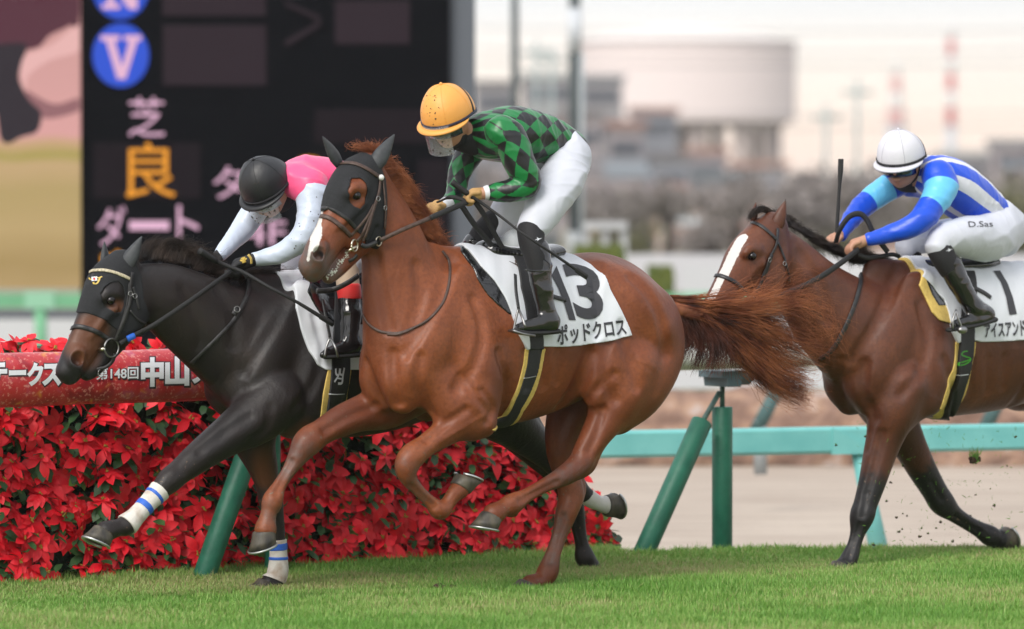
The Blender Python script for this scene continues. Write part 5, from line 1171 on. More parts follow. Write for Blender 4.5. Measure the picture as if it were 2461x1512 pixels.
attr(me, 'mud', mask(V, [([FC.P(*q[:3]) for q in L[4:]], .06, .08) for L in (LFC, RFC)]))
cs(FC, (2025, 1360), (2016, 1372), (1998, 1370), .12); cs(FC, (2400, 1297), (2426, 1290), (2442, 1328), -.15)
cs(FC, (2580, 1262), (2565, 1290), (2530, 1292), .19); cs(FC, (2768, 1335), (2755, 1362), (2725, 1362), -.16)
for sg in (1, -1): e_ = HPC(1808, 616, .094 * sg); MB().sphere(e_, .0215).build('eye', M_eye, hC)
ear(FC, hC, (1866, 545), (1888, 482), .06, .033, COAT['bay'], 'ear', YC, PVC, w1=.085); ear(FC, hC, (1812, 528), (1817, 486), -.055, .03, COAT['bay'], 'ear', YC, PVC)
MB().tube([HPC(1881, 506, .08), HPC(1886, 490, .083), HPC(1888, 478, .085)], [.008, .006, .001], 8).build('ear_tip', MHB, hC)
HC = S
strap(HC, hC, 'browband', [(1777, 541), (1786, 535), (1799, 533), (1827, 543), (1850, 561), (1868, 579)], .02, M_black, .004)
strap(HC, hC, 'cheekpiece', [(1868, 550), (1864, 588), (1848, 620), (1837, 654), (1824, 690), (1814, 704)], .017, M_black, .005)
strap(HC, hC, 'cheekpiece', [(1852, 612), (1842, 640), (1832, 668)], .026, M_black, .008)
strap(HC, hC, 'noseband', [(1712, 674), (1722, 663), (1740, 666), (1768, 680), (1792, 704), (1806, 712)], .021, M_black, .005)
strap(HC, hC, 'throat_latch', [(1867, 582), (1880, 612), (1888, 638), (1897, 678)], .013, M_black, .006)
for uv in ((1845, 624), (1881, 634)):
    p, n_ = hit(HC, *uv); MB().ring(p + n_ * .013, .011, .0025, n_, 12).build('buckle', M_steel, hC)
c_ = HPC(1806, 728, .075); MB().ring(c_, .034, .004, (.3, -1, 0), 26).build('bit_ring', M_steel, hC)
MB().tube([HPC(1800, 726, .078), HPC(1786, 730, .06)], .008, 8).build('bit', M_brass, hC)
strap(S, hC, 'neck_strap', [(2072, 628), (2070, 655), (2066, 685), (2052, 735), (2028, 792), (2000, 840), (1972, 862)], .025, M_black, .004, .005)
padC = Shell(S, 'saddle_pad', [('over', 2188, 650, 590), (2188, 650), (2208, 686), (2224, 718), (2239, 751), (2257, 770), (2283, 777), (2300, 760), ('over', 2300, 700, 590)], .010, M_yel, hC, h=.00325)
Shell(S, 'pad_trim', [(2218, 666), (2252, 735), (2272, 734), (2290, 730), (2290, 640), (2220, 640)], .0125, M_patent, hC)
clothC = Shell(S, 'saddlecloth', [('over', 2196, 648, 580), (2196, 648), (2213, 664), (2239, 690), (2264, 722), (2276, 751), (2286, 798), (2299, 825), (2315, 818), (2337, 817), (2356, 822), (2400, 821), (2461, 817), (2560, 810), (2550, 770), (2520, 690), (2480, 640), ('over', 2480, 660, 580)], lambda AX: ripple(AX) + .006, M_cloth, hC, h=.00325)
decal(clothC, 'number', poly_mesh([[(0, 1), (.3, 1), (.62, .72), (.85, .38), (1, .02), (.68, .0), (.55, .4), (.33, .74)]]), [(2387, 758), (2443, 757), (2440, 650), (2387, 652)], M_ink, hC, .0038)
decal(clothC, 'name_text', text_mesh('アイスアンドス', bold=.03), [(2366, 812), (2482, 806), (2478, 766), (2364, 778)], M_ink, hC, .0038)
Shell(S, 'girth_edging', [(2296, 822), (2291, 880), (2275, 932), (2257, 984), (2240, 1005), (2270, 1015), (2301, 978), (2324, 932), (2335, 880), (2345, 822)], .006, M_yel, hC, h=.00325)
girthC = Shell(S, 'girth', [(2290, 650), (2304, 760), (2303, 825), (2297, 880), (2284, 932), (2266, 984), (2250, 1005), (2262, 1010), (2293, 976), (2314, 932), (2329, 880), (2337, 825), (2336, 760), (2330, 650)], .0255, M_girth, hC, h=.00325)
M_green = mat('green_print', (.05, .35, .02), .5)
decal(girthC, 'emblem', strokes([([(.75, 1), (.4, .95), (.25, .75), (.55, .62), (.95, .5), (.9, .3), (.45, .05), (.05, .02), (.1, .15), (.6, .3), (.95, .42)], .09)]), [(2302, 878), (2334, 878), (2332, 844), (2304, 844)], M_green, hC, .002)
strap(girthC, hC, 'girth_stitching', [(2294, 901), (2310, 902), (2327, 900)], .005, M_cloth, .001, .001)
sd3 = SDF(FC, .005); sd3.chain([(2200, 640, 0, 22, 1.6), (2250, 640, 0, 18, 2.8), (2330, 636, 0, 18, 3.4), (2370, 630, 0, 16, 3)], k=.01, sub=6); sd3.build('saddle', M_patent, hC)
mr3 = [(1862, 525), (1882, 532), (1905, 545), (1930, 562), (1955, 578), (1985, 595), (2015, 612), (2045, 625), (2070, 630)]
hair('mane', hC, mane_guides(FC, mr3, [(-6, -10), (4, -8), (8, -4), (10, -2), (12, 0), (12, 0), (12, 0), (12, -4), (12, -6)], [(-34, 4), (16, 8), (28, 14), (34, 20), (40, 26), (44, 28), (46, 20), (40, 6), (50, 2)]), 2600, MHB, .016, .0011, .014, seg=9, spread_end=.03, parent_len=(.4, 1.1), clump=80)
hair('forelock', hC, [gd(FC, (1868, 522, 0), (1840, 506, 0), (1812, 512, .02), (1798, 535, .03)), gd(FC, (1862, 515, 0), (1835, 500, 0), (1815, 505, .02), (1800, 520, .03))], 500, MHB, .012, .0011, .008, seg=9, spread_end=.016)
hair('mane_tuft', hC, [gd(FC, (2030, 612, 0), (2040, 590, 0), (2060, 580, 0), (2085, 590, 0)), gd(FC, (2060, 622, 0), (2075, 610, 0), (2095, 625, 0), (2110, 640, 0)), gd(FC, (2100, 632, 0), (2130, 622, 0), (2150, 632, 0), (2180, 630, 0))], 500, MHB, .014, .0012, .012, seg=9, spread_end=.025)
hair('tail', hC, [gd(FC, (2720, 790, 0), (2790, 800, 0), (2850, 850, 0), (2880, 930, 0)), gd(FC, (2720, 810, 0), (2780, 830, 0), (2830, 880, 0), (2850, 950, 0))], 500, MHB, .03, .002, .02, seg=10, spread_end=.05)
# ---- rider of the bay
J3, l3 = rider(FC, 2340, 775, .3, 'jockey in blue and white striped silks and white helmet low over the bay horse'); G3 = shifted(FC, l3)
t3 = [(2215, 425, 0, 40, .95), (2240, 425, 0, 52, 1.2), (2278, 442, 0, 64, 1.25), (2325, 475, 0, 62, 1.2), (2368, 505, 0, 52, 1.15), (2395, 525, 0, 44, 1.2)]
na3 = [(2255, 425, .14, 42), (2262, 452, .18, 41), (2240, 492, .2, 34), (2214, 528, .21, 31)]; nf3 = [(2212, 532, .21, 30), (2180, 548, .18, 27), (2140, 562, .13, 23), (2105, 572, .1, 19), (2090, 575, .09, 17)]
fa3 = [(2180, 425, -.14, 38), (2140, 448, -.17, 34), (2100, 475, -.2, 31), (2068, 502, -.2, 28)]; ff3 = [(2068, 502, -.2, 27), (2045, 530, -.17, 23), (2030, 552, -.13, 18), (2022, 564, -.12, 16)]
nt3 = [(2400, 555, .08, 56), (2372, 572, .14, 58), (2325, 570, .2, 52), (2285, 572, .23, 43), (2262, 580, .24, 36), (2256, 592, .245, 33)]
ft3 = [(2390, 560, -.08, 52), (2310, 565, -.15, 46), (2230, 572, -.22, 38), (2190, 582, -.24, 34), (2180, 592, -.24, 30)]
ns3 = [(2258, 596, .245, 33), (2268, 620, .26, 30), (2284, 645, .27, 29), (2302, 680, .29, 26), (2320, 712, .3, 24), (2340, 742, .3, 24)]; fs3 = [(2182, 596, -.25, 30), (2190, 640, -.27, 28), (2205, 690, -.28, 26)]
hd3 = Head(G3, G3.P(2166, 386, 0), 30, 20)
SB3 = SDF(G3, .006); SB3.chain([(*p[:3], p[3] * .86, *p[4:]) for p in t3], k=.03, sub=6); SB3.chain([(2225, 430, 0, 28), (2195, 425, 0, 26), (2182, 412, 0, 25)], k=.03)
for c in (na3 + nf3[1:], fa3 + ff3[1:], nt3 + ns3[1:], ft3 + fs3[1:]): SB3.chain([(*p[:3], p[3] * .7) for p in c], k=.03)
face(SB3, hd3); SB3.build('body', M_skin, J3)
M_wh = mat('helmet_cover_white', (.64, .64, .70), .55, bump=.003, bscale=20)
he3 = helmet(hd3, J3, M_wh, M_face_mask, strap_m=M_face_mask, m_seam=mat('seam_grey', (.4, .4, .45), .7), m_peak=M_wh, rf=.138, ru=.135)
goggles(hd3, J3)
mk = SDF(G3, .005); mk.chain([(*hd3.p(-.02, 0, -.07), .084), (*hd3.p(-.05, 0, -.11), .075), (*G3.P(2210, 430, 0), .07)], ld=True, k=.02, q=.9); mk.build('face_mask', M_face_mask, J3, cut=[(hd3.p(.035, 0, 0), hd3.f)])
MB().ribbon(catmull([hd3.p(-.02, .09, .02), hd3.p(.0, .088, -.05), hd3.p(.03, .062, -.1), hd3.p(.05, 0, -.12)], 5), [hd3.s] * 16, .016, .004).build('chin_strap', M_face_mask, he3)
BLU = (.003, .07, .62); WHT = (.66, .68, .75); LBL = (.13, .52, .86)
M_stripe = silk('silk_blue_white_stripes', BLU, 'bands', extra=[(0, BLU), (.20, WHT), (.25, BLU), (.315, WHT), (.37, BLU), (.45, WHT), (.52, BLU), (.63, WHT), (.68, BLU)])
M_armb = silk('silk_blue_armband', BLU, 'bands', extra=[(0, BLU), (.06, LBL), (.20, BLU)])
g3 = garment(G3, J3, 'silks', [t3, ([(2245, 435, .08, 42), (2260, 448, .14, 40)], dict(k=.04)), ([(2225, 435, -.08, 40), (2190, 440, -.13, 34)], dict(k=.04))], M_stripe, k=.02, fold=(.006, 17, dict(ax=(1, 0, .5), seed=31)))
t_, a_ = limb_coords(g3.V0, [c[:3] for c in g3.cs[0]]); attr(g3.obj.data, 'pu', np.mod(a_ / (2 * math.pi) + .47, 1))
for L_, sd_n in ((na3 + nf3[1:], 32), (fa3 + ff3[1:], 33)):
    s3 = garment(G3, J3, 'sleeve', [L_], M_armb, k=.03, fold=(.0045, 16, dict(ax=(.6, 0, 1), seed=sd_n))); t_, a_ = limb_coords(s3.V0, [c[:3] for c in s3.cs[0]]); attr(s3.obj.data, 'pu', np.maximum(t_ - (.05 if sd_n == 33 else 0), 0))
bc3 = garment(G3, J3, 'breeches', [[(2392, 520, 0, 48, 1.25), (2410, 550, 0, 52, 1.3), (2405, 575, 0, 44, 1.3)], nt3, ft3], M_breech, k=.03, fold=(.006, 12, dict(ax=(.3, 0, 1), seed=34)))
decal(bc3, 'breeches_text', text_mesh('D.Sas', bold=0), [(2328, 546), (2386, 545), (2384, 532), (2326, 533)], M_ink, J3, .003)
sk3 = garment(G3, J3, 'sock', [ns3[:3]], M_sock, k=.02); garment(G3, J3, 'sock', [fs3[:2]], M_sock, k=.02)
decal(sk3, 'emblem', ([(0, .35), (.45, .5), (.35, .15), (.6, .45), (1, .8), (.6, .72), (.3, 1), (.42, .68)], [[0, 1, 7], [1, 2, 3], [1, 3, 4, 5], [1, 5, 7], [5, 6, 7]]), [(2272, 608), (2290, 608), (2290, 596), (2272, 596)], M_cloth, J3, .002)
boot(G3, J3, [(2284, 638, .27, 31), (2298, 668, .285, 29), (2318, 704, .295, 26), (2338, 738, .3, 24)], [(2344, 742, .3, 24), (2372, 758, .3, 21), (2352, 768, .31, 18), (2318, 774, .31, 15), (2294, 780, .31, 11)])
sl_ = SDF(G3, .005); sl_.chain([(2385, 768, .3, 8, 2.4), (2340, 782, .31, 6, 3), (2296, 790, .31, 6, 2.6), (2280, 794, .31, 5, 2.4)], k=.01); sl_.build('boot_sole', M_rubber, J3)
boot(G3, J3, [(2190, 640, -.27, 28), (2205, 690, -.28, 26)], [(2205, 695, -.28, 22), (2180, 705, -.28, 16)])
fist(G3, J3, G3.P(2048, 590, .055), G3.P(2082, 577, .08), (-.35, 0, -1), M_skin, 'hand'); fist(G3, J3, G3.P(2004, 576, -.1), G3.P(2020, 564, -.115), (-.35, 0, -1), M_skin, 'hand')
ffC = lambda *pts: [FC.P(*p) for p in pts]
free_strap(FC, hC, 'rein', [HPC(1812, 734, .09), HPC(1840, 722, .1), FC.P(1891, 704, .12), FC.P(1954, 676, .16), FC.P(2010, 640, .16), FC.P(2062, 600, .08)], .03, .008, M_rubber)
free_strap(FC, hC, 'rein', ffC((2060, 612, .07), (2090, 620, .06), (2141, 612, .05), (2160, 616, .05)), .022, .007, M_rubber)
free_strap(FC, hC, 'rein_loop', ffC((2008, 582, -.06), (2018, 552, -.02), (2040, 522, 0), (2066, 514, .02), (2084, 530, .03), (2100, 562, .04), (2133, 606, .05)), .03, .007, M_rubber)
whip(FC, 'black whip held upright beside the far hand of the jockey in blue and white', [(2008, 590, -.1), (2011, 560, -.1), (2013, 520, -.1), (2016, 470, -.1), (2018, 440, -.1), (2020, 410, -.1), (2021, 382, -.1)], [.010, .010, .009, .008, .009, .014, .014])
b = MB(); b.tube(catmull(ffC((2298, 745, .33), (2304, 768, .345), (2312, 790, .35)), 4), .006); b.tube(catmull(ffC((2298, 745, .33), (2290, 770, .34), (2290, 790, .34)), 4), .006); b.sphere(FC.P(2313, 793, .35), (.03, .02, .02)); b.build('stirrup', M_steel, hC)
strap(clothC, hC, 'stirrup_leather_end', [(2336, 690), (2365, 705), (2380, 716)], .024, M_black, .005, .004)
# ================================================================== THE PLACE
FO = atY(0, 914, 21.8); F1 = atY(1600, 866, 24.19)      # running rail centre line
FD = np.array([F1[0] - FO[0], F1[1] - FO[1], 0]); FD /= np.linalg.norm(FD); FN = np.array([FD[1], -FD[0], 0])   # FN towards the camera
FO2 = np.array([FO[0], FO[1], 0.0])
def fp(s, n, z): return FO2 + FD * s + FN * n + np.array([0, 0, z])
def fline(u, v_z):      # distance along the fence seen at column u
    d = ray(u, 900); k = d[:2] / d[1]; A = np.array([[FD[0], -k[0]], [FD[1], -k[1]]]); b = -FO2[:2]; s, y = np.linalg.solve(A, b); return s
EDGE = -.62
EDU = [-500, 1440, 1500, 1765, 2110, 2461, 3400]; EDV = [1312, 1312, 1343, 1333, 1329, 1326, 1319]
EG = [ground(u, v) for u, v in zip(EDU[2:], EDV[2:])]                    # turf edge behind the rail
# ground sheets
def noise_mat(name, stops, scale, rough=.95, bump=.01, bs=40, stretch=None, detail=6):
    m = mat(name, stops[0][1], rough, bump=bump, bscale=bs); n = m.node_tree; b = n.nodes['Principled BSDF']; t = n.nodes.new('ShaderNodeTexCoord'); v = t.outputs['Object']
    if stretch: mm = n.nodes.new('ShaderNodeMapping'); mm.inputs['Scale'].default_value = stretch; n.links.new(v, mm.inputs[0]); v = mm.outputs[0]
    z = n.nodes.new('ShaderNodeTexNoise'); z.inputs['Scale'].default_value = scale; z.inputs['Detail'].default_value = detail; n.links.new(v, z.inputs[0])
    r = n.nodes.new('ShaderNodeValToRGB'); n.links.new(z.outputs[0], r.inputs[0]); el = r.color_ramp.elements; el[0].position = stops[0][0]; el[0].color = (*stops[0][1], 1); el[1].position = stops[-1][0]; el[1].color = (*stops[-1][1], 1)
    for p, c in stops[1:-1]: q = el.new(p); q.color = (*c, 1)
    n.links.new(r.outputs[0], b.inputs['Base Color']); return m
M_turf = noise_mat('turf_soil', [(.3, (.09, .14, .03)), (.5, (.14, .2, .05)), (.7, (.2, .2, .08))], 1.6, bs=30, bump=.02)
M_dirt = noise_mat('dirt_track_sand', [(.3, (.34, .275, .225)), (.5, (.42, .35, .29)), (.7, (.49, .42, .35))], 2.0, bump=.03, bs=6, stretch=(.35, 2.2, 1))
M_far = noise_mat('far_turf', [(.3, (.15, .17, .09)), (.5, (.24, .22, .15)), (.7, (.3, .26, .2))], .05, bump=0, stretch=(.2, 1, 1))
def sheet3(name, s0, s1, n0, n1, z, m, z1=None, div=1):
    V = []; Fc = []
    V = [fp(s0, n0, z), fp(s1, n0, z), fp(s1, n1, z if z1 is None else z1), fp(s0, n1, z if z1 is None else z1)]
    o = MB().add(V, [(0, 3, 2, 1) if n1 < n0 else (0, 1, 2, 3)]).build(name, m, None, smooth=False); tag(o, kind='structure'); return o
s_l = fline(1440, 0); EL = [fp(-25, EDGE, 0), fp(s_l, EDGE, 0)] + EG + [EG[-1] + (EG[-1] - EG[-2]) * 6]
LO = [p - FN * .45 - np.array([0, 0, .5]) for p in EL]; NR = [p * [1, 0, 0] + np.array([0, -12., 0]) for p in EL]; k_ = len(EL)
tf = MB().add(NR + EL, [(i, i + 1, k_ + i + 1, k_ + i) for i in range(k_ - 1)]).build('turf_course', M_turf, None, smooth=False); tag(tf, kind='structure')
bk = MB().add(EL + LO, [(i, i + 1, k_ + i + 1, k_ + i) for i in range(k_ - 1)]).build('turf_bank', M_turf, None, smooth=False); tag(bk, kind='structure')
g_ = MB().add([(-2500, 20, -.504), (2500, 20, -.504), (2500, 4000, -.504), (-2500, 4000, -.504)], [(0, 1, 2, 3)]).build('ground', M_far, None, smooth=False); tag(g_, kind='structure')
d_ = MB().add([(-60, 20, -.5), (60, 20, -.5), (60, 39.5, -.5), (-60, 39.5, -.5)], [(0, 1, 2, 3)]).build('dirt_track', M_dirt, None, smooth=False); tag(d_, kind='structure')
# grass blades
def grass(N, u0, u1, name, zone, seed=1):
    r = np.random.default_rng(seed); out = []
    n = 0; P = []
    while n < N:
        s = r.uniform(-2.6, 7.2, N); q = r.uniform(EDGE, 5.6, N)
        X = FO2[0] + FD[0] * s + FN[0] * q; Y = FO2[1] + FD[1] * s + FN[1] * q
        uu = CU + X / Y * FPX; vv = VH + CAMH * FPX / Y; ok = (uu > -40) & (uu < 2510) & (vv < 1545) & (vv > np.interp(uu, EDU, EDV) - 2)
        P.append(np.stack([X[ok], Y[ok]], 1)); n += ok.sum()
    P = np.concatenate(P)[:N]; X, Y = P.T
    cl = np.sin(X * 7.1 + 2 * np.sin(Y * 5.3)) * np.sin(Y * 6.2 + 1.7 * np.sin(X * 4.4)); cl2 = np.sin(X * 2.3 + Y * 1.9) * .5 + .5 * np.sin(Y * 3.7 - X)
    vv = VH + CAMH * FPX / Y; uu = CU + X / Y * FPX
    along = (X - FO2[0]) * FN[0] + (Y - FO2[1]) * FN[1]                       # lane position
    edge = np.where(uu > 1480, np.clip(1 - (vv - np.interp(uu, EDU, EDV)) / 26, 0, 1), np.clip(1 - (along + .15) / .3, 0, 1)); lane = vv - (1412 - .0465 * (uu - 700)); trod = np.exp(-((lane + 2) / 30) ** 2) * (.75 + .25 * cl)
    h = (.033 + .012 * cl + .010 * r.normal(0, 1, N)) * (1 + .35 * edge) * (1 - .45 * trod) + .010 * (lane > 40); h = np.clip(h, .010, .09)
    a = r.uniform(0, 6.283, N); lean = np.abs(r.normal(.3, .35, N)) * h * (1 + .8 * trod); wd = r.uniform(.0014, .0030, N)
    dx, dy = np.cos(a), np.sin(a); px, py = -dy * wd, dx * wd
    V = np.zeros((N, 5, 3)); V[:, 0] = np.stack([X - px, Y - py, np.full(N, -.002)], 1); V[:, 1] = np.stack([X + px, Y + py, np.full(N, -.002)], 1)
    mx_, my_ = X + dx * lean * .35, Y + dy * lean * .35
    V[:, 2] = np.stack([mx_ + px * .8, my_ + py * .8, h * .6], 1); V[:, 3] = np.stack([mx_ - px * .8, my_ - py * .8, h * .6], 1); V[:, 4] = np.stack([X + dx * lean, Y + dy * lean, h], 1)
    me = bpy.data.meshes.new(name); me.vertices.add(N * 5); me.vertices.foreach_set('co', V.reshape(-1).astype(np.float32))
    b = np.arange(N)[:, None] * 5; q4 = (b + np.array([0, 1, 2, 3])).ravel(); q3 = (b + np.array([3, 2, 4])).ravel()
    me.loops.add(N * 7); me.loops.foreach_set('vertex_index', np.concatenate([q4, q3]).astype(np.int32)); me.polygons.add(N * 2)
    me.polygons.foreach_set('loop_start', np.concatenate([np.arange(N) * 4, N * 4 + np.arange(N) * 3]).astype(np.int32)); me.update(calc_edges=True)
    hue = np.clip(.44 + .30 * np.clip(np.sin(X * 5.7 + 3 * np.sin(Y * 3.1)) * np.sin(Y * 8.3 + X) - .55, 0, 1) * 2 + .25 * r.normal(0, 1, N) + .25 * cl2 + .42 * trod * (r.random(N) + .2), 0, 1); attr(me, 'hue', np.repeat(hue, 5)); attr(me, 'tipf', np.tile([0, 0, .6, .6, 1], N))
    m = mat('grass_blade', (.1, .2, .03), .55); nn = m.node_tree; bb = nn.nodes['Principled BSDF']; A = nn.nodes.new('ShaderNodeAttribute'); A.attribute_name = 'hue'
    rp = nn.nodes.new('ShaderNodeValToRGB'); nn.links.new(A.outputs['Fac'], rp.inputs[0]); el = rp.color_ramp.elements; el[0].position = .1; el[0].color = (.12, .30, .036, 1); el[1].position = 1; el[1].color = (.46, .42, .2, 1)
    q = el.new(.45); q.color = (.235, .44, .085, 1); q = el.new(.75); q.color = (.34, .47, .13, 1)
    nn.links.new(rp.outputs[0], bb.inputs['Base Color']); bb.inputs['Subsurface Weight'].default_value = 0
    tr = nn.nodes.new('ShaderNodeBsdfTranslucent'); nn.links.new(rp.outputs[0], tr.inputs[0]); ms = nn.nodes.new('ShaderNodeMixShader'); ms.inputs[0].default_value = .3
    nn.links.new(bb.outputs[0], ms.inputs[1]); nn.links.new(tr.outputs[0], ms.inputs[2]); nn.links.new(ms.outputs[0], nn.nodes['Material Output'].inputs[0])
    o = link(name, me, m); tag(o, 'short green race turf, yellower and trodden where the horses run', 'grass', kind='stuff'); return o
grass(430000, 0, 0, 'grass', None)
# divots and clods
M_soil = mat('soil', (.09, .05, .028), .95, (.05, .028, .018), 40, bump=.006, bscale=50)
def clod(c, r, seed, label, name='turf_clod', tufts=0, flat=1.0):
    rr = np.random.default_rng(seed); o = empty(name, c); tag(o, label, 'turf clod', 'kicked up pieces of turf'); b = MB()
    for _ in range(9): b.sphere(rr.normal(0, .45, 3) * r * np.array([1, 1, .6 * flat]), r * rr.uniform(.25, .6) * np.array([1, 1, flat]), 7, 5)
    for i, v in enumerate(b.v): b.v[i] = tuple(np.array(v) * rr.uniform(.8, 1.2, 3))
    b.build('soil', M_soil, o, smooth=False)
    if tufts:
        g = MB()
        for _ in range(tufts):
            a = rr.uniform(0, 6.28); d = np.array([math.cos(a) * rr.uniform(.1, .9), math.sin(a) * .6, rr.uniform(.3, 1.2)]); p0 = rr.normal(0, .3, 3) * r; p1 = p0 + d * r * 1.5; w_ = np.array([.0025, 0, 0])
            g.add([p0 - w_, p0 + w_, p1], [(0, 1, 2)])
        g.build('grass_tuft', bpy.data.materials['grass_blade'], o, smooth=False)
    return o
for i, (u, v, r, t, lb) in enumerate([(1065, 1424, .065, 16, 'brown divot lying on the turf below the raised hooves of the chestnut horse'), (1850, 1393, .042, 20, 'small brown divot on the turf between the planted hooves of chestnut and bay horse'), (1790, 1392, .022, 8, 'smallest brown divot on the turf left of a larger one'), (2135, 1385, .035, 12, 'small brown divot on the turf right of the black hoof of the bay'), (1100, 1420, .045, 8, 'brown divot touching the right end of a longer divot')]):
    p = ground(u, v); p[2] = .012; clod(p, r, i, lb, tufts=t, flat=.5, name='divot')['category'] = 'divot'
clod(FC.W(FC.P(2342, 1105, .0)), .035, 40, 'largest clod of turf in the air behind the bay horse, grass on top', tufts=60)
rc = np.random.default_rng(5); gdb = bpy.data.materials['grass_blade']
bits = [(2155, 1245), (2170, 1235), (2180, 1240), (2160, 1278), (2168, 1272), (2210, 1290), (2230, 1282), (2238, 1298), (2250, 1270), (2290, 1302), (2345, 1190), (2380, 1175), (2345, 1300), (2215, 1270), (2260, 1255), (2140, 1160), (2170, 1120), (2390, 1215), (2130, 1205), (2330, 1240), (2100, 1310), (2420, 1120), (2440, 1050), (2080, 1050), (2010, 1070)]
for i, (u, v) in enumerate(bits):
    o = clod(FC.W(FC.P(u, v, rc.uniform(-.3, .2))), rc.uniform(.004, .009), 60 + i, 'tiny crumb of soil and grass flying beside the legs of the bay horse', name='soil_crumb', tufts=rc.integers(3, 9)); o['group'] = 'crumbs of turf flying behind the bay'
b = MB()
for _ in range(320):
    u, v = rc.uniform(2060, 2461), rc.uniform(1010, 1330); p = FC.W(FC.P(u, v, rc.uniform(-.5, .45))); d = rc.normal(0, 1, 3); d /= np.linalg.norm(d); L_ = rc.uniform(.003, .013); w_ = np.cross(d, [0, 1, 0]) * .0008
    b.add([p - d * L_ - w_, p - d * L_ + w_, p + d * L_ + w_ + np.array([0, 0, L_ * .3]), p + d * L_ - w_], [(0, 1, 2, 3)])
tag(b.build('flying_grass', gdb, None, smooth=False), 'loose grass clippings in the air around the legs of the bay', 'grass', kind='stuff')
# ------------------------------------------------------------------ running rail with posts and banner
M_rail = mat('rail_white', (.74, .74, .7), .4, (.66, .68, .6), 3, bump=.001)
M_post = mat('post_green_vinyl', (.012, .12, .075), .5, (.02, .16, .10), 12, bump=.002, bscale=60)
M_metal = mat('galvanised_green', (.10, .2, .17), .5, (.07, .12, .11), 30)
M_grey = mat('bracket_grey', (.09, .14, .16), .6)
rail = empty('running_rail', fp(0, 0, 0)); tag(rail, 'white running rail on green padded posts beside the turf', 'rail')
OFF = fp(0, 0, 0)
def fpr(s, n, z): return fp(s, n, z) - OFF
MB().tube([fpr(s, 0, 1.005) for s in np.linspace(-4, 14, 40)], .06, 18).build('rail_tube', M_rail, rail)
def post(u_v, u_top, u_bot, v_top, v_bot, strut=True):
    s = fline(u_v, 0)
    P = empty('rail_post', fp(s, 0, 0)); tag(P, None, 'post')
    return s
def padded(root, a, b_, r=.055, cap=True):
    a, b_ = np.asarray(a), np.asarray(b_)
    d = (b_ - a) / np.linalg.norm(b_ - a); o = MB().tube([a, a + d * .004, b_ - d * .004, b_], [r * .95, r, r, r * .95], 20).build('padding', M_post, root); return o
for u_v, u_s0, u_s1, far in ((682, 640, 492, 0), (1765, 1708, 1553, 1)):
    s = fline(u_v, 0); S_ = FPX / fp(s, 0, 0)[1]; zt = lambda v: CAMH - (v - VH) / S_
    n0 = -.10
    # upright
    padded(rail, fpr(s, n0, -.03), fpr(s, n0, zt(980)), .0545 if far else .04)
    MB().tube([fpr(s, n0, zt(980) - .02), fpr(s, n0, zt(905))], .014, 10).build('post_core', M_metal, rail)
    # leaning strut from the turf to the bracket
    s0, s1 = fline(u_s0, 0), fline(u_s1, 0); z1 = zt(1012); 
    top = fpr(s0, n0 + .03, z1); bot = fpr(s1, n0 + .06, -.03); padded(rail, bot, top, .056)
    MB().tube([top - (top - bot) * .02, fpr(s - .02, n0, zt(945))], .014, 10).build('strut_core', M_metal, rail)
    m_ = MB(); m_.add(*loftrings([[fpr(s + a, n0 + .1 * c, z) for a, c in ((-.08 * k, -1), (.09 * k, -1), (.09 * k, 1), (-.08 * k, 1))] for z, k in ((zt(892), 1.0), (zt(908), 1.0), (zt(909), .6), (zt(930), .5))])); m_.build('bracket', M_grey, rail, smooth=False)
    if far: m_ = MB(); m_.add(*loftrings([[fpr(s + .1 + a, n0 + .02 * c, z) for a, c in ((-.09 * k, -1), (.12 * k, -1), (.12 * k, 1), (-.09 * k, 1))] for z, k in ((zt(905), 1.0), (zt(928), .6))])); m_.build('bracket', M_grey, rail, smooth=False)
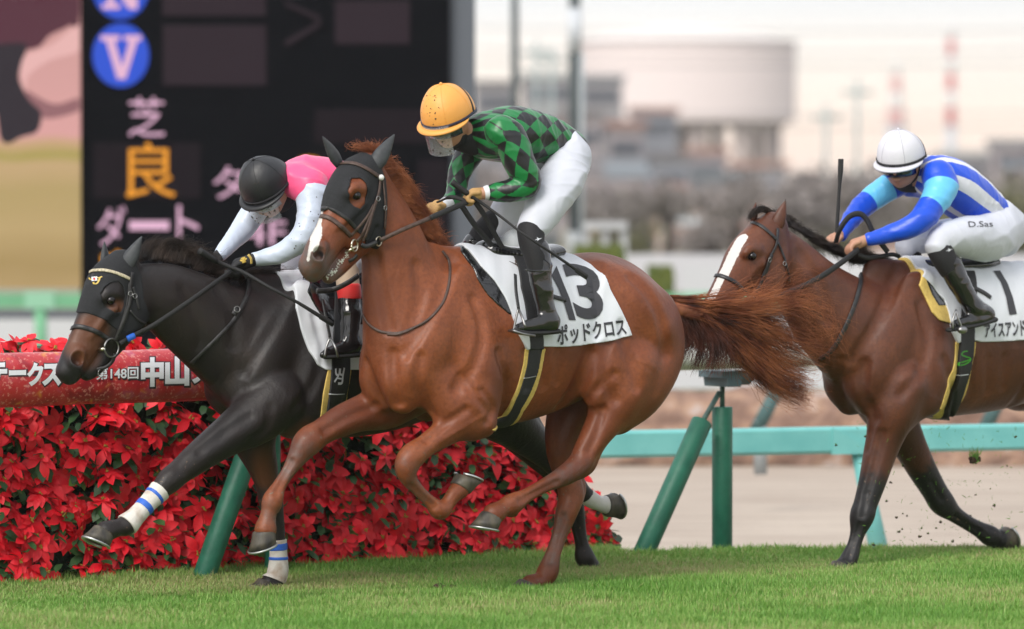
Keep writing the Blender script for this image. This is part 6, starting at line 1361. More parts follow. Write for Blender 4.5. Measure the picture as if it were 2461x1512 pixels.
# banner wrapped round the rail
ban = empty('rail_banner', fp(0, 0, 0)); tag(ban, 'red banner with white lettering wrapped round the rail, ends behind the dark horse', 'banner')
def banner_mat():
    m = mat('banner_print', (.5, .02, .03), .38); n = m.node_tree; b = n.nodes['Principled BSDF']; N = n.nodes.new; Lk = n.links.new; t = N('ShaderNodeTexCoord')
    z = N('ShaderNodeTexNoise'); z.inputs['Scale'].default_value = 5; z.inputs['Detail'].default_value = 5; z.inputs['Distortion'].default_value = 1.2; Lk(t.outputs['Object'], z.inputs[0])
    r = N('ShaderNodeValToRGB'); Lk(z.outputs[0], r.inputs[0]); el = r.color_ramp.elements; el[0].position = .3; el[0].color = (.30, .008, .02, 1); el[1].position = .75; el[1].color = (.72, .22, .12, 1)
    for p, c in ((.45, (.52, .02, .03)), (.55, (.55, .035, .04)), (.63, (.5, .06, .12))): q = el.new(p); q.color = (*c, 1)
    v = N('ShaderNodeTexVoronoi'); v.feature = 'DISTANCE_TO_EDGE'; v.inputs['Scale'].default_value = 4.2; Lk(t.outputs['Object'], v.inputs[0]); mr_ = N('ShaderNodeMapRange'); mr_.inputs[1].default_value = .0; mr_.inputs[2].default_value = .05; mr_.inputs[3].default_value = .75; mr_.inputs[4].default_value = 0; Lk(v.outputs['Distance'], mr_.inputs[0])
    z2 = N('ShaderNodeTexNoise'); z2.inputs['Scale'].default_value = 9; Lk(t.outputs['Object'], z2.inputs[0]); m2 = N('ShaderNodeMapRange'); m2.inputs[1].default_value = .5; m2.inputs[2].default_value = .62; Lk(z2.outputs[0], m2.inputs[0])
    mu = N('ShaderNodeMath'); mu.operation = 'MULTIPLY'; Lk(mr_.outputs[0], mu.inputs[0]); Lk(m2.outputs[0], mu.inputs[1])
    x = N('ShaderNodeMix'); x.data_type = 'RGBA'; Lk(mu.outputs[0], x.inputs[0]); Lk(r.outputs[0], x.inputs[6]); x.inputs[7].default_value = (.75, .33, .04, 1)
    z3 = N('ShaderNodeTexNoise'); z3.inputs['Scale'].default_value = 55; z3.inputs['Detail'].default_value = 2; Lk(t.outputs['Object'], z3.inputs[0]); m3 = N('ShaderNodeMapRange'); m3.inputs[1].default_value = .56; m3.inputs[2].default_value = .66; m3.inputs[4].default_value = .6; Lk(z3.outputs[0], m3.inputs[0])
    y = N('ShaderNodeMix'); y.data_type = 'RGBA'; Lk(m3.outputs[0], y.inputs[0]); Lk(x.outputs[2], y.inputs[6]); y.inputs[7].default_value = (.8, .35, .3, 1); Lk(y.outputs[2], b.inputs['Base Color']); b.inputs['Coat Weight'].default_value = .45; b.inputs['Coat Roughness'].default_value = .3; return m
s_end = fline(760, 0); ns = 60; rings = []
for i in range(ns + 1):
    s = -2.5 + (s_end + 2.5) * i / ns; rings.append([fpr(s, math.cos(a) * (.085 + .002 * math.sin(s * 9)), 1.0 + math.sin(a) * (.127 + .0015 * math.sin(s * 7 + 1))) for a in [2 * math.pi * j / 32 for j in range(32)]])
bo = MB().add(*loftrings(rings)).build('banner_sheet', banner_mat(), ban)
class FaceF:      # frame for ray hits on the banner
    def __init__(s): s.O = OFF
    def rayL(s, u, v): d = ray(u, v); d = d / np.linalg.norm(d); return Vector(CAMP - OFF), Vector(d)
bs = type('o', (), {})(); bs.fr = FaceF(); bs.bvh = BVHTree.FromPolygons([v.co for v in bo.data.vertices], [p.vertices[:] for p in bo.data.polygons])
M_btxt = mat('banner_white', (.78, .8, .84), .4); M_bdark = mat('banner_dark', (.05, .03, .035), .5)
def btext(body, x0, x1, vt, vb, bold=.05):
    sl0 = -.022 * (x1 - x0)
    q = [(x0, vb), (x1, vb + sl0), (x1, vt + sl0), (x0, vt)]
    d1 = text_mesh(body, bold=bold + .035); g = 4; Q = [(x0 - g + 1, vb + g + 1), (x1 + g + 1, vb + g + sl0 + 1), (x1 + g + 1, vt - g + sl0 + 1), (x0 - g + 1, vt - g + 1)]
    decal(bs, 'lettering_outline', d1, Q, M_bdark, ban, .0015); decal(bs, 'lettering', text_mesh(body, bold=bold), q, M_btxt, ban, .003)
btext('テー', -26, 62, 872, 928); btext('ク', 64, 104, 872, 928); btext('ス', 100, 146, 875, 928); btext('Ⅰ', 151, 163, 878, 915); btext('第148回', 230, 332, 883, 913, .02); btext('中', 338, 393, 860, 930); btext('山', 396, 454, 858, 928); btext('フ', 458, 496, 872, 922)
# ------------------------------------------------------------------ poinsettias
M_bract = noise_mat('poinsettia_bract', [(.3, (.62, .003, .012)), (.5, (.82, .006, .02)), (.7, (.92, .025, .045))], 9, rough=.55, bump=.002, bs=40)
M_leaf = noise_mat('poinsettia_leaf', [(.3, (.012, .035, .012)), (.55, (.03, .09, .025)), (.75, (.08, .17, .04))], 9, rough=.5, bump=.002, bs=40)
M_leaf2 = mat('poinsettia_leaf_light', (.14, .24, .05), .55); M_cyath = mat('poinsettia_centre', (.35, .22, .03), .7)
def petal(b, a, L, wd, tilt, z0, rr, lobes=False, curl=.25):
    ca, sa = math.cos(a), math.sin(a); n = 5; V = []; tw = rr.normal(0, .25)
    prof = (.12, .62, 1.0, .72, .04) if not lobes else (.1, .8, .85, .9, .04)
    for i in range(n):
        f = i / (n - 1); r_ = L * f; z = z0 + math.sin(tilt) * r_ - curl * L * f * f; rad = math.cos(tilt) * r_
        for sgn, dz in ((-1, .12), (0, 0), (1, .12)):
            o = sgn * wd * prof[i] * .5; V.append((ca * rad - sa * o, sa * rad + ca * o, z + dz * wd * prof[i] + tw * o))
    b.add(V, [(i * 3 + j, (i + 1) * 3 + j, (i + 1) * 3 + j + 1, i * 3 + j + 1) for i in range(n - 1) for j in range(2)])
protos = []
for k in range(7):
    rr = np.random.default_rng(100 + k); root = bpy.data.objects.new('poinsettia', None); b = MB(); nb = rr.integers(9, 13)
    for i in range(nb):
        inner = i % 3 == 2; petal(b, i * 2.4 + rr.normal(0, .15), rr.uniform(.045, .062) if inner else rr.uniform(.075, .105), rr.uniform(.028, .036) if inner else rr.uniform(.042, .056), rr.uniform(.25, .6) if inner else rr.uniform(-.1, .3), .012 if inner else 0, rr, curl=rr.uniform(.15, .5))
    me1 = mesh('bracts', b.v, b.f); me1.materials.append(M_bract); b = MB()
    for i in range(rr.integers(4, 8)): petal(b, rr.uniform(0, 6.28), rr.uniform(.07, .10), rr.uniform(.04, .06), rr.uniform(-.5, .1), -.025, rr, True, .3)
    me2 = mesh('leaves', b.v, b.f); me2.materials.append(M_leaf); 
    if k == 3: me2.materials[0] = M_leaf2
    b = MB(); [b.sphere((rr.normal(0, .006), rr.normal(0, .006), .02), .0045, 6, 4) for _ in range(7)]; me3 = mesh('flower_centre', b.v, b.f); me3.materials.append(M_cyath)
    protos.append((me1, me2, me3))
bpy.data.objects.remove(root)
# bank of pots: front face behind the rail, sloping back to a ridge
SX = .17      # the bank stands behind the rail, so its columns show further left
BS = [fline(u, 0) + SX for u in (-400, 950, 1150, 1300, 1420, 1495)]; BZ = [1.175, 1.15, .80, .60, .38, .14]
def bank(s, t):      # t 0 (foot) .. 1 (ridge)
    return -.24 - .07 * t - .35 * max(0, t - .75) ** 1.2, float(np.interp(s, BS, BZ)) * t
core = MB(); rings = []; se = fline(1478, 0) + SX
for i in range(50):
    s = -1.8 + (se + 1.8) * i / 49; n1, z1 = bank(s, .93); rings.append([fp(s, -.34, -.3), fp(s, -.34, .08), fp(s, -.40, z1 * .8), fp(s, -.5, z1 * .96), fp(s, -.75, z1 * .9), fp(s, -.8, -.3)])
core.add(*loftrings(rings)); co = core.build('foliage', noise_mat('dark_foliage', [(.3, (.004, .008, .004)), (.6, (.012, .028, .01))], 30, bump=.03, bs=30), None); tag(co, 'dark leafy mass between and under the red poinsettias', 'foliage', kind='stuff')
rp_ = np.random.default_rng(77); plist = []; s = fline(-70, 0) + SX; col = 0
while s < se + .02:
    zt_ = float(np.interp(s, BS, BZ)); n_r = max(2, int(round(zt_ / .092)))
    for r_ in range(n_r):
        t = min(1.0, (r_ + (.75 if col % 2 else .35)) / n_r); n_, z_ = bank(s, t); plist.append((s + rp_.normal(0, .022), n_ + rp_.normal(0, .02), max(.045, z_ + rp_.normal(0, .02)), t))
    s += .118; col += 1
if len(plist) > 298: idx = rp_.permutation(len(plist))[:298]; plist = [plist[i] for i in idx]
print('POINSETTIAS', len(plist))
lab = 'red poinsettia with dark green leaves in the flower bank behind the running rail'
NQ = Vector((FN[0], FN[1], 0))
for i, (s, n_, z_, t) in enumerate(plist):
    p = fp(s, n_, z_); o = bpy.data.objects.new('poinsettia', None); COL.objects.link(o); o.location = Vector(p)
    d = Vector((FN[0] + rp_.normal(0, .38), FN[1] + rp_.normal(0, .38), .4 + .6 * t + rp_.normal(0, .35))); q = d.to_track_quat('Z', 'Y'); e = q.to_matrix().to_4x4() @ Matrix.Rotation(rp_.uniform(0, 6.28), 4, 'Z')
    o.rotation_euler = e.to_euler(); sc_ = rp_.uniform(.78, 1.22); o.scale = (sc_,) * 3
    o['label'] = lab; o['category'] = 'poinsettia'; o['group'] = 'poinsettias in the flower bank'
    k = rp_.integers(0, 7)
    for nm, me_ in zip(('bracts', 'leaves', 'flower_centre'), protos[k]):
        c = bpy.data.objects.new(nm, me_); COL.objects.link(c); c.parent = o
# the rest of the blooms, too many to set one by one
b = MB(); rq = np.random.default_rng(31)
for i in range(330):
    s = rq.uniform(fline(-70, 0) + SX, se); t = rq.uniform(.02, 1); n_, z_ = bank(s, t); p = fp(s, n_ - .035, max(.04, z_)); k = rq.integers(0, 7)
    d = Vector((FN[0] + rq.normal(0, .4), FN[1] + rq.normal(0, .4), .5 + rq.normal(0, .35))); M4 = d.to_track_quat('Z', 'Y').to_matrix().to_4x4() @ Matrix.Rotation(rq.uniform(0, 6.28), 4, 'Z') @ Matrix.Scale(rq.uniform(.75, 1.05), 4)
    for mi_, me_ in ((0, protos[k][0]), (1, protos[k][1])): b.add([tuple(Vector(p) + (M4 @ v.co)) for v in me_.vertices], [tuple(q_.vertices) for q_ in me_.polygons], mi_)
tag(b.build('poinsettia_filling', [M_bract, M_leaf], None), 'further red poinsettias packed behind the front ones in the bank', 'poinsettias', kind='stuff')
# skirt of leaves at the foot of the bank
b = MB(); rr = np.random.default_rng(9)
for i in range(1000):
    s = rr.uniform(-1.0, se + .03); bb = MB(); t = rr.uniform(0, .95); n_, z_ = bank(s, t); n_ += .0; petal(bb, 0, rr.uniform(.05, .09), rr.uniform(.03, .05), rr.uniform(-.6, .3), 0, rr, True); p = fp(s, n_ - rr.uniform(-.03, .06), z_ + .03); a = rr.uniform(-1.3, 1.3)
    X = np.array([FN[0] * math.cos(a) + FD[0] * math.sin(a), FN[1] * math.cos(a) + FD[1] * math.sin(a), 0]); Y_ = np.array([-X[1], X[0], 0]); b.add([p + X * v[0] + Y_ * v[1] + np.array([0, 0, v[2]]) for v in bb.v], bb.f)
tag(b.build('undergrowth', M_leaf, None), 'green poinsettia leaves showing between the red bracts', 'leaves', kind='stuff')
# ================================================================== BEYOND THE TRACK
def emis(name, col, st=.72):
    m = mat(name, (.004, .004, .004), 1, spec=0, emit=(col, st)); return m
def P3(u, v, Y): return atY(u, v, Y)
def quadY(mb, u0, v0, u1, v1, Y, th=.05, mi=0):
    a = P3(u0, v1, Y); b = P3(u1, v0, Y); return mb.box(a[0], b[0], Y, Y + th, a[2], b[2], mi)
YB_ = 44.0
# scoreboard
sb = empty('scoreboard', (P3(640, 700, YB_)[0], YB_, -.5)); tag(sb, 'big black electronic race board with glowing characters and a grey side pillar', 'scoreboard')
def bpart(name, mb, m, parent=None, smooth=False): return mb.build(name, m, parent or sb, off=sb.location, smooth=smooth)
M_bd = mat('board_black', (.004, .0045, .006), .9, spec=.02)
m_ = MB(); quadY(m_, 198, -420, 1080, 700, YB_, .8); bpart('cabinet', m_, M_bd)
m_ = MB(); quadY(m_, 1078, -420, 1141, 700, YB_ + .1, .7); bpart('side_pillar', m_, mat('pillar_grey', (.085, .10, .12), .6))
for u in (330, 930): m_ = MB(); a = P3(u, 690, YB_); m_.box(a[0] - .3, a[0] + .3, YB_ + .2, YB_ + .6, -.5, a[2]); bpart('leg', m_, M_bd)
dim = emis('cell_dim', (.028, .018, .024)); dim2 = emis('cell_faint', (.012, .008, .011))
for q, mm in (((390, -100, 638, 38), dim), ((392, 60, 640, 205), dim), ((805, 2, 985, 106), dim), ((225, 343, 482, 476), dim2), ((755, 262, 1075, 345), dim2), ((1005, 385, 1075, 560), dim2)):
    m_ = MB(); quadY(m_, *q, YB_ - .02, .015); bpart('display_cell', m_, mm)
def bpoly(name, polys, m, y=.04):
    b = MB()
    for q in polys: V = [P3(u, v, YB_ - y) for u, v in q]; b.add(V + [p + np.array([0, .02, 0]) for p in V], [tuple(range(len(V)))])
    return bpart(name, b, m)
bpoly('chevron', [[(680, 0), (770, 40), (770, 52), (688, 14)], [(770, 48), (770, 62), (690, 112), (682, 100)]], dim)
blue = emis('circle_blue', (.035, .095, .62)); pk = emis('glyph_pink', (.78, .47, .63)); org = emis('glyph_orange', (.92, .36, .035))
for cy in (133, -30): bpoly('blue_disc', [[(290 + 68 * math.cos(a), cy + 77 * math.sin(a)) for a in [i * 6.2832 / 40 for i in range(40)]]], blue, .03)
bpoly('letter', [[(242, 85), (288, 85), (288, 98), (275, 98), (293, 160), (311, 98), (298, 98), (298, 85), (340, 85), (340, 98), (330, 98), (302, 190), (282, 190), (255, 98), (242, 98)]], pk, .05)
bpoly('letter', [[(245, 22), (245, 10), (258, 10), (258, -60), (275, -60), (308, -5), (308, -60), (330, -60), (330, 22), (310, 22), (274, -30), (274, 10), (288, 10), (288, 22)]], pk, .05)
def glyph(body, u0, v0, u1, v1, m, bold=.035):
    V, Fc, _ = text_mesh(body, bold=0, cell=5); b = MB(); e_ = bold * 105
    for k_, (du_, dv_) in enumerate(((0, 0), (e_, 0), (-e_, 0), (0, e_), (0, -e_))): b.add([P3(u0 + e_ + (u1 - u0 - 2 * e_) * x + du_, v1 - e_ + (v0 - v1 + 2 * e_) * y + dv_, YB_ - .05 - .002 * k_) for x, y in V], Fc); return bpart('glyph', b, m)
glyph('芝', 305, 230, 400, 332, pk); glyph('良', 297, 337, 428, 481, org, .05); glyph('ダ', 228, 490, 308, 596, pk, .05); glyph('ー', 311, 530, 406, 554, pk, .0); glyph('ト', 420, 488, 484, 592, pk, .05)
glyph('タ', 508, 395, 590, 482, pk, .045); glyph('イ', 610, 395, 690, 482, pk, .045); glyph('4F', 585, 528, 690, 592, pk, .03); glyph('良', 232, 596, 345, 700, org, .05); glyph('3', 712, 371, 785, 470, org, .05); glyph('5', 868, 371, 930, 470, org, .05)
# video screen
vs = empty('video_screen', (P3(60, 700, YB_)[0], YB_, -.5)); tag(vs, 'tall video screen left of the black board, pink and tan picture of a race', 'video screen')
def vpart(name, mb, m): return mb.build(name, m, vs, off=vs.location, smooth=False)
def screen_mat():
    m = emis('screen_picture', (.5, .3, .28)); n = m.node_tree; b = n.nodes['Principled BSDF']; N = n.nodes.new; Lk = n.links.new; t = N('ShaderNodeTexCoord'); sx = N('ShaderNodeSeparateXYZ'); Lk(t.outputs['Generated'], sx.inputs[0])
    z = N('ShaderNodeTexNoise'); z.inputs['Scale'].default_value = 1.0; mp_ = N('ShaderNodeMapping'); mp_.inputs['Scale'].default_value = (2, 1, 14); Lk(t.outputs['Generated'], mp_.inputs[0]); Lk(mp_.outputs[0], z.inputs[0])
    ad = N('ShaderNodeMath'); ad.operation = 'MULTIPLY_ADD'; Lk(z.outputs[0], ad.inputs[0]); ad.inputs[1].default_value = .05; Lk(sx.outputs['Z'], ad.inputs[2])
    r = N('ShaderNodeValToRGB'); Lk(ad.outputs[0], r.inputs[0]); el = r.color_ramp.elements; el[0].position = 0; el[0].color = (.50, .35, .17, 1); el[1].position = 1; el[1].color = (.33, .16, .20, 1)
    for p, c in ((.08, (.40, .28, .12)), (.16, (.50, .36, .17)), (.25, (.46, .34, .15)), (.315, (.55, .38, .20)), (.335, (.40, .33, .10)), (.36, (.56, .37, .20)), (.385, (.70, .36, .34)), (.5, (.66, .35, .33)), (.62, (.62, .33, .31))): q = el.new(p); q.color = (*c, 1)
    Lk(r.outputs[0], b.inputs['Emission Color']); return m
m_ = MB(); quadY(m_, -260, -330, 192, 692, YB_ - .05, .6); vpart('picture', m_, screen_mat())
m_ = MB(); quadY(m_, 192, -420, 200, 700, YB_ - .03, .7); vpart('frame', m_, M_bd)
a = P3(245, 692, YB_); m_ = MB().box(a[0] - .2, a[0] + .1, YB_ + .1, YB_ + .5, -.5, a[2]); vpart('leg', m_, M_bd)
def vpoly(P, m, y): V = [P3(min(q[0], 192), q[1], YB_ - .05 - y) for q in catmull([(*p, 0) for p in P] + [(*P[0], 0)], 6)[:-1]]; return MB().add(V, [tuple(range(len(V)))]).build('picture_shape', m, vs, off=vs.location, smooth=False)
vpoly([(-260, -330), (192, -330), (192, 30), (165, 62), (120, 85), (95, 112), (60, 120), (-20, 120), (-260, 140)], emis('pic_mauve', (.10, .035, .05)), .01)
vpoly([(-40, 110), (60, 105), (52, 150), (46, 190), (70, 240), (98, 270), (90, 315), (50, 330), (20, 345), (0, 330), (-10, 270), (-40, 250)], emis('pic_dark', (.035, .028, .035)), .02)
vpoly([(46, 150), (70, 128), (120, 110), (192, 60), (192, 120), (120, 145), (70, 180), (58, 215)], emis('pic_pale', (.78, .45, .43)), .015)
vpoly([(60, 215), (130, 250), (192, 235), (192, 265), (120, 285), (80, 270)], emis('pic_shade', (.3, .14, .15)), .015)
# light poles
M_pole = mat('pole_dark', (.06, .075, .08), .6)
for u, r, v1, vt, lb in ((1237, 9, 640, -300, 'thin dark lamp pole nearest the black race board'), (1381, 14, 640, -300, 'thick dark pole with a white sleeve, left of the water tower')):
    Y = 66; a = P3(u, v1, Y); s_ = Y / FPX; o = empty('light_pole', (a[0], Y, -.5)); tag(o, lb, 'pole')
    MB().tube([(0, 0, 0), (0, 0, P3(u, vt, Y)[2] + .5)], [r * s_ * 1.15, r * s_], 16).build('pole', M_pole, o)
    if r > 10: z0, z1 = P3(u, 127, Y)[2] + .5, P3(u, 20, Y)[2] + .5; MB().tube([(0, 0, z0), (0, 0, z1)], 17 * s_, 16).build('sleeve', mat('sleeve_white', (.55, .58, .62), .5), o); MB().tube([(.09, -.02, .8), (.09, -.02, z0)], 7 * s_, 10).build('conduit', mat('conduit', (.4, .44, .46), .6), o)
    MB().box(-.12, .12, -.25, 0, 1.2, 1.7).build('switch_box', mat('box_grey', (.3, .32, .33), .5), o)
# slim poles further off
for u, v in ((1290, 95), (1325, 110), (1985, 250), (2060, 190)):
    Y = 150; a = P3(u, v, Y); o = empty('utility_pole', (a[0], Y, -.5)); tag(o, {1290: 'pale utility pole between the two dark poles, the left of a pair', 1325: 'pale utility pole between the two dark poles, the right of a pair', 1985: 'faint utility pole far off under the water tower', 2060: 'faint utility pole right of the water tower'}[u], 'pole')
    MB().tube([(0, 0, 0), (0, 0, a[2] + .5)], .07, 10).build('pole', mat('pole_far', (.32, .38, .38), .7), o); MB().box(-.5, .5, -.05, .05, a[2], a[2] + .12).build('crossarm', bpy.data.materials['pole_far'], o)
# water tower
YT = 560; sT = YT / FPX; c = P3(1640, 300, YT); wt = empty('water_tower', (c[0], YT, -.5)); tag(wt, 'huge pale drum shaped water tower on columns above the town', 'water tower')
zf = lambda v: P3(1640, v, YT)[2] + .5
M_drum = mat('drum_pale', (.76, .67, .66), 1, (.73, .64, .63), .03, spec=.1); M_dome = mat('drum_roof', (.80, .74, .70), .8)
MB().tube([(0, 0, zf(292)), (0, 0, zf(108))], 272 * sT, 64, caps=True).build('drum', M_drum, wt, smooth=False)
MB().tube([(0, 0, zf(108)), (0, 0, zf(101))], 276 * sT, 64).build('rim', mat('rim_grey', (.38, .34, .36), .8), wt, smooth=False)
MB().tube([(0, 0, zf(101)), (0, 0, zf(80)), (0, 0, zf(64)), (0, 0, zf(58))], [268 * sT, 190 * sT, 90 * sT, 5 * sT], 64).build('roof', M_dome, wt, smooth=False)
MB().tube([(0, 0, zf(304)), (0, 0, zf(292))], [240 * sT, 262 * sT], 64).build('floor', mat('tower_brown', (.42, .35, .33), .9), wt)
for k in range(12):
    an = 2 * math.pi * k / 12 + .1; x, y = 225 * sT * math.cos(an), 225 * sT * math.sin(an); MB().tube([(x, y, 0), (x, y, zf(305))], 16 * sT, 10).build('column', bpy.data.materials['tower_brown'], wt)
MB().tube([(0, 0, 0), (0, 0, zf(300))], 60 * sT, 24).build('core', bpy.data.materials['tower_brown'], wt)
# red and white masts
def mast(u, v0, v1, w0, w1, Y, n, lb, cr, cw, dx=0):
    s_ = Y / FPX; a = P3(u, v1, Y); o = empty('striped_chimney', (a[0], Y, -.5)); tag(o, lb, 'chimney'); z0 = -.0; zt = P3(u, v0, Y)[2] + .5; zb = P3(u, v1, Y)[2] + .5
    MB().tube([(0, 0, 0), (0, 0, zb)], [w1 * s_ * .6, w1 * s_ * .5], 16).build('base', mat('mast_grey', (.5, .52, .56), .8), o)
    for k in range(n):
        f0, f1 = k / n, (k + 1) / n; MB().tube([(0, 0, zb + (zt - zb) * f0), (0, 0, zb + (zt - zb) * f1)], [(w1 + (w0 - w1) * f0) * s_ / 2, (w1 + (w0 - w1) * f1) * s_ / 2], 16).build('stripe', cr if k % 2 == 0 else cw, o)
mast(2285, 55, 302, 16, 24, 700, 6, 'slender red and white striped chimney, the taller of the two', mat('stripe_red', (.62, .13, .14), .8), mat('stripe_white', (.72, .70, .70), .8))
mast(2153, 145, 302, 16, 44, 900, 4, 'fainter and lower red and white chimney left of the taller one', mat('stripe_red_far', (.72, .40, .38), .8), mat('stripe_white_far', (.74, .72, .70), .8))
for i, (v, sag) in enumerate(((66, 10), (118, 10), (150, 8), (268, 8), (302, 6))):
    o = MB().tube([P3(u, v + sag * 4 * f * (1 - f), 300) - P3(1700, v, 300) for f in np.linspace(0, 1, 20) for u in [1150 + 1500 * f]], .035, 6).build('power_cable', mat('cable', (.1, .1, .1), .8)); o.location = Vector(P3(1700, v, 300)); tag(o, 'faint power cable across the sky, number %s from the top' % ['one', 'two', 'three', 'four', 'five'][i], 'cable', 'power cables across the sky')
# ---- town
rt = np.random.default_rng(12)
sky_u = [1140, 1300, 1500, 1560, 1650, 1750, 1850, 1950, 2100, 2300, 2400, 2600]; sky_v = [185, 190, 195, 265, 325, 375, 395, 408, 418, 380, 345, 330]
PALW = [('wall_grey', (.26, .25, .26)), ('wall_mauve', (.31, .27, .28)), ('wall_cream', (.54, .46, .41)), ('wall_white', (.6, .58, .58)), ('wall_brown', (.28, .23, .21)), ('wall_slate', (.22, .23, .26)), ('wall_pink', (.50, .34, .29))]
PALR = [('roof_grey', (.15, .14, .145)), ('roof_brown', (.19, .12, .10)), ('roof_slate', (.17, .19, .21)), ('roof_rust', (.32, .17, .13)), ('roof_pale', (.40, .42, .42))]
MW = [mat(n, c, .9) for n, c in PALW]; MR = [mat(n, c, .85) for n, c in PALR]; M_win = mat('window_glass', (.06, .07, .09), .2)
WN = ['grey', 'mauve grey', 'cream', 'white', 'brown', 'slate grey', 'pink']; RN = ['dark grey', 'brown', 'slate', 'rust red', 'pale']
FL = ['leftmost', 'left', 'middle', 'right', 'rightmost']
def house(u0, u1, vt, Y, wi, ri, gable, lb, fl):
    a = P3(u0, vt, Y); b_ = P3(u1, vt, Y); W_ = b_[0] - a[0]; H_ = a[2] + .5; D = W_ * rt.uniform(.6, 1.0); o = empty('house' if gable else 'apartment_block', ((a[0] + b_[0]) / 2, Y + D / 2, -.5)); tag(o, lb, 'house' if gable else 'building', 'buildings of the town behind the racecourse')
    hw = H_ * (.72 if gable else 1); MB().box(-W_ / 2, W_ / 2, -D / 2, D / 2, 0, hw).build('wall', MW[wi], o, smooth=False)
    if gable:
        e_ = W_ * .06; V = [(-W_ / 2 - e_, -D / 2 - e_, hw), (W_ / 2 + e_, -D / 2 - e_, hw), (W_ / 2 + e_, D / 2 + e_, hw), (-W_ / 2 - e_, D / 2 + e_, hw), (-W_ / 2, 0, H_), (W_ / 2, 0, H_)]
        MB().add(V, [(0, 1, 5, 4), (2, 3, 4, 5), (1, 2, 5), (3, 0, 4), (3, 2, 1, 0)]).build('roof', MR[ri], o, smooth=False)
    else: MB().box(-W_ / 2 - .3, W_ / 2 + .3, -D / 2 - .3, D / 2 + .3, hw, hw + .5).build('roof', MR[ri], o, smooth=False)
    fh = 3.2; nx = max(2, int(W_ / 4)); x_ = W_ / nx
    for k in range(min(fl, max(1, int(hw / fh)))):
        MB().box(-W_ * .42, W_ * .42, -D / 2 - .06, -D / 2 - .01, hw - fh * (k + 1) + 1.2, hw - fh * (k + 1) + 2.3).build('window_band', M_win, o, smooth=False)
k = 0
for row, (Y, dv, n, g) in enumerate(((420, 0, 11, 0), (330, 75, 13, .35), (240, 150, 13, .8), (165, 225, 12, .9))):
    us = np.linspace(1130, 2520, n + 1)
    for i in range(n):
        uc = (us[i] + us[i + 1]) / 2; w_ = (us[1] - us[0]) * rt.uniform(.75, 1.15); vt = np.interp(uc, sky_u, sky_v); vt = vt + dv * (560 - vt) / 300 + rt.uniform(-8, 22)
        if row == 3: vt = max(vt, 455)
        wi = rt.choice([0, 1, 0, 4, 5, 1]) if row < 2 else rt.integers(0, 7); ri = rt.integers(0, 5); gb = rt.random() < g
        if row == 2 and 1640 < uc < 1850: ri = 3
        rw = ['farthest town row', 'third town row', 'second town row', 'nearest town row'][row]
        house(uc - w_ / 2, uc + w_ / 2, vt, Y + rt.uniform(-12, 12), wi, ri, gb, '%s %s, %s roof, %s from left in %s' % (WN[wi], 'house' if gb else 'block', RN[ri], ['first', 'second', 'third', 'fourth', 'fifth', 'sixth', 'seventh', 'eighth', 'ninth', 'tenth', 'eleventh', 'twelfth', 'thirteenth'][i], rw), 5)
# bare and evergreen trees in front of the town
def crown_mesh(name, R_, n, seed, leaf=.35):
    r = np.random.default_rng(seed); cl = r.normal(0, .42, (14, 3)) * [1, 1, .7]; c = cl[r.integers(0, 14, n)] + r.normal(0, .2, (n, 3)); P = c * R_
    d = r.normal(0, 1, (n, 3)); d /= np.linalg.norm(d, axis=1)[:, None]; e = np.cross(d, r.normal(0, 1, (n, 3))); e /= np.linalg.norm(e, axis=1)[:, None]; L_ = leaf * r.uniform(.5, 1.3, (n, 1))
    V = np.stack([P - d * L_, P + e * L_ * .45, P + d * L_, P - e * L_ * .45], 1).reshape(-1, 3); Q = np.arange(n * 4).reshape(n, 4); return fast_mesh(name, V, Q, False)
crowns = {k: (crown_mesh('crown', 1.0, 2200, s, .10), m) for k, s, m in (('bare', 1, mat('twigs', (.20, .175, .165), .9, (.29, .26, .25), 3)), ('green', 2, mat('evergreen', (.04, .06, .025), .8, (.10, .13, .05), 3)), ('olive', 3, mat('olive_foliage', (.12, .13, .06), .8, (.2, .19, .09), 3)))}
for k_ in crowns: crowns[k_][0].materials.append(crowns[k_][1])
trees = [(1165, 430, 60, 'bare'), (1450, 470, 50, 'bare'), (1500, 540, 45, 'olive'), (1700, 560, 42, 'bare'), (1760, 430, 45, 'bare'), (1950, 470, 70, 'bare'), (2010, 540, 40, 'olive'), (2070, 430, 50, 'bare'), (2250, 470, 80, 'bare'), (2440, 430, 70, 'bare'), (2400, 520, 60, 'olive'), (1600, 440, 40, 'bare')]
ORD = ['first', 'second', 'third', 'fourth', 'fifth', 'sixth', 'seventh', 'eighth', 'ninth', 'tenth', 'eleventh', 'twelfth']; kc = {}
for i, (u, v, r, kd) in enumerate(sorted(trees)):
    Y = 105 + (i * 37 % 5) * 6; s_ = Y / FPX; a = P3(u, v, Y); kc[kd] = kc.get(kd, 0) + 1
    o = empty('tree', (a[0], Y, -.5)); tag(o, '%s tree before the town, %s of its kind from the left' % ({'bare': 'bare brownish', 'green': 'dark evergreen', 'olive': 'olive leaved'}[kd], ORD[kc[kd] - 1]), 'tree', 'trees before the town')
    MB().tube([(0, 0, 0), (.1, 0, (a[2] + .5) * .5), (0, .1, a[2] + .5)], [.16, .12, .05], 8).build('trunk', mat('bark', (.08, .06, .05), .9), o)
    c_ = bpy.data.objects.new('crown', crowns[kd][0]); COL.objects.link(c_); c_.parent = o; c_.location = (0, 0, (a[2] + .5) * .8); c_.scale = (r * s_ * 2.0,) * 3; c_.rotation_euler = (0, 0, i)
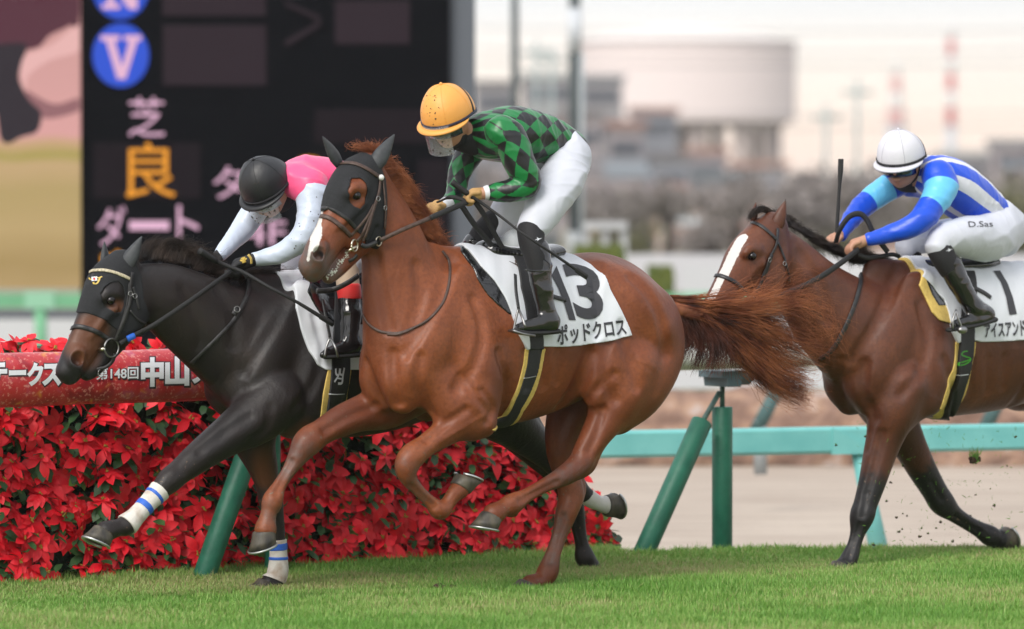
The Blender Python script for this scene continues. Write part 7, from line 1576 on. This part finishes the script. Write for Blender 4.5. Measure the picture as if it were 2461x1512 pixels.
# clipped hedges
M_hedge = noise_mat('clipped_hedge', [(.3, (.05, .08, .015)), (.7, (.14, .16, .03))], 6, bump=.05, bs=12)
def hedge(u0, v0, u1, v1, Y, D, lb):
    a = P3(u0, v1, Y); b_ = P3(u1, v0, Y); zt = b_[2]; o = empty('hedge', ((a[0] + b_[0]) / 2, Y, -.5)); tag(o, lb, 'hedge'); W_ = (b_[0] - a[0]) / 2
    bm = bmesh.new(); bmesh.ops.create_cube(bm, size=1); bmesh.ops.subdivide_edges(bm, edges=bm.edges[:], cuts=9, use_grid_fill=True); rr_ = random.Random(3)
    for v in bm.verts: v.co = Vector((v.co.x * 2 * W_, v.co.y * D, (v.co.z + .5) * (zt + .5))) + Vector((rr_.uniform(-1, 1), rr_.uniform(-1, 1), rr_.uniform(-1, 1))) * .02
    me_ = bpy.data.meshes.new('foliage'); bm.to_mesh(me_); bm.free(); link('foliage', me_, M_hedge, o)
hedge(1558, 640, 1616, 700, 62, 1.2, 'small square clipped hedge right of the rump of the chestnut'); hedge(1380, 590, 1500, 640, 64, 1, 'low clipped hedge behind the rump of the chestnut'); hedge(1620, 812, 1990, 845, 0, 0, '') if False else None
# white fences and rails between the track and the town
M_wf = mat('fence_white', (.55, .56, .58), .6); M_wf2 = mat('fence_pale', (.52, .52, .55), .7); M_gr = mat('rail_green', (.16, .42, .24), .5, (.13, .36, .2), 3)
def bars(name, lb, cat, Y, u0, u1, rows, posts, m, D=.08, pm=None, gnd=-.5, px=6):
    s_ = Y / FPX; c_ = P3((u0 + u1) / 2, 700, Y); o = empty(name, (c_[0], Y, gnd)); tag(o, lb, cat)
    for v0, v1 in rows: b = MB(); quadY(b, u0, v0, u1, v1, Y, D); b.build('bar', m, o, off=o.location, smooth=False)
    for u in posts: a = P3(u, rows[0][0] + 2, Y); b = MB().box(a[0] - px * s_, a[0] + px * s_, Y + D + .01, Y + D + .1, gnd, a[2]); b.build('post', pm or m, o, off=o.location, smooth=False)
    return o
bars('white_wall', 'low pale white wall at the foot of the town', 'wall', 74, 1140, 2700, [(612, 700)], [], M_wf2, .3)
bars('white_fence', 'white panel fence between the green rail and the pale wall', 'fence', 64, 1640, 2700, [(640, 722)], [1700, 1850, 2000, 2150, 2300, 2450], M_wf, .1)
bars('white_gate_frame', 'white gate frame standing behind the jockey in white breeches', 'gate', 67, 1400, 1506, [(533, 552)], [1408, 1455, 1500], M_wf, .08, px=9)
gr = bars('green_rail', 'pale green rail with posts on the far side of the course', 'rail', 54, -300, 2800, [(706, 740)], [], M_gr, .12)
for u in (95, 620, 1150, 1680, 2210):
    Y = 54; a = P3(u, 740, Y); s_ = Y / FPX; p_ = MB().tube([(a[0], Y + .06, a[2]), (a[0] + .03, Y + .06, -.5)], 15 * s_, 12).build('post', M_gr, gr, off=gr.location); b = MB(); quadY(b, u - 36, 702, u + 36, 742, Y - .02, .16); b.build('joint', mat('rail_green_light', (.26, .52, .36), .5), gr, off=gr.location, smooth=False)
bars('low_white_board', 'long low white board just beyond the sand of the dirt track', 'board', 43, -300, 2800, [(888, 934)], [], M_wf, .1)
bars('far_white_rail', 'broad white rail seen behind the posts of the pale green rail', 'rail', 57, -300, 2800, [(768, 834)], [-100, 400, 900, 1400, 1900, 2400], M_wf, .1, mat('post_dark', (.12, .13, .14), .6))
bars('grey_kerb', 'dark grey kerb right above the broad far white rail', 'kerb', 58, -300, 2800, [(745, 766)], [], mat('kerb_grey', (.10, .11, .13), .8), .2)
# brown clipped hedge beyond the sand
bh = empty('brown_hedge', (0, 40, -.5)); tag(bh, 'long low brown leafless hedge along the far side of the sand', 'hedge')
M_bh2 = noise_mat('brown_twigs', [(.25, (.13, .075, .055)), (.45, (.24, .15, .115)), (.6, (.36, .23, .16)), (.72, (.46, .42, .42))], 3.2, bump=.06, bs=9, stretch=(1, 1, 2.2), detail=4)
b = MB(); rr = np.random.default_rng(4); V = []; nx = 160
for i in range(nx + 1):
    x = -12 + 26 * i / nx; t_ = .13 + rr.normal(0, .025)
    V += [(x, -.4 + rr.normal(0, .04), 0), (x, -.42 + rr.normal(0, .05), .25), (x, -.38 + rr.normal(0, .05), .45), (x, -.25, t_ + .5), (x, .3, t_ + .48), (x, .5, 0)]
b.add(V, [(i * 6 + j, i * 6 + j + 1, (i + 1) * 6 + j + 1, (i + 1) * 6 + j) for i in range(nx) for j in range(5)]); b.build('twigs', M_bh2, bh)
b = MB(); quadY(b, -300, 942, 2800, 972, 41.5, .2); oo = b.build('tan_board', mat('tan_board', (.52, .30, .17), .8)); tag(oo, 'orange tan board running behind the top of the brown hedge', 'board')
# turquoise rail on the near edge of the sand
tq = empty('turquoise_rail', P3(1440, 1035, 26.8) * [1, 1, 0]); tag(tq, 'turquoise rail with a leaning post on the near edge of the sand', 'rail')
M_tq = mat('rail_turquoise', (.18, .50, .48), .45, (.13, .42, .41), 4, bump=.001)
A0 = P3(1340, 1070, 26.72); A1 = P3(2700, 1045, 27.75); dv = (A1 - A0); ndir = np.array([dv[1], -dv[0], 0]); ndir /= np.linalg.norm(ndir); rings = []
for f in np.linspace(0, 1, 12):
    c_ = A0 + dv * f; rings.append([c_ + ndir * x * .06 + np.array([0, 0, z * .078]) for x, z in ((-1, .8), (-.7, 1), (.7, 1), (1, .8), (1, -.75), (.6, -1), (-.6, -1), (-1, -.75))])
MB().add(*loftrings(rings)).build('rail_beam', M_tq, tq, off=tq.location, smooth=False)
def onr(u, dz, dn=0): d = ray(u, 1050); k = d[:2] / d[1]; M_ = np.array([[dv[0], -k[0]], [dv[1], -k[1]]]); f, y = np.linalg.solve(M_, -A0[:2]); return A0 + dv * f + ndir * dn + np.array([0, 0, dz])
MB().add(*loftrings([[onr(1990, -.08, .075), onr(1990, -.08, -.075), onr(1992, .075, -.075), onr(1992, .075, .075)], [onr(2062, -.08, .085), onr(2062, -.08, -.085), onr(2062, -.02, -.085), onr(2062, -.02, .085)], [onr(2130, -.08, .08), onr(2130, -.08, -.08), onr(2130, -.03, -.08), onr(2130, -.03, .08)]])).build('gusset', M_tq, tq, off=tq.location, smooth=False)
for ua in (2062, 2062 + 1150):
    MB().tube([onr(ua, -.08, .02), onr(ua + 60, -.80, .02)], [.046, .062], 14).build('post', M_tq, tq, off=tq.location)
# dark struts in the gap
stt = empty('fence_strut', P3(1820, 1020, 34) * [1, 1, 0]); tag(stt, 'dark teal leaning strut over the turquoise rail, right of the green posts', 'strut', 'leaning struts of a far fence'); MB().tube([P3(1815, 1040, 34), P3(1872, 930, 34)], [.055, .05], 10).build('strut', mat('strut_teal', (.05, .11, .11), .6), stt, off=stt.location); MB().tube([P3(1828, 1140, 34), P3(1826, 1010, 34)], .05, 10).build('post', mat('strut_grey', (.3, .33, .34), .7), stt, off=stt.location)
st2 = empty('fence_strut', P3(2380, 1020, 34) * [1, 1, 0]); tag(st2, 'dark teal leaning strut under the belly of the bay horse', 'strut', 'leaning struts of a far fence'); MB().tube([P3(2362, 1040, 34), P3(2420, 925, 34)], [.055, .05], 10).build('strut', bpy.data.materials['strut_teal'], st2, off=st2.location)
# ------------------------------------------------------------------ air
hz = MB().box(-150, 150, -6, 960, -1.6, 29).build('haze', [], None, smooth=False) if False else None
hm = bpy.data.materials.new('haze'); hm.use_nodes = True; hn = hm.node_tree; hn.nodes.remove(hn.nodes['Principled BSDF'])
pv = hn.nodes.new('ShaderNodeVolumePrincipled'); pv.inputs['Density'].default_value = .00028; pv.inputs['Color'].default_value = (.95, .95, .97, 1); hn.links.new(pv.outputs[0], hn.nodes['Material Output'].inputs['Volume'])
hz = MB().box(-150, 150, -6, 960, -1.6, 29).build('haze', hm, None, smooth=False); tag(hz, 'thin pale haze softening the far town', 'haze', kind='stuff')
